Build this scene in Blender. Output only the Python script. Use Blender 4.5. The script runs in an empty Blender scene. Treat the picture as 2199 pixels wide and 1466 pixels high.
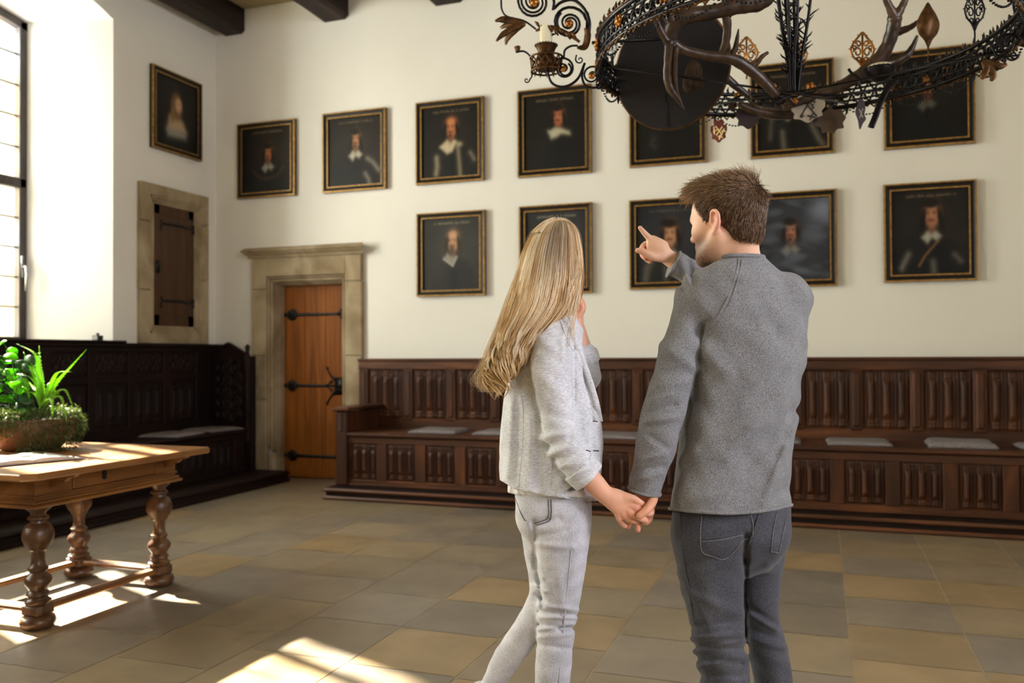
import bpy, bmesh, math, random
import numpy as np
from mathutils import Vector, Matrix

# ------------------------------------------------------------------ camera, sky, sun, exposure
IW, IH, CX, CY = 2199, 1466, 1099.5, 733.0
FPX, YAW, PIT, ROL, CAMH = 1869.8, 0.3420176, 0.0144574, -0.0048287, 1.31
DB, XL = 7.837, -6.211            # back wall plane (y) and left wall plane (x)
XR, YN, ZC = 3.6, -3.6, 5.04      # right wall, near wall, ceiling
scene = bpy.context.scene
COL = scene.collection


def ray(u, v):
    x3, z3 = (u-CX)/FPX, -(v-CY)/FPX
    cr, sr, cp, sp, c, s = math.cos(ROL), math.sin(ROL), math.cos(PIT), math.sin(PIT), math.cos(YAW), math.sin(YAW)
    x = cr*x3-sr*z3
    z2 = sr*x3+cr*z3
    y = cp-sp*z2
    z = sp+cp*z2
    return np.array([c*x-s*y, s*x+c*y, z])


ORG = np.array([0, 0, CAMH])
AXF = ray(CX, CY)
AXR = ray(CX+FPX, CY)-AXF
AXU = ray(CX, CY-FPX)-AXF
BAS = np.stack([AXR, AXF, AXU])      # rows: camera right, forward, up in world coordinates


def at(u, v, ax, val):               # world point of a pixel on the plane axis=val
    r = ray(u, v)
    return ORG + r*(val-ORG[ax])/r[ax]


def atd(u, v, d):                    # world point of a pixel at depth d along the optical axis
    return ORG + ray(u, v)*d


def P(u, v, d):                      # same, in camera-aligned axes (right, forward, up)
    return np.array([(u-CX)*d/FPX, d, -(v-CY)*d/FPX])


def to_world(V):
    return V @ BAS + ORG


def to_local(V):
    return (np.asarray(V, float)-ORG) @ BAS.T


cam = bpy.data.cameras.new('camera')
cam.sensor_width = 36
cam.lens = FPX/IW*36
cam.clip_start = 0.05
camo = bpy.data.objects.new('camera', cam)
COL.objects.link(camo)
M = Matrix.Identity(4)
for i in range(3):
    M[i][0], M[i][1], M[i][2], M[i][3] = AXR[i], AXU[i], -AXF[i], ORG[i]
camo.matrix_world = M
cam.dof.use_dof = True
cam.dof.focus_distance = 2.5
cam.dof.aperture_fstop = 3.2
scene.camera = camo
scene.view_settings.view_transform = 'Standard'
scene.view_settings.look = 'None'
scene.view_settings.exposure = 0.06
scene.view_settings.gamma = 1.0
scene.view_settings.use_curve_mapping = False
try:
    scene.cycles.max_bounces = 7
    scene.cycles.diffuse_bounces = 5
    scene.cycles.transparent_max_bounces = 10
    scene.cycles.caustics_reflective = False
    scene.cycles.caustics_refractive = False
    scene.cycles.sample_clamp_indirect = 4.0
except Exception:
    pass

world = bpy.data.worlds.new('sky')
scene.world = world
world.use_nodes = True
bg = world.node_tree.nodes['Background']
bg.inputs[0].default_value = (1.0, 0.96, 0.86, 1)
bg.inputs[1].default_value = 3.0


def lamp(name, kind, loc, direction, energy, color, **kw):
    l = bpy.data.lights.new(name, kind)
    l.energy = energy
    l.color = color
    for k, v in kw.items():
        setattr(l, k, v)
    o = bpy.data.objects.new(name, l)
    COL.objects.link(o)
    o.location = loc
    o.rotation_euler = Vector(direction).to_track_quat('-Z', 'Y').to_euler()
    return o


lamp('sun', 'SUN', (-9, 8, 6), (1.35, -0.55, -1.0), 95.0, (1.0, 0.95, 0.86), angle=0.020)
# daylight entering each window opening (just outside the glass)
WZ0, WZ1 = 1.47, 4.20
LWIN = [(4.32, 5.98), (1.35, 2.95), (-1.75, -0.15)]     # left wall openings (y ranges at the glass)
RWIN = [(0.4, 1.8), (-2.6, -1.2)]                        # right wall openings
for (a, b), e in zip(LWIN, (460, 430, 280)):
    lamp('window_daylight', 'AREA', (XL-1.05, (a+b)/2, 2.9), (1, 0, -0.12), e, (0.88, 0.945, 1.0), shape='RECTANGLE', size=1.5, size_y=2.9)
for (a, b), e in zip(RWIN, (205, 175)):
    lamp('window_daylight', 'AREA', (XR+0.75, (a+b)/2, 2.9), (-1, 0, -0.12), e, (0.86, 0.86, 1.0), shape='RECTANGLE', size=1.4, size_y=2.6)

# ------------------------------------------------------------------ materials
MATS = {}


def new_mat(name, rough=0.6, spec=0.5, metallic=0.0):
    m = bpy.data.materials.new(name)
    m.use_nodes = True
    nt = m.node_tree
    b = nt.nodes['Principled BSDF']
    b.inputs['Roughness'].default_value = rough
    b.inputs['Specular IOR Level'].default_value = spec
    b.inputs['Metallic'].default_value = metallic
    MATS[name] = m
    return m, nt, b


def nd(nt, typ, **kw):
    n = nt.nodes.new(typ)
    for k, v in kw.items():
        if k.startswith('in_'):
            key = k[3:].replace('_', ' ')
            n.inputs[int(key) if key.isdigit() else key].default_value = v
        else:
            setattr(n, k, v)
    return n


def ramp(nt, fac, stops):
    r = nt.nodes.new('ShaderNodeValToRGB')
    e = r.color_ramp.elements
    e[0].position, e[0].color = stops[0][0], (*stops[0][1], 1)
    e[1].position, e[1].color = stops[-1][0], (*stops[-1][1], 1)
    for s, c in stops[1:-1]:
        x = e.new(s)
        x.color = (*c, 1)
    nt.links.new(fac, r.inputs[0])
    return r.outputs[0]


def mapped(nt, scale, rot=(0, 0, 0)):
    tc = nd(nt, 'ShaderNodeTexCoord')
    mp = nd(nt, 'ShaderNodeMapping')
    mp.inputs['Scale'].default_value = scale
    mp.inputs['Rotation'].default_value = rot
    nt.links.new(tc.outputs['Object'], mp.inputs[0])
    return mp.outputs[0]


def noise_mat(name, stops, scale=(4, 4, 4), detail=6, rough=0.6, spec=0.4, bump=0.0, bdist=0.01, metallic=0.0, dist=0.0, nscale=1.0, vcol=False, sheen=0.0):
    m, nt, b = new_mat(name, rough, spec, metallic)
    vec = mapped(nt, scale)
    n = nd(nt, 'ShaderNodeTexNoise')
    n.inputs['Scale'].default_value = nscale
    n.inputs['Detail'].default_value = detail
    n.inputs['Distortion'].default_value = dist
    nt.links.new(vec, n.inputs[0])
    c = ramp(nt, n.outputs[0], stops)
    if vcol:
        at_ = nd(nt, 'ShaderNodeVertexColor', layer_name='Col')
        mx = nd(nt, 'ShaderNodeMix', data_type='RGBA', blend_type='MULTIPLY')
        mx.inputs[0].default_value = 1.0
        nt.links.new(c, mx.inputs[6])
        nt.links.new(at_.outputs[0], mx.inputs[7])
        c = mx.outputs[2]
    nt.links.new(c, b.inputs['Base Color'])
    if sheen:
        b.inputs['Sheen Weight'].default_value = sheen
    if bump:
        bp = nd(nt, 'ShaderNodeBump')
        bp.inputs['Strength'].default_value = bump
        bp.inputs['Distance'].default_value = bdist
        nt.links.new(n.outputs[0], bp.inputs['Height'])
        nt.links.new(bp.outputs[0], b.inputs['Normal'])
    return m


def rgb(r, g, b):                    # sRGB 0-255 -> linear
    f = lambda c: c/12.92 if c <= 0.04045 else ((c+0.055)/1.055)**2.4
    return (f(r/255), f(g/255), f(b/255))


noise_mat('plaster', [(0.25, rgb(234, 232, 225)), (0.75, rgb(240, 239, 233))], (1.2, 1.2, 1.2), 3, 0.9, 0.15, 0.15, 0.004)
noise_mat('ceiling_plaster', [(0.25, rgb(150, 136, 104)), (0.75, rgb(172, 157, 122))], (1, 1, 1), 3, 0.9, 0.1)
noise_mat('beam_wood', [(0.3, rgb(24, 15, 11)), (0.7, rgb(48, 32, 24))], (9, 1.0, 9), 5, 0.65, 0.3, 0.4, 0.01)
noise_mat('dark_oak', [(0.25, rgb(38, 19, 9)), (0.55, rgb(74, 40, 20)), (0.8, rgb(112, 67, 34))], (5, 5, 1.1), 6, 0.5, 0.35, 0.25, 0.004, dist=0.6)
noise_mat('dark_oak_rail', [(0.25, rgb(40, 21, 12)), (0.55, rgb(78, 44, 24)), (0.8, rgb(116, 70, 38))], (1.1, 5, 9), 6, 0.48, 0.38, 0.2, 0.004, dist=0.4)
noise_mat('shaded_oak', [(0.3, rgb(14, 7, 5)), (0.75, rgb(36, 18, 13))], (7, 1.5, 2), 5, 0.62, 0.22, 0.25, 0.004)  # oak darkened: backlit shade of the left wall put into the colour
noise_mat('worn_step', [(0.35, rgb(58, 37, 26)), (0.7, rgb(112, 68, 44))], (1.0, 6, 12), 5, 0.4, 0.5, 0.2, 0.004)
noise_mat('door_oak', [(0.2, rgb(100, 52, 14)), (0.5, rgb(140, 80, 26)), (0.8, rgb(160, 100, 38))], (16, 6, 1.0), 5, 0.6, 0.25, 0.15, 0.003, dist=1.0)
noise_mat('small_door_wood', [(0.2, rgb(58, 38, 24)), (0.8, rgb(86, 60, 40))], (10, 10, 1.2), 5, 0.55, 0.3, 0.15, 0.003)
noise_mat('sandstone', [(0.25, rgb(122, 103, 76)), (0.45, rgb(150, 133, 106)), (0.6, rgb(172, 157, 130)), (0.8, rgb(190, 176, 150))], (2.6, 2.6, 2.0), 8, 0.85, 0.2, 0.5, 0.01, dist=0.8)
noise_mat('black_iron', [(0.3, rgb(16, 15, 15)), (0.8, rgb(40, 38, 38))], (30, 30, 30), 4, 0.45, 0.5, 0.4, 0.002, metallic=0.4)
noise_mat('wrought_iron', [(0.3, rgb(14, 13, 16)), (0.8, rgb(36, 33, 38))], (25, 25, 25), 4, 0.34, 0.6, 0.3, 0.002, metallic=0.7)
noise_mat('gilt', [(0.3, rgb(104, 62, 24)), (0.7, rgb(180, 120, 54))], (40, 40, 40), 4, 0.35, 0.6, 0.4, 0.002, metallic=0.85)
noise_mat('dull_gilt', [(0.3, rgb(56, 38, 20)), (0.7, rgb(108, 74, 40))], (40, 40, 40), 4, 0.45, 0.5, 0.4, 0.002, metallic=0.7)
noise_mat('frame_black', [(0.3, rgb(14, 10, 8)), (0.8, rgb(26, 19, 14))], (20, 20, 20), 3, 0.45, 0.25)
noise_mat('frame_gold', [(0.3, rgb(124, 90, 38)), (0.8, rgb(190, 148, 76))], (30, 30, 30), 4, 0.4, 0.5, metallic=0.35)
noise_mat('antler', [(0.3, rgb(28, 19, 13)), (0.55, rgb(58, 40, 28)), (0.8, rgb(92, 68, 48))], (22, 22, 5), 6, 0.34, 0.5, 0.5, 0.004, dist=0.5)
noise_mat('dark_fur', [(0.3, rgb(34, 24, 16)), (0.8, rgb(74, 56, 38))], (60, 60, 14), 5, 0.8, 0.2, 0.8, 0.006)
noise_mat('brown_board', [(0.3, rgb(16, 14, 17)), (0.8, rgb(28, 25, 29))], (8, 8, 8), 4, 0.6, 0.3)
noise_mat('candle_wax', [(0.3, rgb(228, 222, 190)), (0.8, rgb(240, 235, 208))], (9, 9, 9), 2, 0.5, 0.4)
noise_mat('window_bronze', [(0.3, rgb(46, 38, 38)), (0.8, rgb(66, 56, 54))], (12, 12, 12), 3, 0.45, 0.5)
noise_mat('terracotta', [(0.3, rgb(78, 54, 40)), (0.8, rgb(116, 82, 60))], (6, 6, 6), 4, 0.6, 0.3, 0.2, 0.003)
noise_mat('soil', [(0.3, rgb(20, 15, 10)), (0.8, rgb(50, 38, 26))], (30, 30, 30), 4, 0.9, 0.2, 0.6, 0.01)
noise_mat('cushion_cloth', [(0.3, rgb(112, 106, 108)), (0.8, rgb(140, 133, 135))], (60, 60, 60), 3, 0.9, 0.1, 0.3, 0.002)
noise_mat('page_paper', [(0.3, rgb(186, 184, 178)), (0.8, rgb(212, 210, 204))], (5, 5, 5), 3, 0.8, 0.2)
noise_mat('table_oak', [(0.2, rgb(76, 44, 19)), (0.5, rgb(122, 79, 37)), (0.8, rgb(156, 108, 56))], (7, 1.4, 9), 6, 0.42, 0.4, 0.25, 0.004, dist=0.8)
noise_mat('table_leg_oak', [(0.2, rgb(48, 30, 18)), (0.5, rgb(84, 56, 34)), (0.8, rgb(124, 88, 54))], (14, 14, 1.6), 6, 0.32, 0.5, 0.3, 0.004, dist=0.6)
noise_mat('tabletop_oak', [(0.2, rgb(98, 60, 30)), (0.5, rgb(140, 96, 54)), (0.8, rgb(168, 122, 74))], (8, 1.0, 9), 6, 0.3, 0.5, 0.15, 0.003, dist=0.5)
noise_mat('black_plastic', [(0.3, rgb(26, 24, 24)), (0.8, rgb(40, 38, 38))], (9, 9, 9), 2, 0.4, 0.5)
noise_mat('steel', [(0.3, rgb(150, 150, 150)), (0.8, rgb(190, 190, 190))], (9, 9, 9), 2, 0.25, 0.5, metallic=0.9)
noise_mat('gold', [(0.3, rgb(226, 178, 80)), (0.8, rgb(240, 196, 100))], (9, 9, 9), 2, 0.2, 0.5, metallic=1.0)


def leaf_mat(name, c1, c2, trans):
    m, nt, b = new_mat(name, 0.45, 0.4)
    n = nd(nt, 'ShaderNodeTexNoise')
    nt.links.new(mapped(nt, (25, 25, 25)), n.inputs[0])
    c = ramp(nt, n.outputs[0], [(0.3, c1), (0.7, c2)])
    nt.links.new(c, b.inputs['Base Color'])
    t = nd(nt, 'ShaderNodeBsdfTranslucent')
    nt.links.new(c, t.inputs[0])
    mx = nd(nt, 'ShaderNodeMixShader')
    mx.inputs[0].default_value = trans
    nt.links.new(b.outputs[0], mx.inputs[1])
    nt.links.new(t.outputs[0], mx.inputs[2])
    nt.links.new(mx.outputs[0], nt.nodes['Material Output'].inputs[0])


leaf_mat('aloe_leaf', rgb(120, 178, 44), rgb(166, 212, 66), 0.5)
leaf_mat('round_leaf', rgb(84, 180, 36), rgb(150, 214, 50), 0.55)
leaf_mat('dark_leaf', rgb(30, 66, 34), rgb(56, 96, 48), 0.25)
leaf_mat('moss_leaf', rgb(44, 62, 26), rgb(86, 104, 48), 0.3)


def pane_mat():
    m, nt, b = new_mat('pane_glass', 0.1, 0.5)
    nt.nodes.remove(b)
    tr = nd(nt, 'ShaderNodeBsdfTransparent')
    n = nd(nt, 'ShaderNodeTexNoise')
    n.inputs['Scale'].default_value = 2.3
    nt.links.new(mapped(nt, (1, 1, 1)), n.inputs[0])
    c = ramp(nt, n.outputs[0], [(0.4, (0.98, 0.98, 0.96)), (0.6, (0.93, 0.87, 0.72))])
    nt.links.new(c, tr.inputs[0])
    gl = nd(nt, 'ShaderNodeBsdfGlossy')
    gl.inputs['Roughness'].default_value = 0.05
    mx = nd(nt, 'ShaderNodeMixShader')
    mx.inputs[0].default_value = 0.05
    nt.links.new(tr.outputs[0], mx.inputs[1])
    nt.links.new(gl.outputs[0], mx.inputs[2])
    nt.links.new(mx.outputs[0], nt.nodes['Material Output'].inputs[0])


pane_mat()


def floor_mat():
    m, nt, b = new_mat('floor_flagstone', 0.42, 0.5)
    tc = nd(nt, 'ShaderNodeTexCoord')
    at_ = nd(nt, 'ShaderNodeVertexColor', layer_name='Col')
    n = nd(nt, 'ShaderNodeTexNoise')
    n.inputs['Scale'].default_value = 3.0
    n.inputs['Detail'].default_value = 8
    n.inputs['Distortion'].default_value = 0.6
    nt.links.new(tc.outputs['Object'], n.inputs[0])
    c = ramp(nt, n.outputs[0], [(0.3, (1.04, 1.03, 1.03)), (0.7, (1.36, 1.34, 1.30))])
    mx = nd(nt, 'ShaderNodeMix', data_type='RGBA', blend_type='MULTIPLY')
    mx.inputs[0].default_value = 1.0
    nt.links.new(at_.outputs[0], mx.inputs[6])
    nt.links.new(c, mx.inputs[7])
    nt.links.new(mx.outputs[2], b.inputs['Base Color'])
    n2 = nd(nt, 'ShaderNodeTexNoise')
    n2.inputs['Scale'].default_value = 9.0
    n2.inputs['Detail'].default_value = 5
    nt.links.new(tc.outputs['Object'], n2.inputs[0])
    r = ramp(nt, n2.outputs[0], [(0.3, (0.30,)*3), (0.7, (0.37,)*3)])
    nt.links.new(r, b.inputs['Roughness'])
    bp = nd(nt, 'ShaderNodeBump')
    bp.inputs['Strength'].default_value = 0.12
    bp.inputs['Distance'].default_value = 0.003
    nt.links.new(n2.outputs[0], bp.inputs['Height'])
    nt.links.new(bp.outputs[0], b.inputs['Normal'])


floor_mat()


def canvas_mat():
    m, nt, b = new_mat('oil_canvas', 0.5, 0.22)
    at_ = nd(nt, 'ShaderNodeVertexColor', layer_name='Col')
    nt.links.new(at_.outputs[0], b.inputs['Base Color'])
    n = nd(nt, 'ShaderNodeTexNoise')
    n.inputs['Scale'].default_value = 14
    n.inputs['Detail'].default_value = 4
    tc = nd(nt, 'ShaderNodeTexCoord')
    nt.links.new(tc.outputs['Object'], n.inputs[0])
    bp = nd(nt, 'ShaderNodeBump')
    bp.inputs['Strength'].default_value = 0.12
    bp.inputs['Distance'].default_value = 0.003
    nt.links.new(n.outputs[0], bp.inputs['Height'])
    nt.links.new(bp.outputs[0], b.inputs['Normal'])


canvas_mat()


def heather_mat(name, lo, hi, scale, rib, bump=0.35, knit=900):
    """melange knit: fine light and dark fibres over a soft variation"""
    m, nt, b = new_mat(name, 0.95, 0.1)
    b.inputs['Sheen Weight'].default_value = 0.15
    tc = nd(nt, 'ShaderNodeTexCoord')
    mp = nd(nt, 'ShaderNodeMapping')
    mp.inputs['Scale'].default_value = rib
    nt.links.new(tc.outputs['Object'], mp.inputs[0])
    n = nd(nt, 'ShaderNodeTexNoise')
    n.inputs['Scale'].default_value = scale
    n.inputs['Detail'].default_value = 3
    n.inputs['Roughness'].default_value = 0.7
    nt.links.new(mp.outputs[0], n.inputs[0])
    n2 = nd(nt, 'ShaderNodeTexNoise')
    n2.inputs['Scale'].default_value = 14
    n2.inputs['Detail'].default_value = 3
    nt.links.new(tc.outputs['Object'], n2.inputs[0])
    c = ramp(nt, n.outputs[0], [(0.36, lo), (0.64, hi)])
    c2 = ramp(nt, n2.outputs[0], [(0.3, (0.9, 0.9, 0.9)), (0.7, (1.08, 1.08, 1.08))])
    at_ = nd(nt, 'ShaderNodeVertexColor', layer_name='Col')
    mx = nd(nt, 'ShaderNodeMix', data_type='RGBA', blend_type='MULTIPLY')
    mx.inputs[0].default_value = 1.0
    nt.links.new(c, mx.inputs[6])
    nt.links.new(c2, mx.inputs[7])
    mx2 = nd(nt, 'ShaderNodeMix', data_type='RGBA', blend_type='MULTIPLY')
    mx2.inputs[0].default_value = 1.0
    nt.links.new(mx.outputs[2], mx2.inputs[6])
    nt.links.new(at_.outputs[0], mx2.inputs[7])
    nt.links.new(mx2.outputs[2], b.inputs['Base Color'])
    bp = nd(nt, 'ShaderNodeBump')
    bp.inputs['Strength'].default_value = bump
    bp.inputs['Distance'].default_value = 0.0015
    nt.links.new(n.outputs[0], bp.inputs['Height'])
    nt.links.new(bp.outputs[0], b.inputs['Normal'])
    return m


heather_mat('grey_knit', rgb(66, 67, 70), rgb(160, 161, 164), 560, (1, 1, 1), 0.5)
heather_mat('light_jersey', rgb(180, 182, 188), rgb(220, 222, 228), 260, (0.35, 0.35, 1.6), 0.2)
heather_mat('dark_denim', rgb(56, 57, 63), rgb(82, 83, 90), 380, (1, 1, 0.5), 0.2)
heather_mat('pale_denim', rgb(172, 173, 180), rgb(202, 203, 210), 380, (1, 1, 0.5), 0.2)
heather_mat('white_cotton', rgb(205, 204, 205), rgb(232, 231, 232), 300, (1, 1, 1), 0.1)


def vcol_mat(name, rough, spec, sss=0.0, aniso_bump=False, rim=0.0):
    m, nt, b = new_mat(name, rough, spec)
    at_ = nd(nt, 'ShaderNodeVertexColor', layer_name='Col')
    nt.links.new(at_.outputs[0], b.inputs['Base Color'])
    if sss:
        b.inputs['Subsurface Weight'].default_value = sss
        b.inputs['Subsurface Radius'].default_value = (0.010, 0.004, 0.002)
        b.inputs['Subsurface Scale'].default_value = 0.6
        n = nd(nt, 'ShaderNodeTexNoise')
        n.inputs['Scale'].default_value = 260
        tc = nd(nt, 'ShaderNodeTexCoord')
        nt.links.new(tc.outputs['Object'], n.inputs[0])
        bp = nd(nt, 'ShaderNodeBump')
        bp.inputs['Strength'].default_value = 0.15
        bp.inputs['Distance'].default_value = 0.0008
        nt.links.new(n.outputs[0], bp.inputs['Height'])
        nt.links.new(bp.outputs[0], b.inputs['Normal'])
    return m


vcol_mat('skin', 0.5, 0.35, 0.25)
vcol_mat('blonde_hair', 0.5, 0.2)
vcol_mat('scalp_hair', 0.9, 0.1)
vcol_mat('brown_hair', 0.42, 0.45)
vcol_mat('shoe_leather', 0.5, 0.4)

# ------------------------------------------------------------------ object helpers


def thing(name, label, cat, loc=(0, 0, 0), group=None):
    o = bpy.data.objects.new(name, None)
    COL.objects.link(o)
    o.location = loc
    o.empty_display_size = 0.05
    o['label'] = label
    o['category'] = cat
    if group:
        o['group'] = group
    return o


def tag(o, label, cat, group=None):
    o['label'] = label
    o['category'] = cat
    if group:
        o['group'] = group
    return o


def struct(o):
    o['kind'] = 'structure'
    return o


def put(name, V, F, mat, parent=None, smooth=False, col=None, mi=None, origin=None):
    """one mesh object from world coordinates; parented without inverse, vertices made relative to the parent"""
    V = np.asarray(V, float).reshape(-1, 3)
    off = np.array([0., 0, 0])
    if parent is not None:
        q = parent
        while q is not None:
            off = off+np.array(q.location)
            q = q.parent
    if origin is not None:
        off = np.array(origin, float)
    me = bpy.data.meshes.new(name)
    if isinstance(F, np.ndarray):
        F = F.tolist()
    me.from_pydata((V-off).tolist(), [], F)
    for mname in (mat if isinstance(mat, (list, tuple)) else [mat]):
        me.materials.append(MATS[mname])
    if mi is not None:
        me.polygons.foreach_set('material_index', np.asarray(mi, 'i'))
    if smooth:
        me.polygons.foreach_set('use_smooth', np.ones(len(me.polygons), bool))
    if col is not None:
        ca = me.color_attributes.new('Col', 'FLOAT_COLOR', 'POINT')
        c4 = np.ones((len(V), 4), 'f')
        c4[:, :3] = np.asarray(col)
        ca.data.foreach_set('color', c4.ravel())
    me.update()
    o = bpy.data.objects.new(name, me)
    COL.objects.link(o)
    if parent is not None:
        o.parent = parent
        if origin is not None:
            q = parent
            po = np.array([0., 0, 0])
            while q is not None:
                po = po+np.array(q.location)
                q = q.parent
            o.location = off-po
    else:
        o.location = off
    return o


class MB:
    def __init__(s):
        s.V, s.F, s.mi, s.n = [], [], [], 0
        s.m = 0

    def add(s, V, F):
        V = np.asarray(V, float)
        s.V.append(V)
        for f in F:
            s.F.append([int(i)+s.n for i in f])
            s.mi.append(s.m)
        s.n += len(V)
        return s

    def box(s, a, b, bevel=0.0):
        x0, y0, z0 = np.minimum(a, b)
        x1, y1, z1 = np.maximum(a, b)
        if bevel <= 0:
            V = [(x, y, z) for z in (z0, z1) for x, y in ((x0, y0), (x1, y0), (x1, y1), (x0, y1))]
            F = [(3, 2, 1, 0), (4, 5, 6, 7), (0, 1, 5, 4), (1, 2, 6, 5), (2, 3, 7, 6), (3, 0, 4, 7)]
            return s.add(V, F)
        c = min(bevel, (x1-x0)/2.1, (y1-y0)/2.1, (z1-z0)/2.1)
        V, idx = [], {}
        for X, sx in ((x0, 1), (x1, -1)):
            for Y, sy in ((y0, 1), (y1, -1)):
                for Z, sz in ((z0, 1), (z1, -1)):
                    for k in range(3):
                        p = [X+sx*c, Y+sy*c, Z+sz*c]
                        p[k] = (X, Y, Z)[k]
                        idx[(sx, sy, sz, k)] = len(V)
                        V.append(p)
        F = []
        for k in range(3):
            o1, o2 = [i for i in range(3) if i != k]
            for sg in (1, -1):
                q = []
                for a1, a2 in ((1, 1), (-1, 1), (-1, -1), (1, -1)):
                    t = [0, 0, 0]
                    t[k], t[o1], t[o2] = sg, a1, a2
                    q.append(idx[(*t, k)])
                F.append(q)
        for k in range(3):
            o1, o2 = [i for i in range(3) if i != k]
            for a1 in (1, -1):
                for a2 in (1, -1):
                    t = [0, 0, 0]
                    t[o1], t[o2] = a1, a2
                    t[k] = 1
                    t2 = list(t)
                    t2[k] = -1
                    F.append([idx[(*t, o1)], idx[(*t2, o1)], idx[(*t2, o2)], idx[(*t, o2)]])
        for sx in (1, -1):
            for sy in (1, -1):
                for sz in (1, -1):
                    F.append([idx[(sx, sy, sz, k)] for k in range(3)])
        return s.add(V, F)

    def lathe(s, prof, c, n=24, axis=2, squash=1.0):
        """prof: list of (r, h) along the axis from point c"""
        c = np.asarray(c, float)
        V = []
        for r, h in prof:
            for k in range(n):
                a = 2*math.pi*k/n
                q = [r*math.cos(a), r*math.sin(a)*squash, h]
                if axis == 0:
                    q = [q[2], q[0], q[1]]
                elif axis == 1:
                    q = [q[0], q[2], q[1]]
                V.append(c+q)
        F = []
        for i in range(len(prof)-1):
            for k in range(n):
                k2 = (k+1) % n
                F.append((i*n+k, i*n+k2, (i+1)*n+k2, (i+1)*n+k))
        F.append(tuple(range(n))[::-1])
        F.append(tuple(range((len(prof)-1)*n, len(prof)*n)))
        return s.add(V, F)

    def tube(s, pts, r, n=8, closed=False, flat=None):
        """flat=(axis vector, factor): squash the section along that vector"""
        P_ = np.asarray(pts, float)
        K = len(P_)
        r = np.full(K, r, float) if np.isscalar(r) else np.asarray(r, float)
        if closed:
            T = np.roll(P_, -1, 0)-np.roll(P_, 1, 0)
        else:
            T = np.gradient(P_, axis=0)
        T /= np.linalg.norm(T, axis=1)[:, None]+1e-12
        up = np.array([0, 0, 1.]) if abs(T[0][2]) < 0.9 else np.array([1., 0, 0])
        A = np.cross(T[0], up)
        A /= np.linalg.norm(A)
        V = []
        for i in range(K):
            A = A-T[i]*(A@T[i])
            A /= np.linalg.norm(A)+1e-12
            B = np.cross(T[i], A)
            for k in range(n):
                a = 2*math.pi*k/n
                w = (A*math.cos(a)+B*math.sin(a))*r[i]
                if flat is not None:
                    ax = np.asarray(flat[0], float)
                    w = w-ax*(w@ax)*(1-flat[1])
                V.append(P_[i]+w)
        F = []
        for i in range(K-1 if not closed else K):
            j = (i+1) % K
            for k in range(n):
                k2 = (k+1) % n
                F.append((i*n+k, i*n+k2, j*n+k2, j*n+k))
        if not closed:
            F.append(tuple(range(n))[::-1])
            F.append(tuple(range((K-1)*n, K*n)))
        return s.add(V, F)

    def ball(s, c, r, n=12, sc=(1, 1, 1)):
        V, F = [], []
        m = n//2
        for i in range(m+1):
            t = math.pi*i/m
            for k in range(n):
                a = 2*math.pi*k/n
                V.append((c[0]+r*sc[0]*math.sin(t)*math.cos(a), c[1]+r*sc[1]*math.sin(t)*math.sin(a), c[2]+r*sc[2]*math.cos(t)))
        for i in range(m):
            for k in range(n):
                k2 = (k+1) % n
                F.append((i*n+k, (i+1)*n+k, (i+1)*n+k2, i*n+k2))
        return s.add(V, F)

    def plate(s, outline, o, ax, ay, th):
        """extruded polygon: outline in 2-D, frame o/ax/ay, thickness th along ax x ay (centred)"""
        o, ax, ay = (np.asarray(q, float) for q in (o, ax, ay))
        nz = np.cross(ax, ay)
        nz /= np.linalg.norm(nz)
        n = len(outline)
        V = [o+ax*a+ay*b+nz*th/2 for a, b in outline]+[o+ax*a+ay*b-nz*th/2 for a, b in outline]
        F = [tuple(range(n)), tuple(range(2*n-1, n-1, -1))]
        for i in range(n):
            j = (i+1) % n
            F.append((i, i+n, j+n, j))
        return s.add(V, F)

    def build(s, name, mat, parent=None, smooth=False, origin=None):
        V = np.concatenate(s.V)
        return put(name, V, s.F, mat, parent, smooth, mi=s.mi if isinstance(mat, (list, tuple)) else None, origin=origin)


def auto_smooth(o, ang=35):
    me = o.data
    me.polygons.foreach_set('use_smooth', np.ones(len(me.polygons), bool))
    try:
        me.set_sharp_from_angle(angle=math.radians(ang))
    except Exception:
        pass
    return o


def catmull(pts, m=6):
    P_ = np.asarray(pts, float)
    if len(P_) < 3:
        t = np.linspace(0, 1, m+1)[:, None]
        return P_[0]*(1-t)+P_[-1]*t
    Q = np.vstack([2*P_[0]-P_[1], P_, 2*P_[-1]-P_[-2]])
    out = []
    for i in range(1, len(Q)-2):
        p0, p1, p2, p3 = Q[i-1:i+3]
        for k in range(m):
            t = k/m
            out.append(0.5*((2*p1)+(-p0+p2)*t+(2*p0-5*p1+4*p2-p3)*t*t+(-p0+3*p1-3*p2+p3)*t**3))
    out.append(P_[-1])
    return np.array(out)


def copy_tree(src, loc, label=None, group=None):
    c = src.copy()
    COL.objects.link(c)
    c.location = loc
    if label:
        c['label'] = label
    if group:
        c['group'] = group
    for ch in list(src.children):
        d = ch.copy()
        COL.objects.link(d)
        d.parent = c
        for g in list(ch.children):
            e = g.copy()
            COL.objects.link(e)
            e.parent = d
    return c
# ------------------------------------------------------------------ room shell
rng = np.random.default_rng(7)


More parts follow.
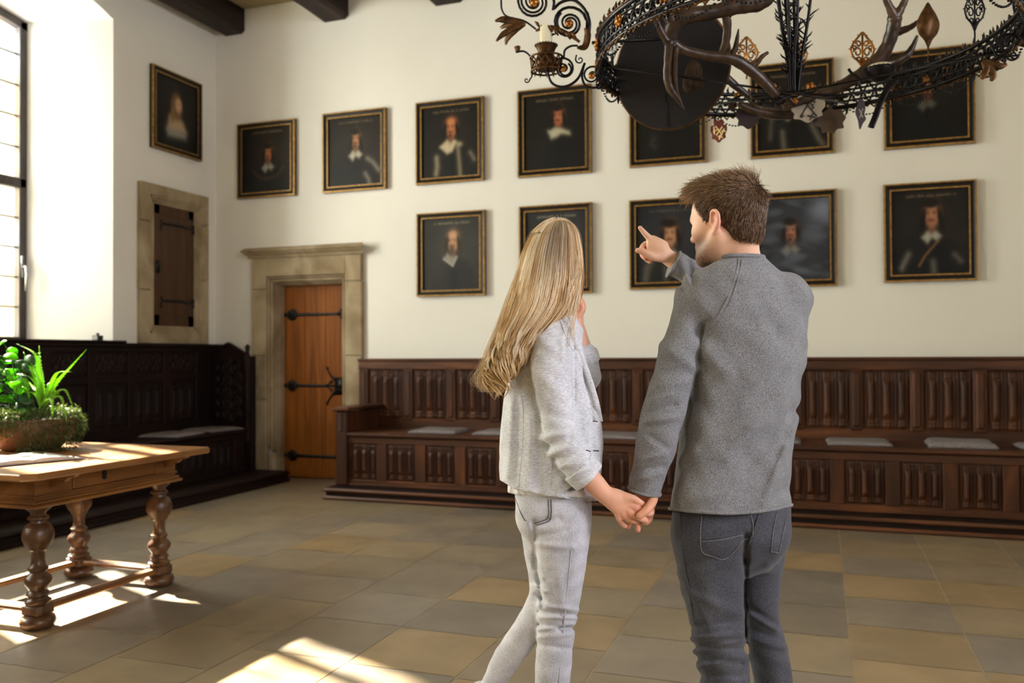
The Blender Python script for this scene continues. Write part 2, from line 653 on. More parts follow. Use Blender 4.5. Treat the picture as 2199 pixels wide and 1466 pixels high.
def build_floor():
    V, F, C = [], [], []
    joint = np.array(rgb(176, 160, 134))

    def quad(x0, x1, y0, y1, z, c):
        n = len(V)
        V.extend([(x0, y0, z), (x1, y0, z), (x1, y1, z), (x0, y1, z)])
        C.extend([c]*4)
        F.append((n, n+1, n+2, n+3))
    quad(XL-1.2, XR+1, YN-1, DB+0.6, 0.0, joint*0.8)
    tones = [rgb(126, 114, 96), rgb(118, 108, 94), rgb(132, 117, 94), rgb(124, 112, 92), rgb(129, 115, 95), rgb(116, 107, 96), rgb(136, 117, 88), rgb(124, 114, 100)]
    xs = 0.105+0.505*np.arange(-13, 8)
    for i in range(len(xs)-1):
        off = rng.uniform(-0.035, 0.035) if rng.random() < 0.75 else rng.uniform(0.1, 0.4)
        if xs[i] > -3.1 and xs[i] < 0.7:
            off = rng.uniform(-0.02, 0.02)
        y = 5.035-0.505*20+off
        while y < DB+0.5:
            L = 0.505 if rng.random() < 0.85 else 0.757
            y1 = y+L
            c = np.array(tones[rng.integers(len(tones))])*rng.uniform(0.90, 1.10)
            g = 0.0042
            x0, x1, ya, yb = xs[i]+g, xs[i+1]-g, y+g*0.6, y1-g*0.6
            if ya > YN-0.9 and yb < DB+0.6:
                quad(x0, x1, ya, yb, 0.002, c)
            y = y1
    o = put('floor', V, F, 'floor_flagstone', col=C)
    return struct(o)


build_floor()
m = MB()
m.box((XL-1.2, YN-0.3, ZC), (XR+1, DB+0.4, ZC+0.2))
struct(m.build('ceiling', 'ceiling_plaster'))
# back wall around the doorway
DX0, DX1, DZ1 = -5.44, -4.67, 2.05
m = MB()
m.box((XL-1.2, DB, 0), (DX0-0.09, DB+0.4, ZC))
m.box((DX1+0.09, DB, 0), (XR+1, DB+0.4, ZC))
m.box((DX0-0.09, DB, DZ1+0.09), (DX1+0.09, DB+0.4, ZC))
m.box((DX0-0.09, DB+0.34, 0), (DX1+0.09, DB+0.4, DZ1+0.09))
struct(m.build('wall_back', 'plaster'))
m = MB()
m.box((XL-1.2, YN-0.3, 0), (XR+1, YN, ZC))
struct(m.build('wall_front', 'ceiling_plaster'))

XG = -6.85      # glass plane
XO = -7.36      # outer face


def window_wall_left():
    m = MB()

    def prism(poly, z0, z1):
        n = len(poly)
        V = [(x, y, z0) for x, y in poly]+[(x, y, z1) for x, y in poly]
        F = [tuple(range(n))[::-1], tuple(range(n, 2*n))]+[(i, (i+1) % n, n+(i+1) % n, n+i) for i in range(n)]
        m.add(V, F)
    ws = sorted(LWIN)
    prev = YN
    zt = 4.9
    for a, b in ws+[(None, None)]:
        if a is None:
            poly = [(XL, DB), (XL, prev_in), (XG+0.04, prev_g), (XG-0.05, prev_g), (XO, prev_o), (XO, DB)]
            prism(poly, 0, ZC)
            break
        ain, ag, ao = a-0.40, a, a+0.06
        if prev == YN:
            poly = [(XL, ain), (XL, YN), (XO, YN), (XO, ao), (XG-0.05, ag), (XG+0.04, ag)]
        else:
            poly = [(XL, ain), (XL, prev_in), (XG+0.04, prev_g), (XG-0.05, prev_g), (XO, prev_o), (XO, ao), (XG-0.05, ag), (XG+0.04, ag)]
        prism(poly, 0, ZC)
        prev = None
        prev_in, prev_g, prev_o = b+0.40, b, b-0.46
        # wall under and over this opening
        m.box((XO, ain, 0), (XL, prev_in, 1.43))
        n = 14
        V, F = [], []
        for i in range(n+1):
            t = i/n
            q = 4*t*(1-t)
            for x, y, z in ((XL, ain+(prev_in-ain)*t, 4.455+0.25*q), (XG+0.04, ag+(prev_g-ag)*t, 4.352+0.09*q), (XG-0.05, ag+(prev_g-ag)*t, 4.352+0.09*q), (XO, ao+(prev_o-ao)*t, 4.30+0.07*q)):
                V.append((x, y, z))
                V.append((x, y, ZC))
        for i in range(n):
            for k in range(3):
                F.append((i*8+k*2, i*8+k*2+2, (i+1)*8+k*2+2, (i+1)*8+k*2))
            F.append((i*8, (i+1)*8, (i+1)*8+1, i*8+1))
            F.append((i*8+6, i*8+7, (i+1)*8+7, (i+1)*8+6))
        m.add(V, F)
    return struct(m.build('wall_left', 'plaster'))


window_wall_left()
m = MB()
ys = [YN]+[q for w in sorted(RWIN) for q in w]+[DB]
for i in range(0, len(ys), 2):
    m.box((XR, ys[i], 0), (XR+0.7, ys[i+1], ZC))
for a, b in RWIN:
    m.box((XR, a, 0), (XR+0.7, b, 1.5))
    m.box((XR, a, 4.2), (XR+0.7, b, ZC))
struct(m.build('wall_right', 'plaster'))


def window(idx, a, b, detail=True):
    root = bpy.data.objects.new('window_%d' % idx, None)
    COL.objects.link(root)
    root.location = (XG, (a+b)/2, 1.43)
    root['kind'] = 'structure'
    zs, zt, h = 1.432, 4.352, 0.09

    def top(y):
        t = (y-a)/(b-a)
        return zt+h*4*t*(1-t)
    fr = MB()
    w = 0.075
    fr.box((XG-0.04, a, zs), (XG+0.035, a+w, zt), 0.008)
    fr.box((XG-0.04, b-w, zs), (XG+0.035, b, zt), 0.008)
    fr.box((XG-0.04, a, zs), (XG+0.035, b, zs+0.055), 0.008)
    yc = (a+b)/2
    fr.box((XG-0.04, yc-0.05, zs), (XG+0.04, yc+0.05, top(yc)-0.01), 0.008)
    fr.box((XG-0.04, a, 2.835), (XG+0.035, b, 2.925), 0.008)
    n = 16
    V, F = [], []
    for i in range(n+1):
        y = a+(b-a)*i/n
        for x in (XG-0.04, XG+0.035):
            V += [(x, y, top(y)), (x, y, top(y)-w)]
    for i in range(n):
        q = i*4
        F += [(q, q+4, q+5, q+1), (q+2, q+3, q+7, q+6), (q+1, q+5, q+7, q+3), (q, q+2, q+6, q+4)]
    fr.add(V, F)
    fo = fr.build('window_frame', 'window_bronze', root)
    # leaded glass and its glazing bars
    gl = MB()
    bars = MB()
    for y0, y1 in ((a+w, yc-0.05), (yc+0.05, b-w)):
        for z0, z1, cuts in ((zs+0.055, 2.835, 5), (2.925, 4.33, 5)):
            gl.box((XG-0.004, y0, z0), (XG, y1, z1))
            for k in range(1, cuts):
                z = z0+(z1-z0)*k/cuts
                bars.box((XG-0.012, y0, z-0.006), (XG+0.010, y1, z+0.006))
            ym = (y0+y1)/2
            bars.box((XG-0.010, ym-0.005, z0), (XG+0.008, ym+0.005, z1))
    gl.build('pane', 'pane_glass', root)
    bars.build('glazing_bar', 'window_bronze', root)
    if detail:
        hb = MB()
        y = b-0.055
        hb.box((XG+0.035, y-0.012, 2.02), (XG+0.048, y+0.012, 2.22), 0.004)
        hb.tube([(XG+0.04, y, 2.12), (XG+0.085, y, 2.12), (XG+0.095, y, 2.06), (XG+0.09, y-0.004, 1.90)], [0.010, 0.011, 0.012, 0.009], 8)
        hb.build('window_handle', 'steel', root, True)
    return root


window(1, *LWIN[0])
window(2, *LWIN[1], detail=False)
window(3, *LWIN[2], detail=False)

# dark sill board across the window reveal
m = MB()
m.box((XG+0.04, 4.0, 1.43), (XL+0.15, 6.40, 1.452), 0.004)
o = m.build('trim_1', 'shaded_oak')
struct(o)

# ceiling beams running towards the back wall
for i, (x0, x1) in enumerate([(-6.10, -5.83), (-4.87, -4.56), (-3.60, -3.27)]):
    m = MB()
    zb = 4.775-0.008*i
    c = 0.035
    prof = [(x0, ZC), (x0, zb+c), (x0+c, zb), (x1-c, zb), (x1, zb+c), (x1, ZC)]
    n = len(prof)
    K = 26
    V, F = [], []
    for k in range(K+1):
        y = DB-0.004-(DB-YN-0.02)*k/K
        j = rng.uniform(-0.006, 0.006, (n, 2))
        V += [(p[0]+j[q][0], y, min(ZC-0.002, p[1]+j[q][1])) for q, p in enumerate(prof)]
    for k in range(K):
        for q in range(n):
            q2 = (q+1) % n
            F.append((k*n+q, k*n+q2, (k+1)*n+q2, (k+1)*n+q))
    F += [tuple(range(n))[::-1], tuple(range(K*n, K*n+n))]
    m.add(V, F)
    o = m.build('ceiling_beam', 'beam_wood', origin=((x0+x1)/2, 2, zb))
    where = ['in the corner by the window wall', 'above the stone door frame', 'just right of the stone door, seen at the very top'][i] if i < 3 else None
    if where:
        tag(o, 'dark wooden ceiling beam '+where, 'beam', 'dark ceiling beams')
    else:
        tag(o, 'dark wooden ceiling beam above the hall, out of the picture', 'beam', 'dark ceiling beams')

# ------------------------------------------------------------------ stone doorway with oak door
dr = thing('stone_door_surround', 'weathered sandstone surround with a moulded cornice around the oak door', 'door frame', (-5.05, DB, 0))
m = MB()
OX0, OX1, OZ = -5.707, -4.394, 2.337
FL0, FL1, FLZ = DX0-0.09, DX1+0.09, DZ1+0.09
m.box((OX0, DB-0.05, 0), (FL0, DB+0.02, 0.845), 0.006)
m.box((OX0-0.006, DB-0.052, 0.85), (FL0, DB+0.02, 1.30), 0.006)
m.box((OX0, DB-0.05, 1.305), (FL0, DB+0.02, 2.0), 0.006)
m.build('left_jamb', 'sandstone', dr)
m = MB()
m.box((FL1, DB-0.05, 0), (OX1, DB+0.02, 1.30), 0.006)
m.box((FL1, DB-0.048, 1.305), (OX1+0.006, DB+0.02, 2.06), 0.006)
m.build('right_jamb', 'sandstone', dr)
m = MB()
m.box((OX0, DB-0.05, 2.005), (FL0+0.001, DB+0.02, OZ), 0.006)
m.box((FL1-0.001, DB-0.05, 2.065), (OX1, DB+0.02, OZ), 0.006)
m.box((FL0, DB-0.05, FLZ), (FL1, DB+0.02, OZ), 0.004)
m.build('lintel', 'sandstone', dr)
m = MB()
prof = [(0.0, OZ), (-0.07, OZ), (-0.075, OZ+0.02), (-0.10, OZ+0.035), (-0.125, OZ+0.06), (-0.14, OZ+0.065), (-0.14, OZ+0.078), (-0.10, OZ+0.105), (0.0, OZ+0.105)]
V, F = [], []
for x, g in ((OX0+0.02, -1), (OX1-0.02, 1)):
    for y, z in prof:
        V.append((x+g*abs(y)*0.72, DB+y, z))
n = len(prof)
for i in range(n-1):
    F.append((i, i+1, n+i+1, n+i))
F += [tuple(range(n))[::-1], tuple(range(n, 2*n))]
m.add(V, F)
m.build('cornice', 'sandstone', dr)
m = MB()
steps = [(0.0, -0.02), (0.022, 0.005), (0.03, -0.012), (0.052, -0.004), (0.06, 0.04), (0.078, 0.07), (0.09, 0.10)]
for i in range(len(steps)-1):
    o0, y0 = steps[i]
    o1, _ = steps[i+1]
    zb = 0.36-0.10*i/5
    m.box((FL0+o0, DB+y0, zb), (FL0+o1, DB+0.24, FLZ-o0), 0.004)
    m.box((FL1-o1, DB+y0, zb), (FL1-o0, DB+0.24, FLZ-o0), 0.004)
    m.box((FL0+o0, DB+y0, FLZ-o1), (FL1-o0, DB+0.24, FLZ-o0), 0.004)
m.box((FL0, DB-0.035, 0), (FL0+0.09, DB+0.24, 0.28), 0.02)
m.box((FL1-0.09, DB-0.035, 0), (FL1, DB+0.24, 0.28), 0.02)
m.build('moulding', 'sandstone', dr)

dl = thing('door_1', '', '', (DX0, DB+0.2, 0))
del dl['label'], dl['category']
dl['kind'] = 'structure'
m = MB()
xs = np.linspace(DX0, DX1, 4)
for i in range(3):
    m.box((xs[i]+0.0015, DB+0.155, 0.012), (xs[i+1]-0.0015, DB+0.20, DZ1), 0.003)
m.build('door_leaf', 'door_oak', dl)
YD = DB+0.155


def strap(z, x1, curl=True):
    m = MB()
    y = YD-0.006
    m.lathe([(0.0, -0.012), (0.045, -0.012), (0.062, -0.002), (0.062, 0.006)], (DX0+0.10, y, z), 16, axis=1)
    m.box((DX0+0.0, y-0.006, z-0.022), (DX0+0.05, y+0.006, z+0.022), 0.003)
    m.tube([(DX0+0.12, y, z), (DX0+0.2, y, z), (x1-0.14, y, z), (x1-0.02, y, z)], [0.026, 0.017, 0.015, 0.008], 8, flat=((0, 1, 0), 0.4))
    for k in range(6):
        m.ball((DX0+0.2+k*(x1-DX0-0.36)/6, y-0.006, z), 0.008, 8)
    if curl:
        for s in (1, -1):
            q = []
            for k in range(16):
                a = 0.2+k*0.33
                r = 0.030*(1-k/22)
                q.append((x1-0.055-math.cos(a)*r, y, z+s*(0.036+math.sin(a-0.9)*r)))
            m.tube([(x1-0.14, y, z+s*0.006)]+q, 0.006, 6)
        m.tube([(x1-0.05, y, z), (x1-0.03, y, z), (x1, y, z)], [0.014, 0.018, 0.003], 8, flat=((0, 1, 0), 0.4))
    m.build('hinge_strap', 'black_iron', dl, True)


strap(1.74, DX1-0.01)
strap(0.985, DX1-0.14)
strap(0.24, DX1-0.03)
m = MB()
y = YD-0.008
m.plate([(-0.08, -0.09), (0.075, -0.09), (0.075, 0.09), (-0.08, 0.09), (-0.06, 0.04), (-0.06, -0.04)], (DX1-0.085, y, 0.985), (1, 0, 0), (0, 0, 1), 0.014)
for s in (1, -1):
    m.tube([(DX1-0.14, y, 0.985+s*0.06), (DX1-0.19, y, 0.985+s*0.10), (DX1-0.225, y, 0.985+s*0.15), (DX1-0.235, y, 0.985+s*0.175)], [0.014, 0.010, 0.008, 0.006], 8)
    m.ball((DX1-0.24, y, 0.985+s*0.185), 0.018, 10, (1, .6, 1))
m.box((DX1-0.11, y-0.03, 0.96), (DX1-0.08, y, 1.0), 0.006)
m.lathe([(0.0, -0.05), (0.018, -0.05), (0.02, -0.04), (0.010, -0.03), (0.010, 0.0)], (DX1-0.06, y, 0.94), 12, axis=1)
m.build('lock_plate', 'black_iron', dl, True)

# small wall cupboard door on the left wall
sd = thing('stone_cupboard_surround', 'sandstone frame around the small dark wooden wall cupboard beside the window', 'door frame', (XL, 7.18, 1.432))
m = MB()
Y0, Y1, Z0, Z1 = 6.685, 7.668, 1.432, 3.0
w = 0.125
for a, b, c, d in ((Y0, Y0+w, Z0, 1.95), (Y0-0.004, Y0+w, 1.955, 2.62), (Y0, Y0+w, 2.625, Z1)):
    m.box((XL-0.08, a, c), (XL+0.05, b, d), 0.006)
for a, b, c, d in ((Y1-w, Y1, Z0, 2.1), (Y1-w, Y1, 2.105, 2.68), (Y1-w, Y1, 2.685, Z1)):
    m.box((XL-0.08, a, c), (XL+0.05, b, d), 0.006)
m.box((XL-0.08, Y0+w, Z1-0.11), (XL+0.05, Y1-w, Z1), 0.006)
m.box((XL-0.08, Y0+w, Z0), (XL+0.05, Y1-w, Z0+0.10), 0.006)
m.build('frame_stones', 'sandstone', sd)
m = MB()
for k, (o_, x_) in enumerate(((0.0, 0.045), (0.025, 0.034), (0.05, 0.024))):
    a, b, c, d = Y0+w+o_, Y1-w-o_, Z0+0.10+o_, Z1-0.11-o_
    t = 0.026
    m.box((XL-0.08, a, c), (XL+x_, a+t, d), 0.004)
    m.box((XL-0.08, b-t, c), (XL+x_, b, d), 0.004)
    m.box((XL-0.08, a, d-t), (XL+x_, b, d), 0.004)
    m.box((XL-0.08, a, c), (XL+x_, b, c+t), 0.004)
m.build('moulding', 'sandstone', sd)
d2 = thing('door_2', '', '', (XL-0.05, 7.18, 1.6))
del d2['label'], d2['category']
d2['kind'] = 'structure'
m = MB()
a, b, c, d = Y0+w+0.07, Y1-w-0.07, Z0+0.17, Z1-0.18
m.box((XL+0.001, a, c), (XL+0.008, b, d))
for q in ((a, a+0.09, c, d), (b-0.09, b, c, d), (a, b, d-0.10, d), (a, b, c, c+0.12)):
    m.box((XL+0.001, q[0], q[2]), (XL+0.016, q[1], q[3]), 0.004)
m.build('door_leaf', 'small_door_wood', d2)
for z in (1.85, 2.62):
    m = MB()
    m.tube([(XL+0.018, b-0.01, z), (XL+0.018, b-0.2, z+0.02), (XL+0.018, a+0.16, z+0.01), (XL+0.018, a+0.10, z-0.02)], [0.02, 0.014, 0.010, 0.006], 8, flat=((1, 0, 0), 0.35))
    m.box((XL+0.012, b-0.04, z-0.05), (XL+0.024, b, z+0.05), 0.003)
    for s in (1, -1):
        m.tube([(XL+0.018, a+0.16, z+0.01), (XL+0.018, a+0.10, z+s*0.03), (XL+0.018, a+0.12, z+s*0.055)], 0.006, 6)
    m.build('hinge_strap', 'black_iron', d2, True)
m = MB()
m.plate([(-0.03, -0.05), (0.0, -0.075), (0.035, -0.05), (0.03, 0.05), (0, 0.06), (-0.03, 0.05)], (XL+0.02, a+0.06, 2.2), (0, 1, 0), (0, 0, 1), 0.012)
m.tube([(XL+0.02, a+0.06, 2.2), (XL+0.04, a+0.06, 2.2), (XL+0.042, a+0.06, 2.15)], 0.008, 8)
m.build('lock_plate', 'black_iron', d2, True)

# ------------------------------------------------------------------ carved panelling and benches


def fold_profile(t):
    """linenfold section, t in 0..1"""
    a = 0.0
    for c, wd, hh in ((0.17, 0.075, 1.0), (0.5, 0.085, 1.15), (0.83, 0.075, 1.0)):
        a = np.maximum(a, hh*np.sqrt(np.clip(1-((t-c)/wd)**2, 0, 1)))
    for c in (0.29, 0.36, 0.64, 0.71):
        a = np.maximum(a, 0.55*np.exp(-((t-c)/0.014)**2))
    for c in (0.05, 0.95):
        a = np.maximum(a, 0.45*np.exp(-((t-c)/0.02)**2))
    return a


def relief(name, w, h, mat, kind='linen', nx=56, nz=40, dep=0.020, seed=0):
    """carved panel mesh in its own frame: x across, z up, front towards -y"""
    t = np.linspace(0, 1, nx)
    s = np.linspace(0, 1, nz)
    T, S = np.meshgrid(t, s)
    if kind == 'linen':
        H = fold_profile(T)
        e = np.minimum(S, 1-S)
        tip = 0.17+0.05*np.cos((T-0.5)*6*math.pi)
        body = 1/(1+np.exp(-(e-tip)/0.012))
        curl = 0.75*(0.5+0.5*np.cos(e*95))*(fold_profile(T) > 0.5)*((e > 0.05) & (e < tip))
        base = 0.10*((e > 0.04) & (T > 0.04) & (T < 0.96))
        H = np.maximum(H*body, np.maximum(curl, base))
    elif kind == 'frieze':
        H = 0.5+0.5*np.sin(T*31)*np.sin(S*9+np.sin(T*12)*1.5)
        H = np.maximum(H, np.exp(-((S-0.5-0.28*np.sin(T*15))/0.07)**2))
        H *= (np.minimum(S, 1-S) > 0.06)
    else:
        x, z = (T-0.5)*2, S*2.2
        H = 0.0*T
        for k in range(5):
            cz = 0.25+k*0.42
            for sx in (-1, 1):
                r = np.hypot(x-sx*0.45, (z-cz)*1.4)
                a = np.arctan2(z-cz, sx*(x-sx*0.45))
                H = np.maximum(H, (0.5+0.5*np.cos(r*26-a*1.0))*(r < 0.42))
            H = np.maximum(H, np.exp(-(((x)**2+((z-cz-0.2)*1.3)**2)/0.03)))
        H = np.maximum(H, np.exp(-(x/0.06)**2)*0.9)
        H *= (np.abs(x) < 0.92)
    X = (T-0.5)*w
    Z = (S-0.5)*h
    Y = -H*dep
    V = np.stack([X.ravel(), Y.ravel(), Z.ravel()], 1)
    F = []
    for j in range(nz-1):
        for i in range(nx-1):
            a = j*nx+i
            F.append((a, a+1, a+nx+1, a+nx))
    me = bpy.data.meshes.new(name)
    me.from_pydata(V.tolist(), [], F)
    me.materials.append(MATS[mat])
    me.polygons.foreach_set('use_smooth', np.ones(len(me.polygons), bool))
    return me


def place_mesh(name, me, parent, loc, rz=0.0):
    o = bpy.data.objects.new(name, me)
    COL.objects.link(o)
    o.parent = parent
    o.location = Vector(loc)-parent.location
    o.rotation_euler = (0, 0, rz)
    return o


YP = DB-0.10
XE = 3.55
pn = thing('wall_panelling', 'dark carved oak wainscot with linenfold panels behind the long bench', 'wall panelling', (-1, DB, 0))
m = MB()
m.box((-4.375, YP, 0.56), (XE, DB-0.002, 1.25))
m.build('backboard', 'dark_oak_rail', pn)
m = MB()
m.box((-4.38, YP-0.03, 1.175), (XE, YP+0.01, 1.25), 0.005)
m.box((-4.385, YP-0.05, 1.245), (XE, DB-0.002, 1.272), 0.008)
m.box((-4.38, YP-0.038, 1.165), (XE, YP, 1.18), 0.004)
m.build('top_rail', 'dark_oak_rail', pn)
m = MB()
m.box((-4.38, YP-0.03, 0.56), (XE, YP+0.01, 0.68), 0.005)
m.build('bottom_rail', 'dark_oak_rail', pn)
UX = [-4.325]+[-3.832+0.455*k for k in range(17)]
for x in UX:
    m = MB()
    m.box((x-0.05, YP-0.03, 0.66), (x+0.05, YP+0.01, 1.19), 0.006)
    m.box((x-0.032, YP-0.042, 0.70), (x+0.032, YP, 1.15), 0.012)
    m.build('stile', 'dark_oak', pn)
mu = relief('linenfold_panel', 0.345, 0.50, 'dark_oak', dep=0.034)
for i in range(len(UX)-1):
    c = (UX[i]+UX[i+1])/2
    if i == 0:
        pass
    place_mesh('linenfold_panel', mu, pn, (c, YP-0.004, 0.925))

bn = thing('wall_bench', 'long dark oak bench with a linenfold front along the back wall', 'bench', (-1, 7.1, 0.11))
YB = 7.09
m = MB()
m.box((-4.15, 7.035, 0.562), (XE, DB-0.135, 0.595), 0.010)
m.build('seat', 'dark_oak_rail', bn)
m = MB()
m.box((-4.15, YB, 0.112), (XE, YB+0.04, 0.56))
m.box((-4.15, YB-0.022, 0.495), (XE, YB+0.01, 0.56), 0.006)
m.box((-4.15, YB-0.022, 0.112), (XE, YB+0.01, 0.165), 0.006)
m.box((-4.15, YB-0.04, 0.112), (XE, YB+0.01, 0.130), 0.004)
m.build('front_frame', 'dark_oak_rail', bn)
LX = [-4.172]+[-3.785+0.3885*k for k in range(19)]
for x in LX[1:]:
    m = MB()
    m.box((x-0.052, YB-0.024, 0.16), (x+0.052, YB+0.01, 0.50), 0.006)
    m.build('stile', 'dark_oak', bn)
ml = relief('linenfold_panel', 0.275, 0.33, 'dark_oak', dep=0.032)
for i in range(len(LX)-1):
    place_mesh('linenfold_panel', ml, bn, ((LX[i]+LX[i+1])/2+(0.02 if i == 0 else 0), YB-0.003, 0.33))
ar = MB()
ar.box((-4.235, 7.03, 0.112), (-4.125, 7.13, 0.795), 0.008)
ar.box((-4.21, 7.12, 0.112), (-4.15, DB-0.135, 0.78), 0.006)
for k in range(7):
    ar.ball((-4.18, 7.028, 0.62+0.024*k), 0.014, 8, (1.6, 0.6, 0.8))
ar.build('bench_end', 'dark_oak', bn)
ar = MB()
ar.box((-4.255, 6.99, 0.795), (-4.085, DB-0.10, 0.83), 0.012)
ar.build('armrest', 'dark_oak_rail', bn)

st = thing('wooden_platform', 'low worn wooden step with moulded edges under the long bench', 'step', (-1, 7.0, 0))
m = MB()
m.box((-4.26, 6.90, 0.002), (XE, DB-0.002, 0.11), 0.004)
m.build('platform', 'shaded_oak', st)
for z0, z1, yy in ((0.004, 0.036, 6.865), (0.072, 0.104, 6.875)):
    m = MB()
    m.box((-4.285, yy, z0), (XE, 6.96, z1), 0.012)
    m.build('moulding', 'worn_step', st)

# left wall: panelling, bench, stall end
XP = XL+0.08
lp = thing('wall_panelling', 'tall shade-coloured oak wainscot under the window on the left wall', 'wall panelling', (XL, 4, 0))
m = MB()
m.box((XL+0.002, YN+0.05, 0.5), (XP, DB-0.01, 1.41))
m.build('backboard', 'shaded_oak', lp)
m = MB()
m.box((XL+0.002, YN+0.05, 1.395), (XP+0.055, DB-0.01, 1.43), 0.008)
m.box((XL+0.03, YN+0.05, 1.345), (XP+0.025, DB-0.01, 1.40), 0.006)
m.build('top_rail', 'shaded_oak', lp)
m = MB()
m.box((XL+0.03, YN+0.05, 1.06), (XP+0.02, DB-0.01, 1.13), 0.006)
m.build('middle_rail', 'shaded_oak', lp)
m = MB()
m.box((XL+0.03, YN+0.05, 0.545), (XP+0.02, DB-0.01, 0.64), 0.006)
m.build('bottom_rail', 'shaded_oak', lp)
mlu = relief('linenfold_panel', 0.36, 0.38, 'shaded_oak', dep=0.02)
mfr = relief('carved_frieze_panel', 0.36, 0.19, 'shaded_oak', 'frieze', 60, 24, 0.016)
for k in range(14):
    y = 7.45-0.47*k
    m = MB()
    m.box((XL+0.03, y-0.045, 0.62), (XP+0.022, y+0.045, 1.36), 0.006)
    m.build('stile', 'shaded_oak', lp)
    if k:
        place_mesh('linenfold_panel', mlu, lp, (XP+0.003, y+0.235, 0.85), math.pi/2)
        place_mesh('carved_frieze_panel', mfr, lp, (XP+0.003, y+0.235, 1.24), math.pi/2)
lb = thing('wall_bench', 'dark oak bench along the left wall beside the window', 'bench', (-5.7, 4, 0.11))
m = MB()
m.box((XP+0.025, YN+0.05, 0.515), (-5.58, 7.575, 0.548), 0.010)
m.build('seat', 'shaded_oak', lb)
m = MB()
m.box((-5.68, YN+0.05, 0.112), (-5.64, 7.575, 0.514))
m.box((-5.66, YN+0.05, 0.46), (-5.618, 7.575, 0.514), 0.006)
m.box((-5.66, YN+0.05, 0.112), (-5.618, 7.575, 0.17), 0.006)
m.build('front_frame', 'shaded_oak', lb)
mll = relief('linenfold_panel', 0.31, 0.27, 'shaded_oak', dep=0.02)
for k in range(12):
    y = 7.42-0.42*k
    m = MB()
    m.box((-5.66, y-0.045, 0.165), (-5.616, y+0.045, 0.465), 0.006)
    m.build('stile', 'shaded_oak', lb)
    place_mesh('linenfold_panel', mll, lb, (-5.637, y-0.21, 0.315), math.pi/2)
ls = thing('wooden_platform', 'low dark wooden step under the bench by the window wall', 'step', (-5.5, 4, 0))
m = MB()
m.box((XL+0.002, YN+0.05, 0.002), (-5.24, 7.76, 0.11), 0.004)
m.build('platform', 'shaded_oak', ls)
for z0, z1, xx in ((0.004, 0.036, -5.21), (0.074, 0.106, -5.22)):
    m = MB()
    m.box((-5.30, YN+0.05, z0), (xx, 7.765, z1), 0.012)
    m.build('moulding', 'shaded_oak', ls)
se = thing('bench_end_panel', 'carved gabled oak stall end standing in the corner beside the stone door', 'bench end', (-5.9, 7.7, 0.11))
m = MB()
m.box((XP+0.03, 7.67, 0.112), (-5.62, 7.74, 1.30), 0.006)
m.build('end_board', 'shaded_oak', se)
m = MB()
cx_ = -5.93
m.plate([(-0.20, 0), (0.24, 0), (0.24, 0.03), (0.18, 0.05), (0.09, 0.10), (0.02, 0.135), (-0.01, 0.15), (-0.04, 0.135), (-0.12, 0.09), (-0.20, 0.045)], (cx_, 7.705, 1.30), (1, 0, 0), (0, 0, 1), 0.05)
for s, k0 in ((-1, 6), (1, 7)):
    for k in range(k0):
        t = (k+0.5)/k0
        m.ball((cx_-0.01+s*0.2*t, 7.68, 1.435-0.115*t), 0.016, 8)
m.build('gable', 'shaded_oak', se)
m = MB()
m.lathe([(0.034, 0.0), (0.034, 0.30), (0.045, 0.31), (0.03, 0.34), (0.034, 0.42), (0.026, 0.60), (0.042, 0.63), (0.042, 0.68), (0.028, 0.70), (0.036, 0.85), (0.03, 1.0), (0.045, 1.05), (0.045, 1.15), (0.03, 1.18), (0.018, 1.22), (0.022, 1.26), (0.028, 1.285), (0.012, 1.31), (0.0, 1.315)], (-5.645, 7.63, 0.112), 14)
m.build('turned_post', 'shaded_oak', se, True)
mse = relief('carved_panel', 0.42, 0.66, 'shaded_oak', 'scroll', 70, 100, 0.03)
place_mesh('carved_panel', mse, se, (-5.90, 7.668, 0.94))
mse2 = relief('linenfold_panel', 0.40, 0.32, 'shaded_oak', dep=0.02)
place_mesh('linenfold_panel', mse2, se, (-5.90, 7.668, 0.34))


# ------------------------------------------------------------------ cushions


def cushion_mesh(w, d, h, seed):
    r = np.random.default_rng(seed)
    n = 22
    V, F = [], []
    g = np.linspace(-1, 1, n)
    X, Y = np.meshgrid(g, g)
    e = (1-np.abs(X)**6)*(1-np.abs(Y)**6)
    ph = r.uniform(0, 6, 4)
    wob = 0.08*np.sin(3*X+ph[0])*np.sin(2.5*Y+ph[1])
    top = h*(0.35+0.65*np.clip(e, 0, 1)**0.4+wob*np.clip(e, 0, 1))
    sx = 1+0.02*np.sin(4*Y+ph[2])
    for lay, Zv in ((0, top), (1, np.zeros_like(top)+0.0005)):
        V += [(X[j, i]*w/2*sx[j, i], Y[j, i]*d/2, Zv[j, i]) for j in range(n) for i in range(n)]
    for j in range(n-1):
        for i in range(n-1):
            a = j*n+i
            F.append((a, a+1, a+n+1, a+n))
            b = a+n*n
            F.append((b, b+n, b+n+1, b+1))
    ring = [i for i in range(n)]+[j*n+n-1 for j in range(1, n)]+[(n-1)*n+i for i in range(n-2, -1, -1)]+[j*n for j in range(n-2, 0, -1)]
    for a, b in zip(ring, ring[1:]+ring[:1]):
        F.append((a, a+n*n, b+n*n, b))
    return V, F


def cushion(x, y, z, w, d, h, rz, label, group, seed):
    V, F = cushion_mesh(w, d, h, seed)
    me = bpy.data.meshes.new('seat_cushion')
    me.from_pydata(V, [], F)
    me.materials.append(MATS['cushion_cloth'])
    me.polygons.foreach_set('use_smooth', np.ones(len(me.polygons), bool))
    o = bpy.data.objects.new('seat_cushion', me)
    COL.objects.link(o)
    o.location = (x, y, z)
    o.rotation_euler = (0, 0, rz)
    tag(o, label, 'cushion', group)
    return o


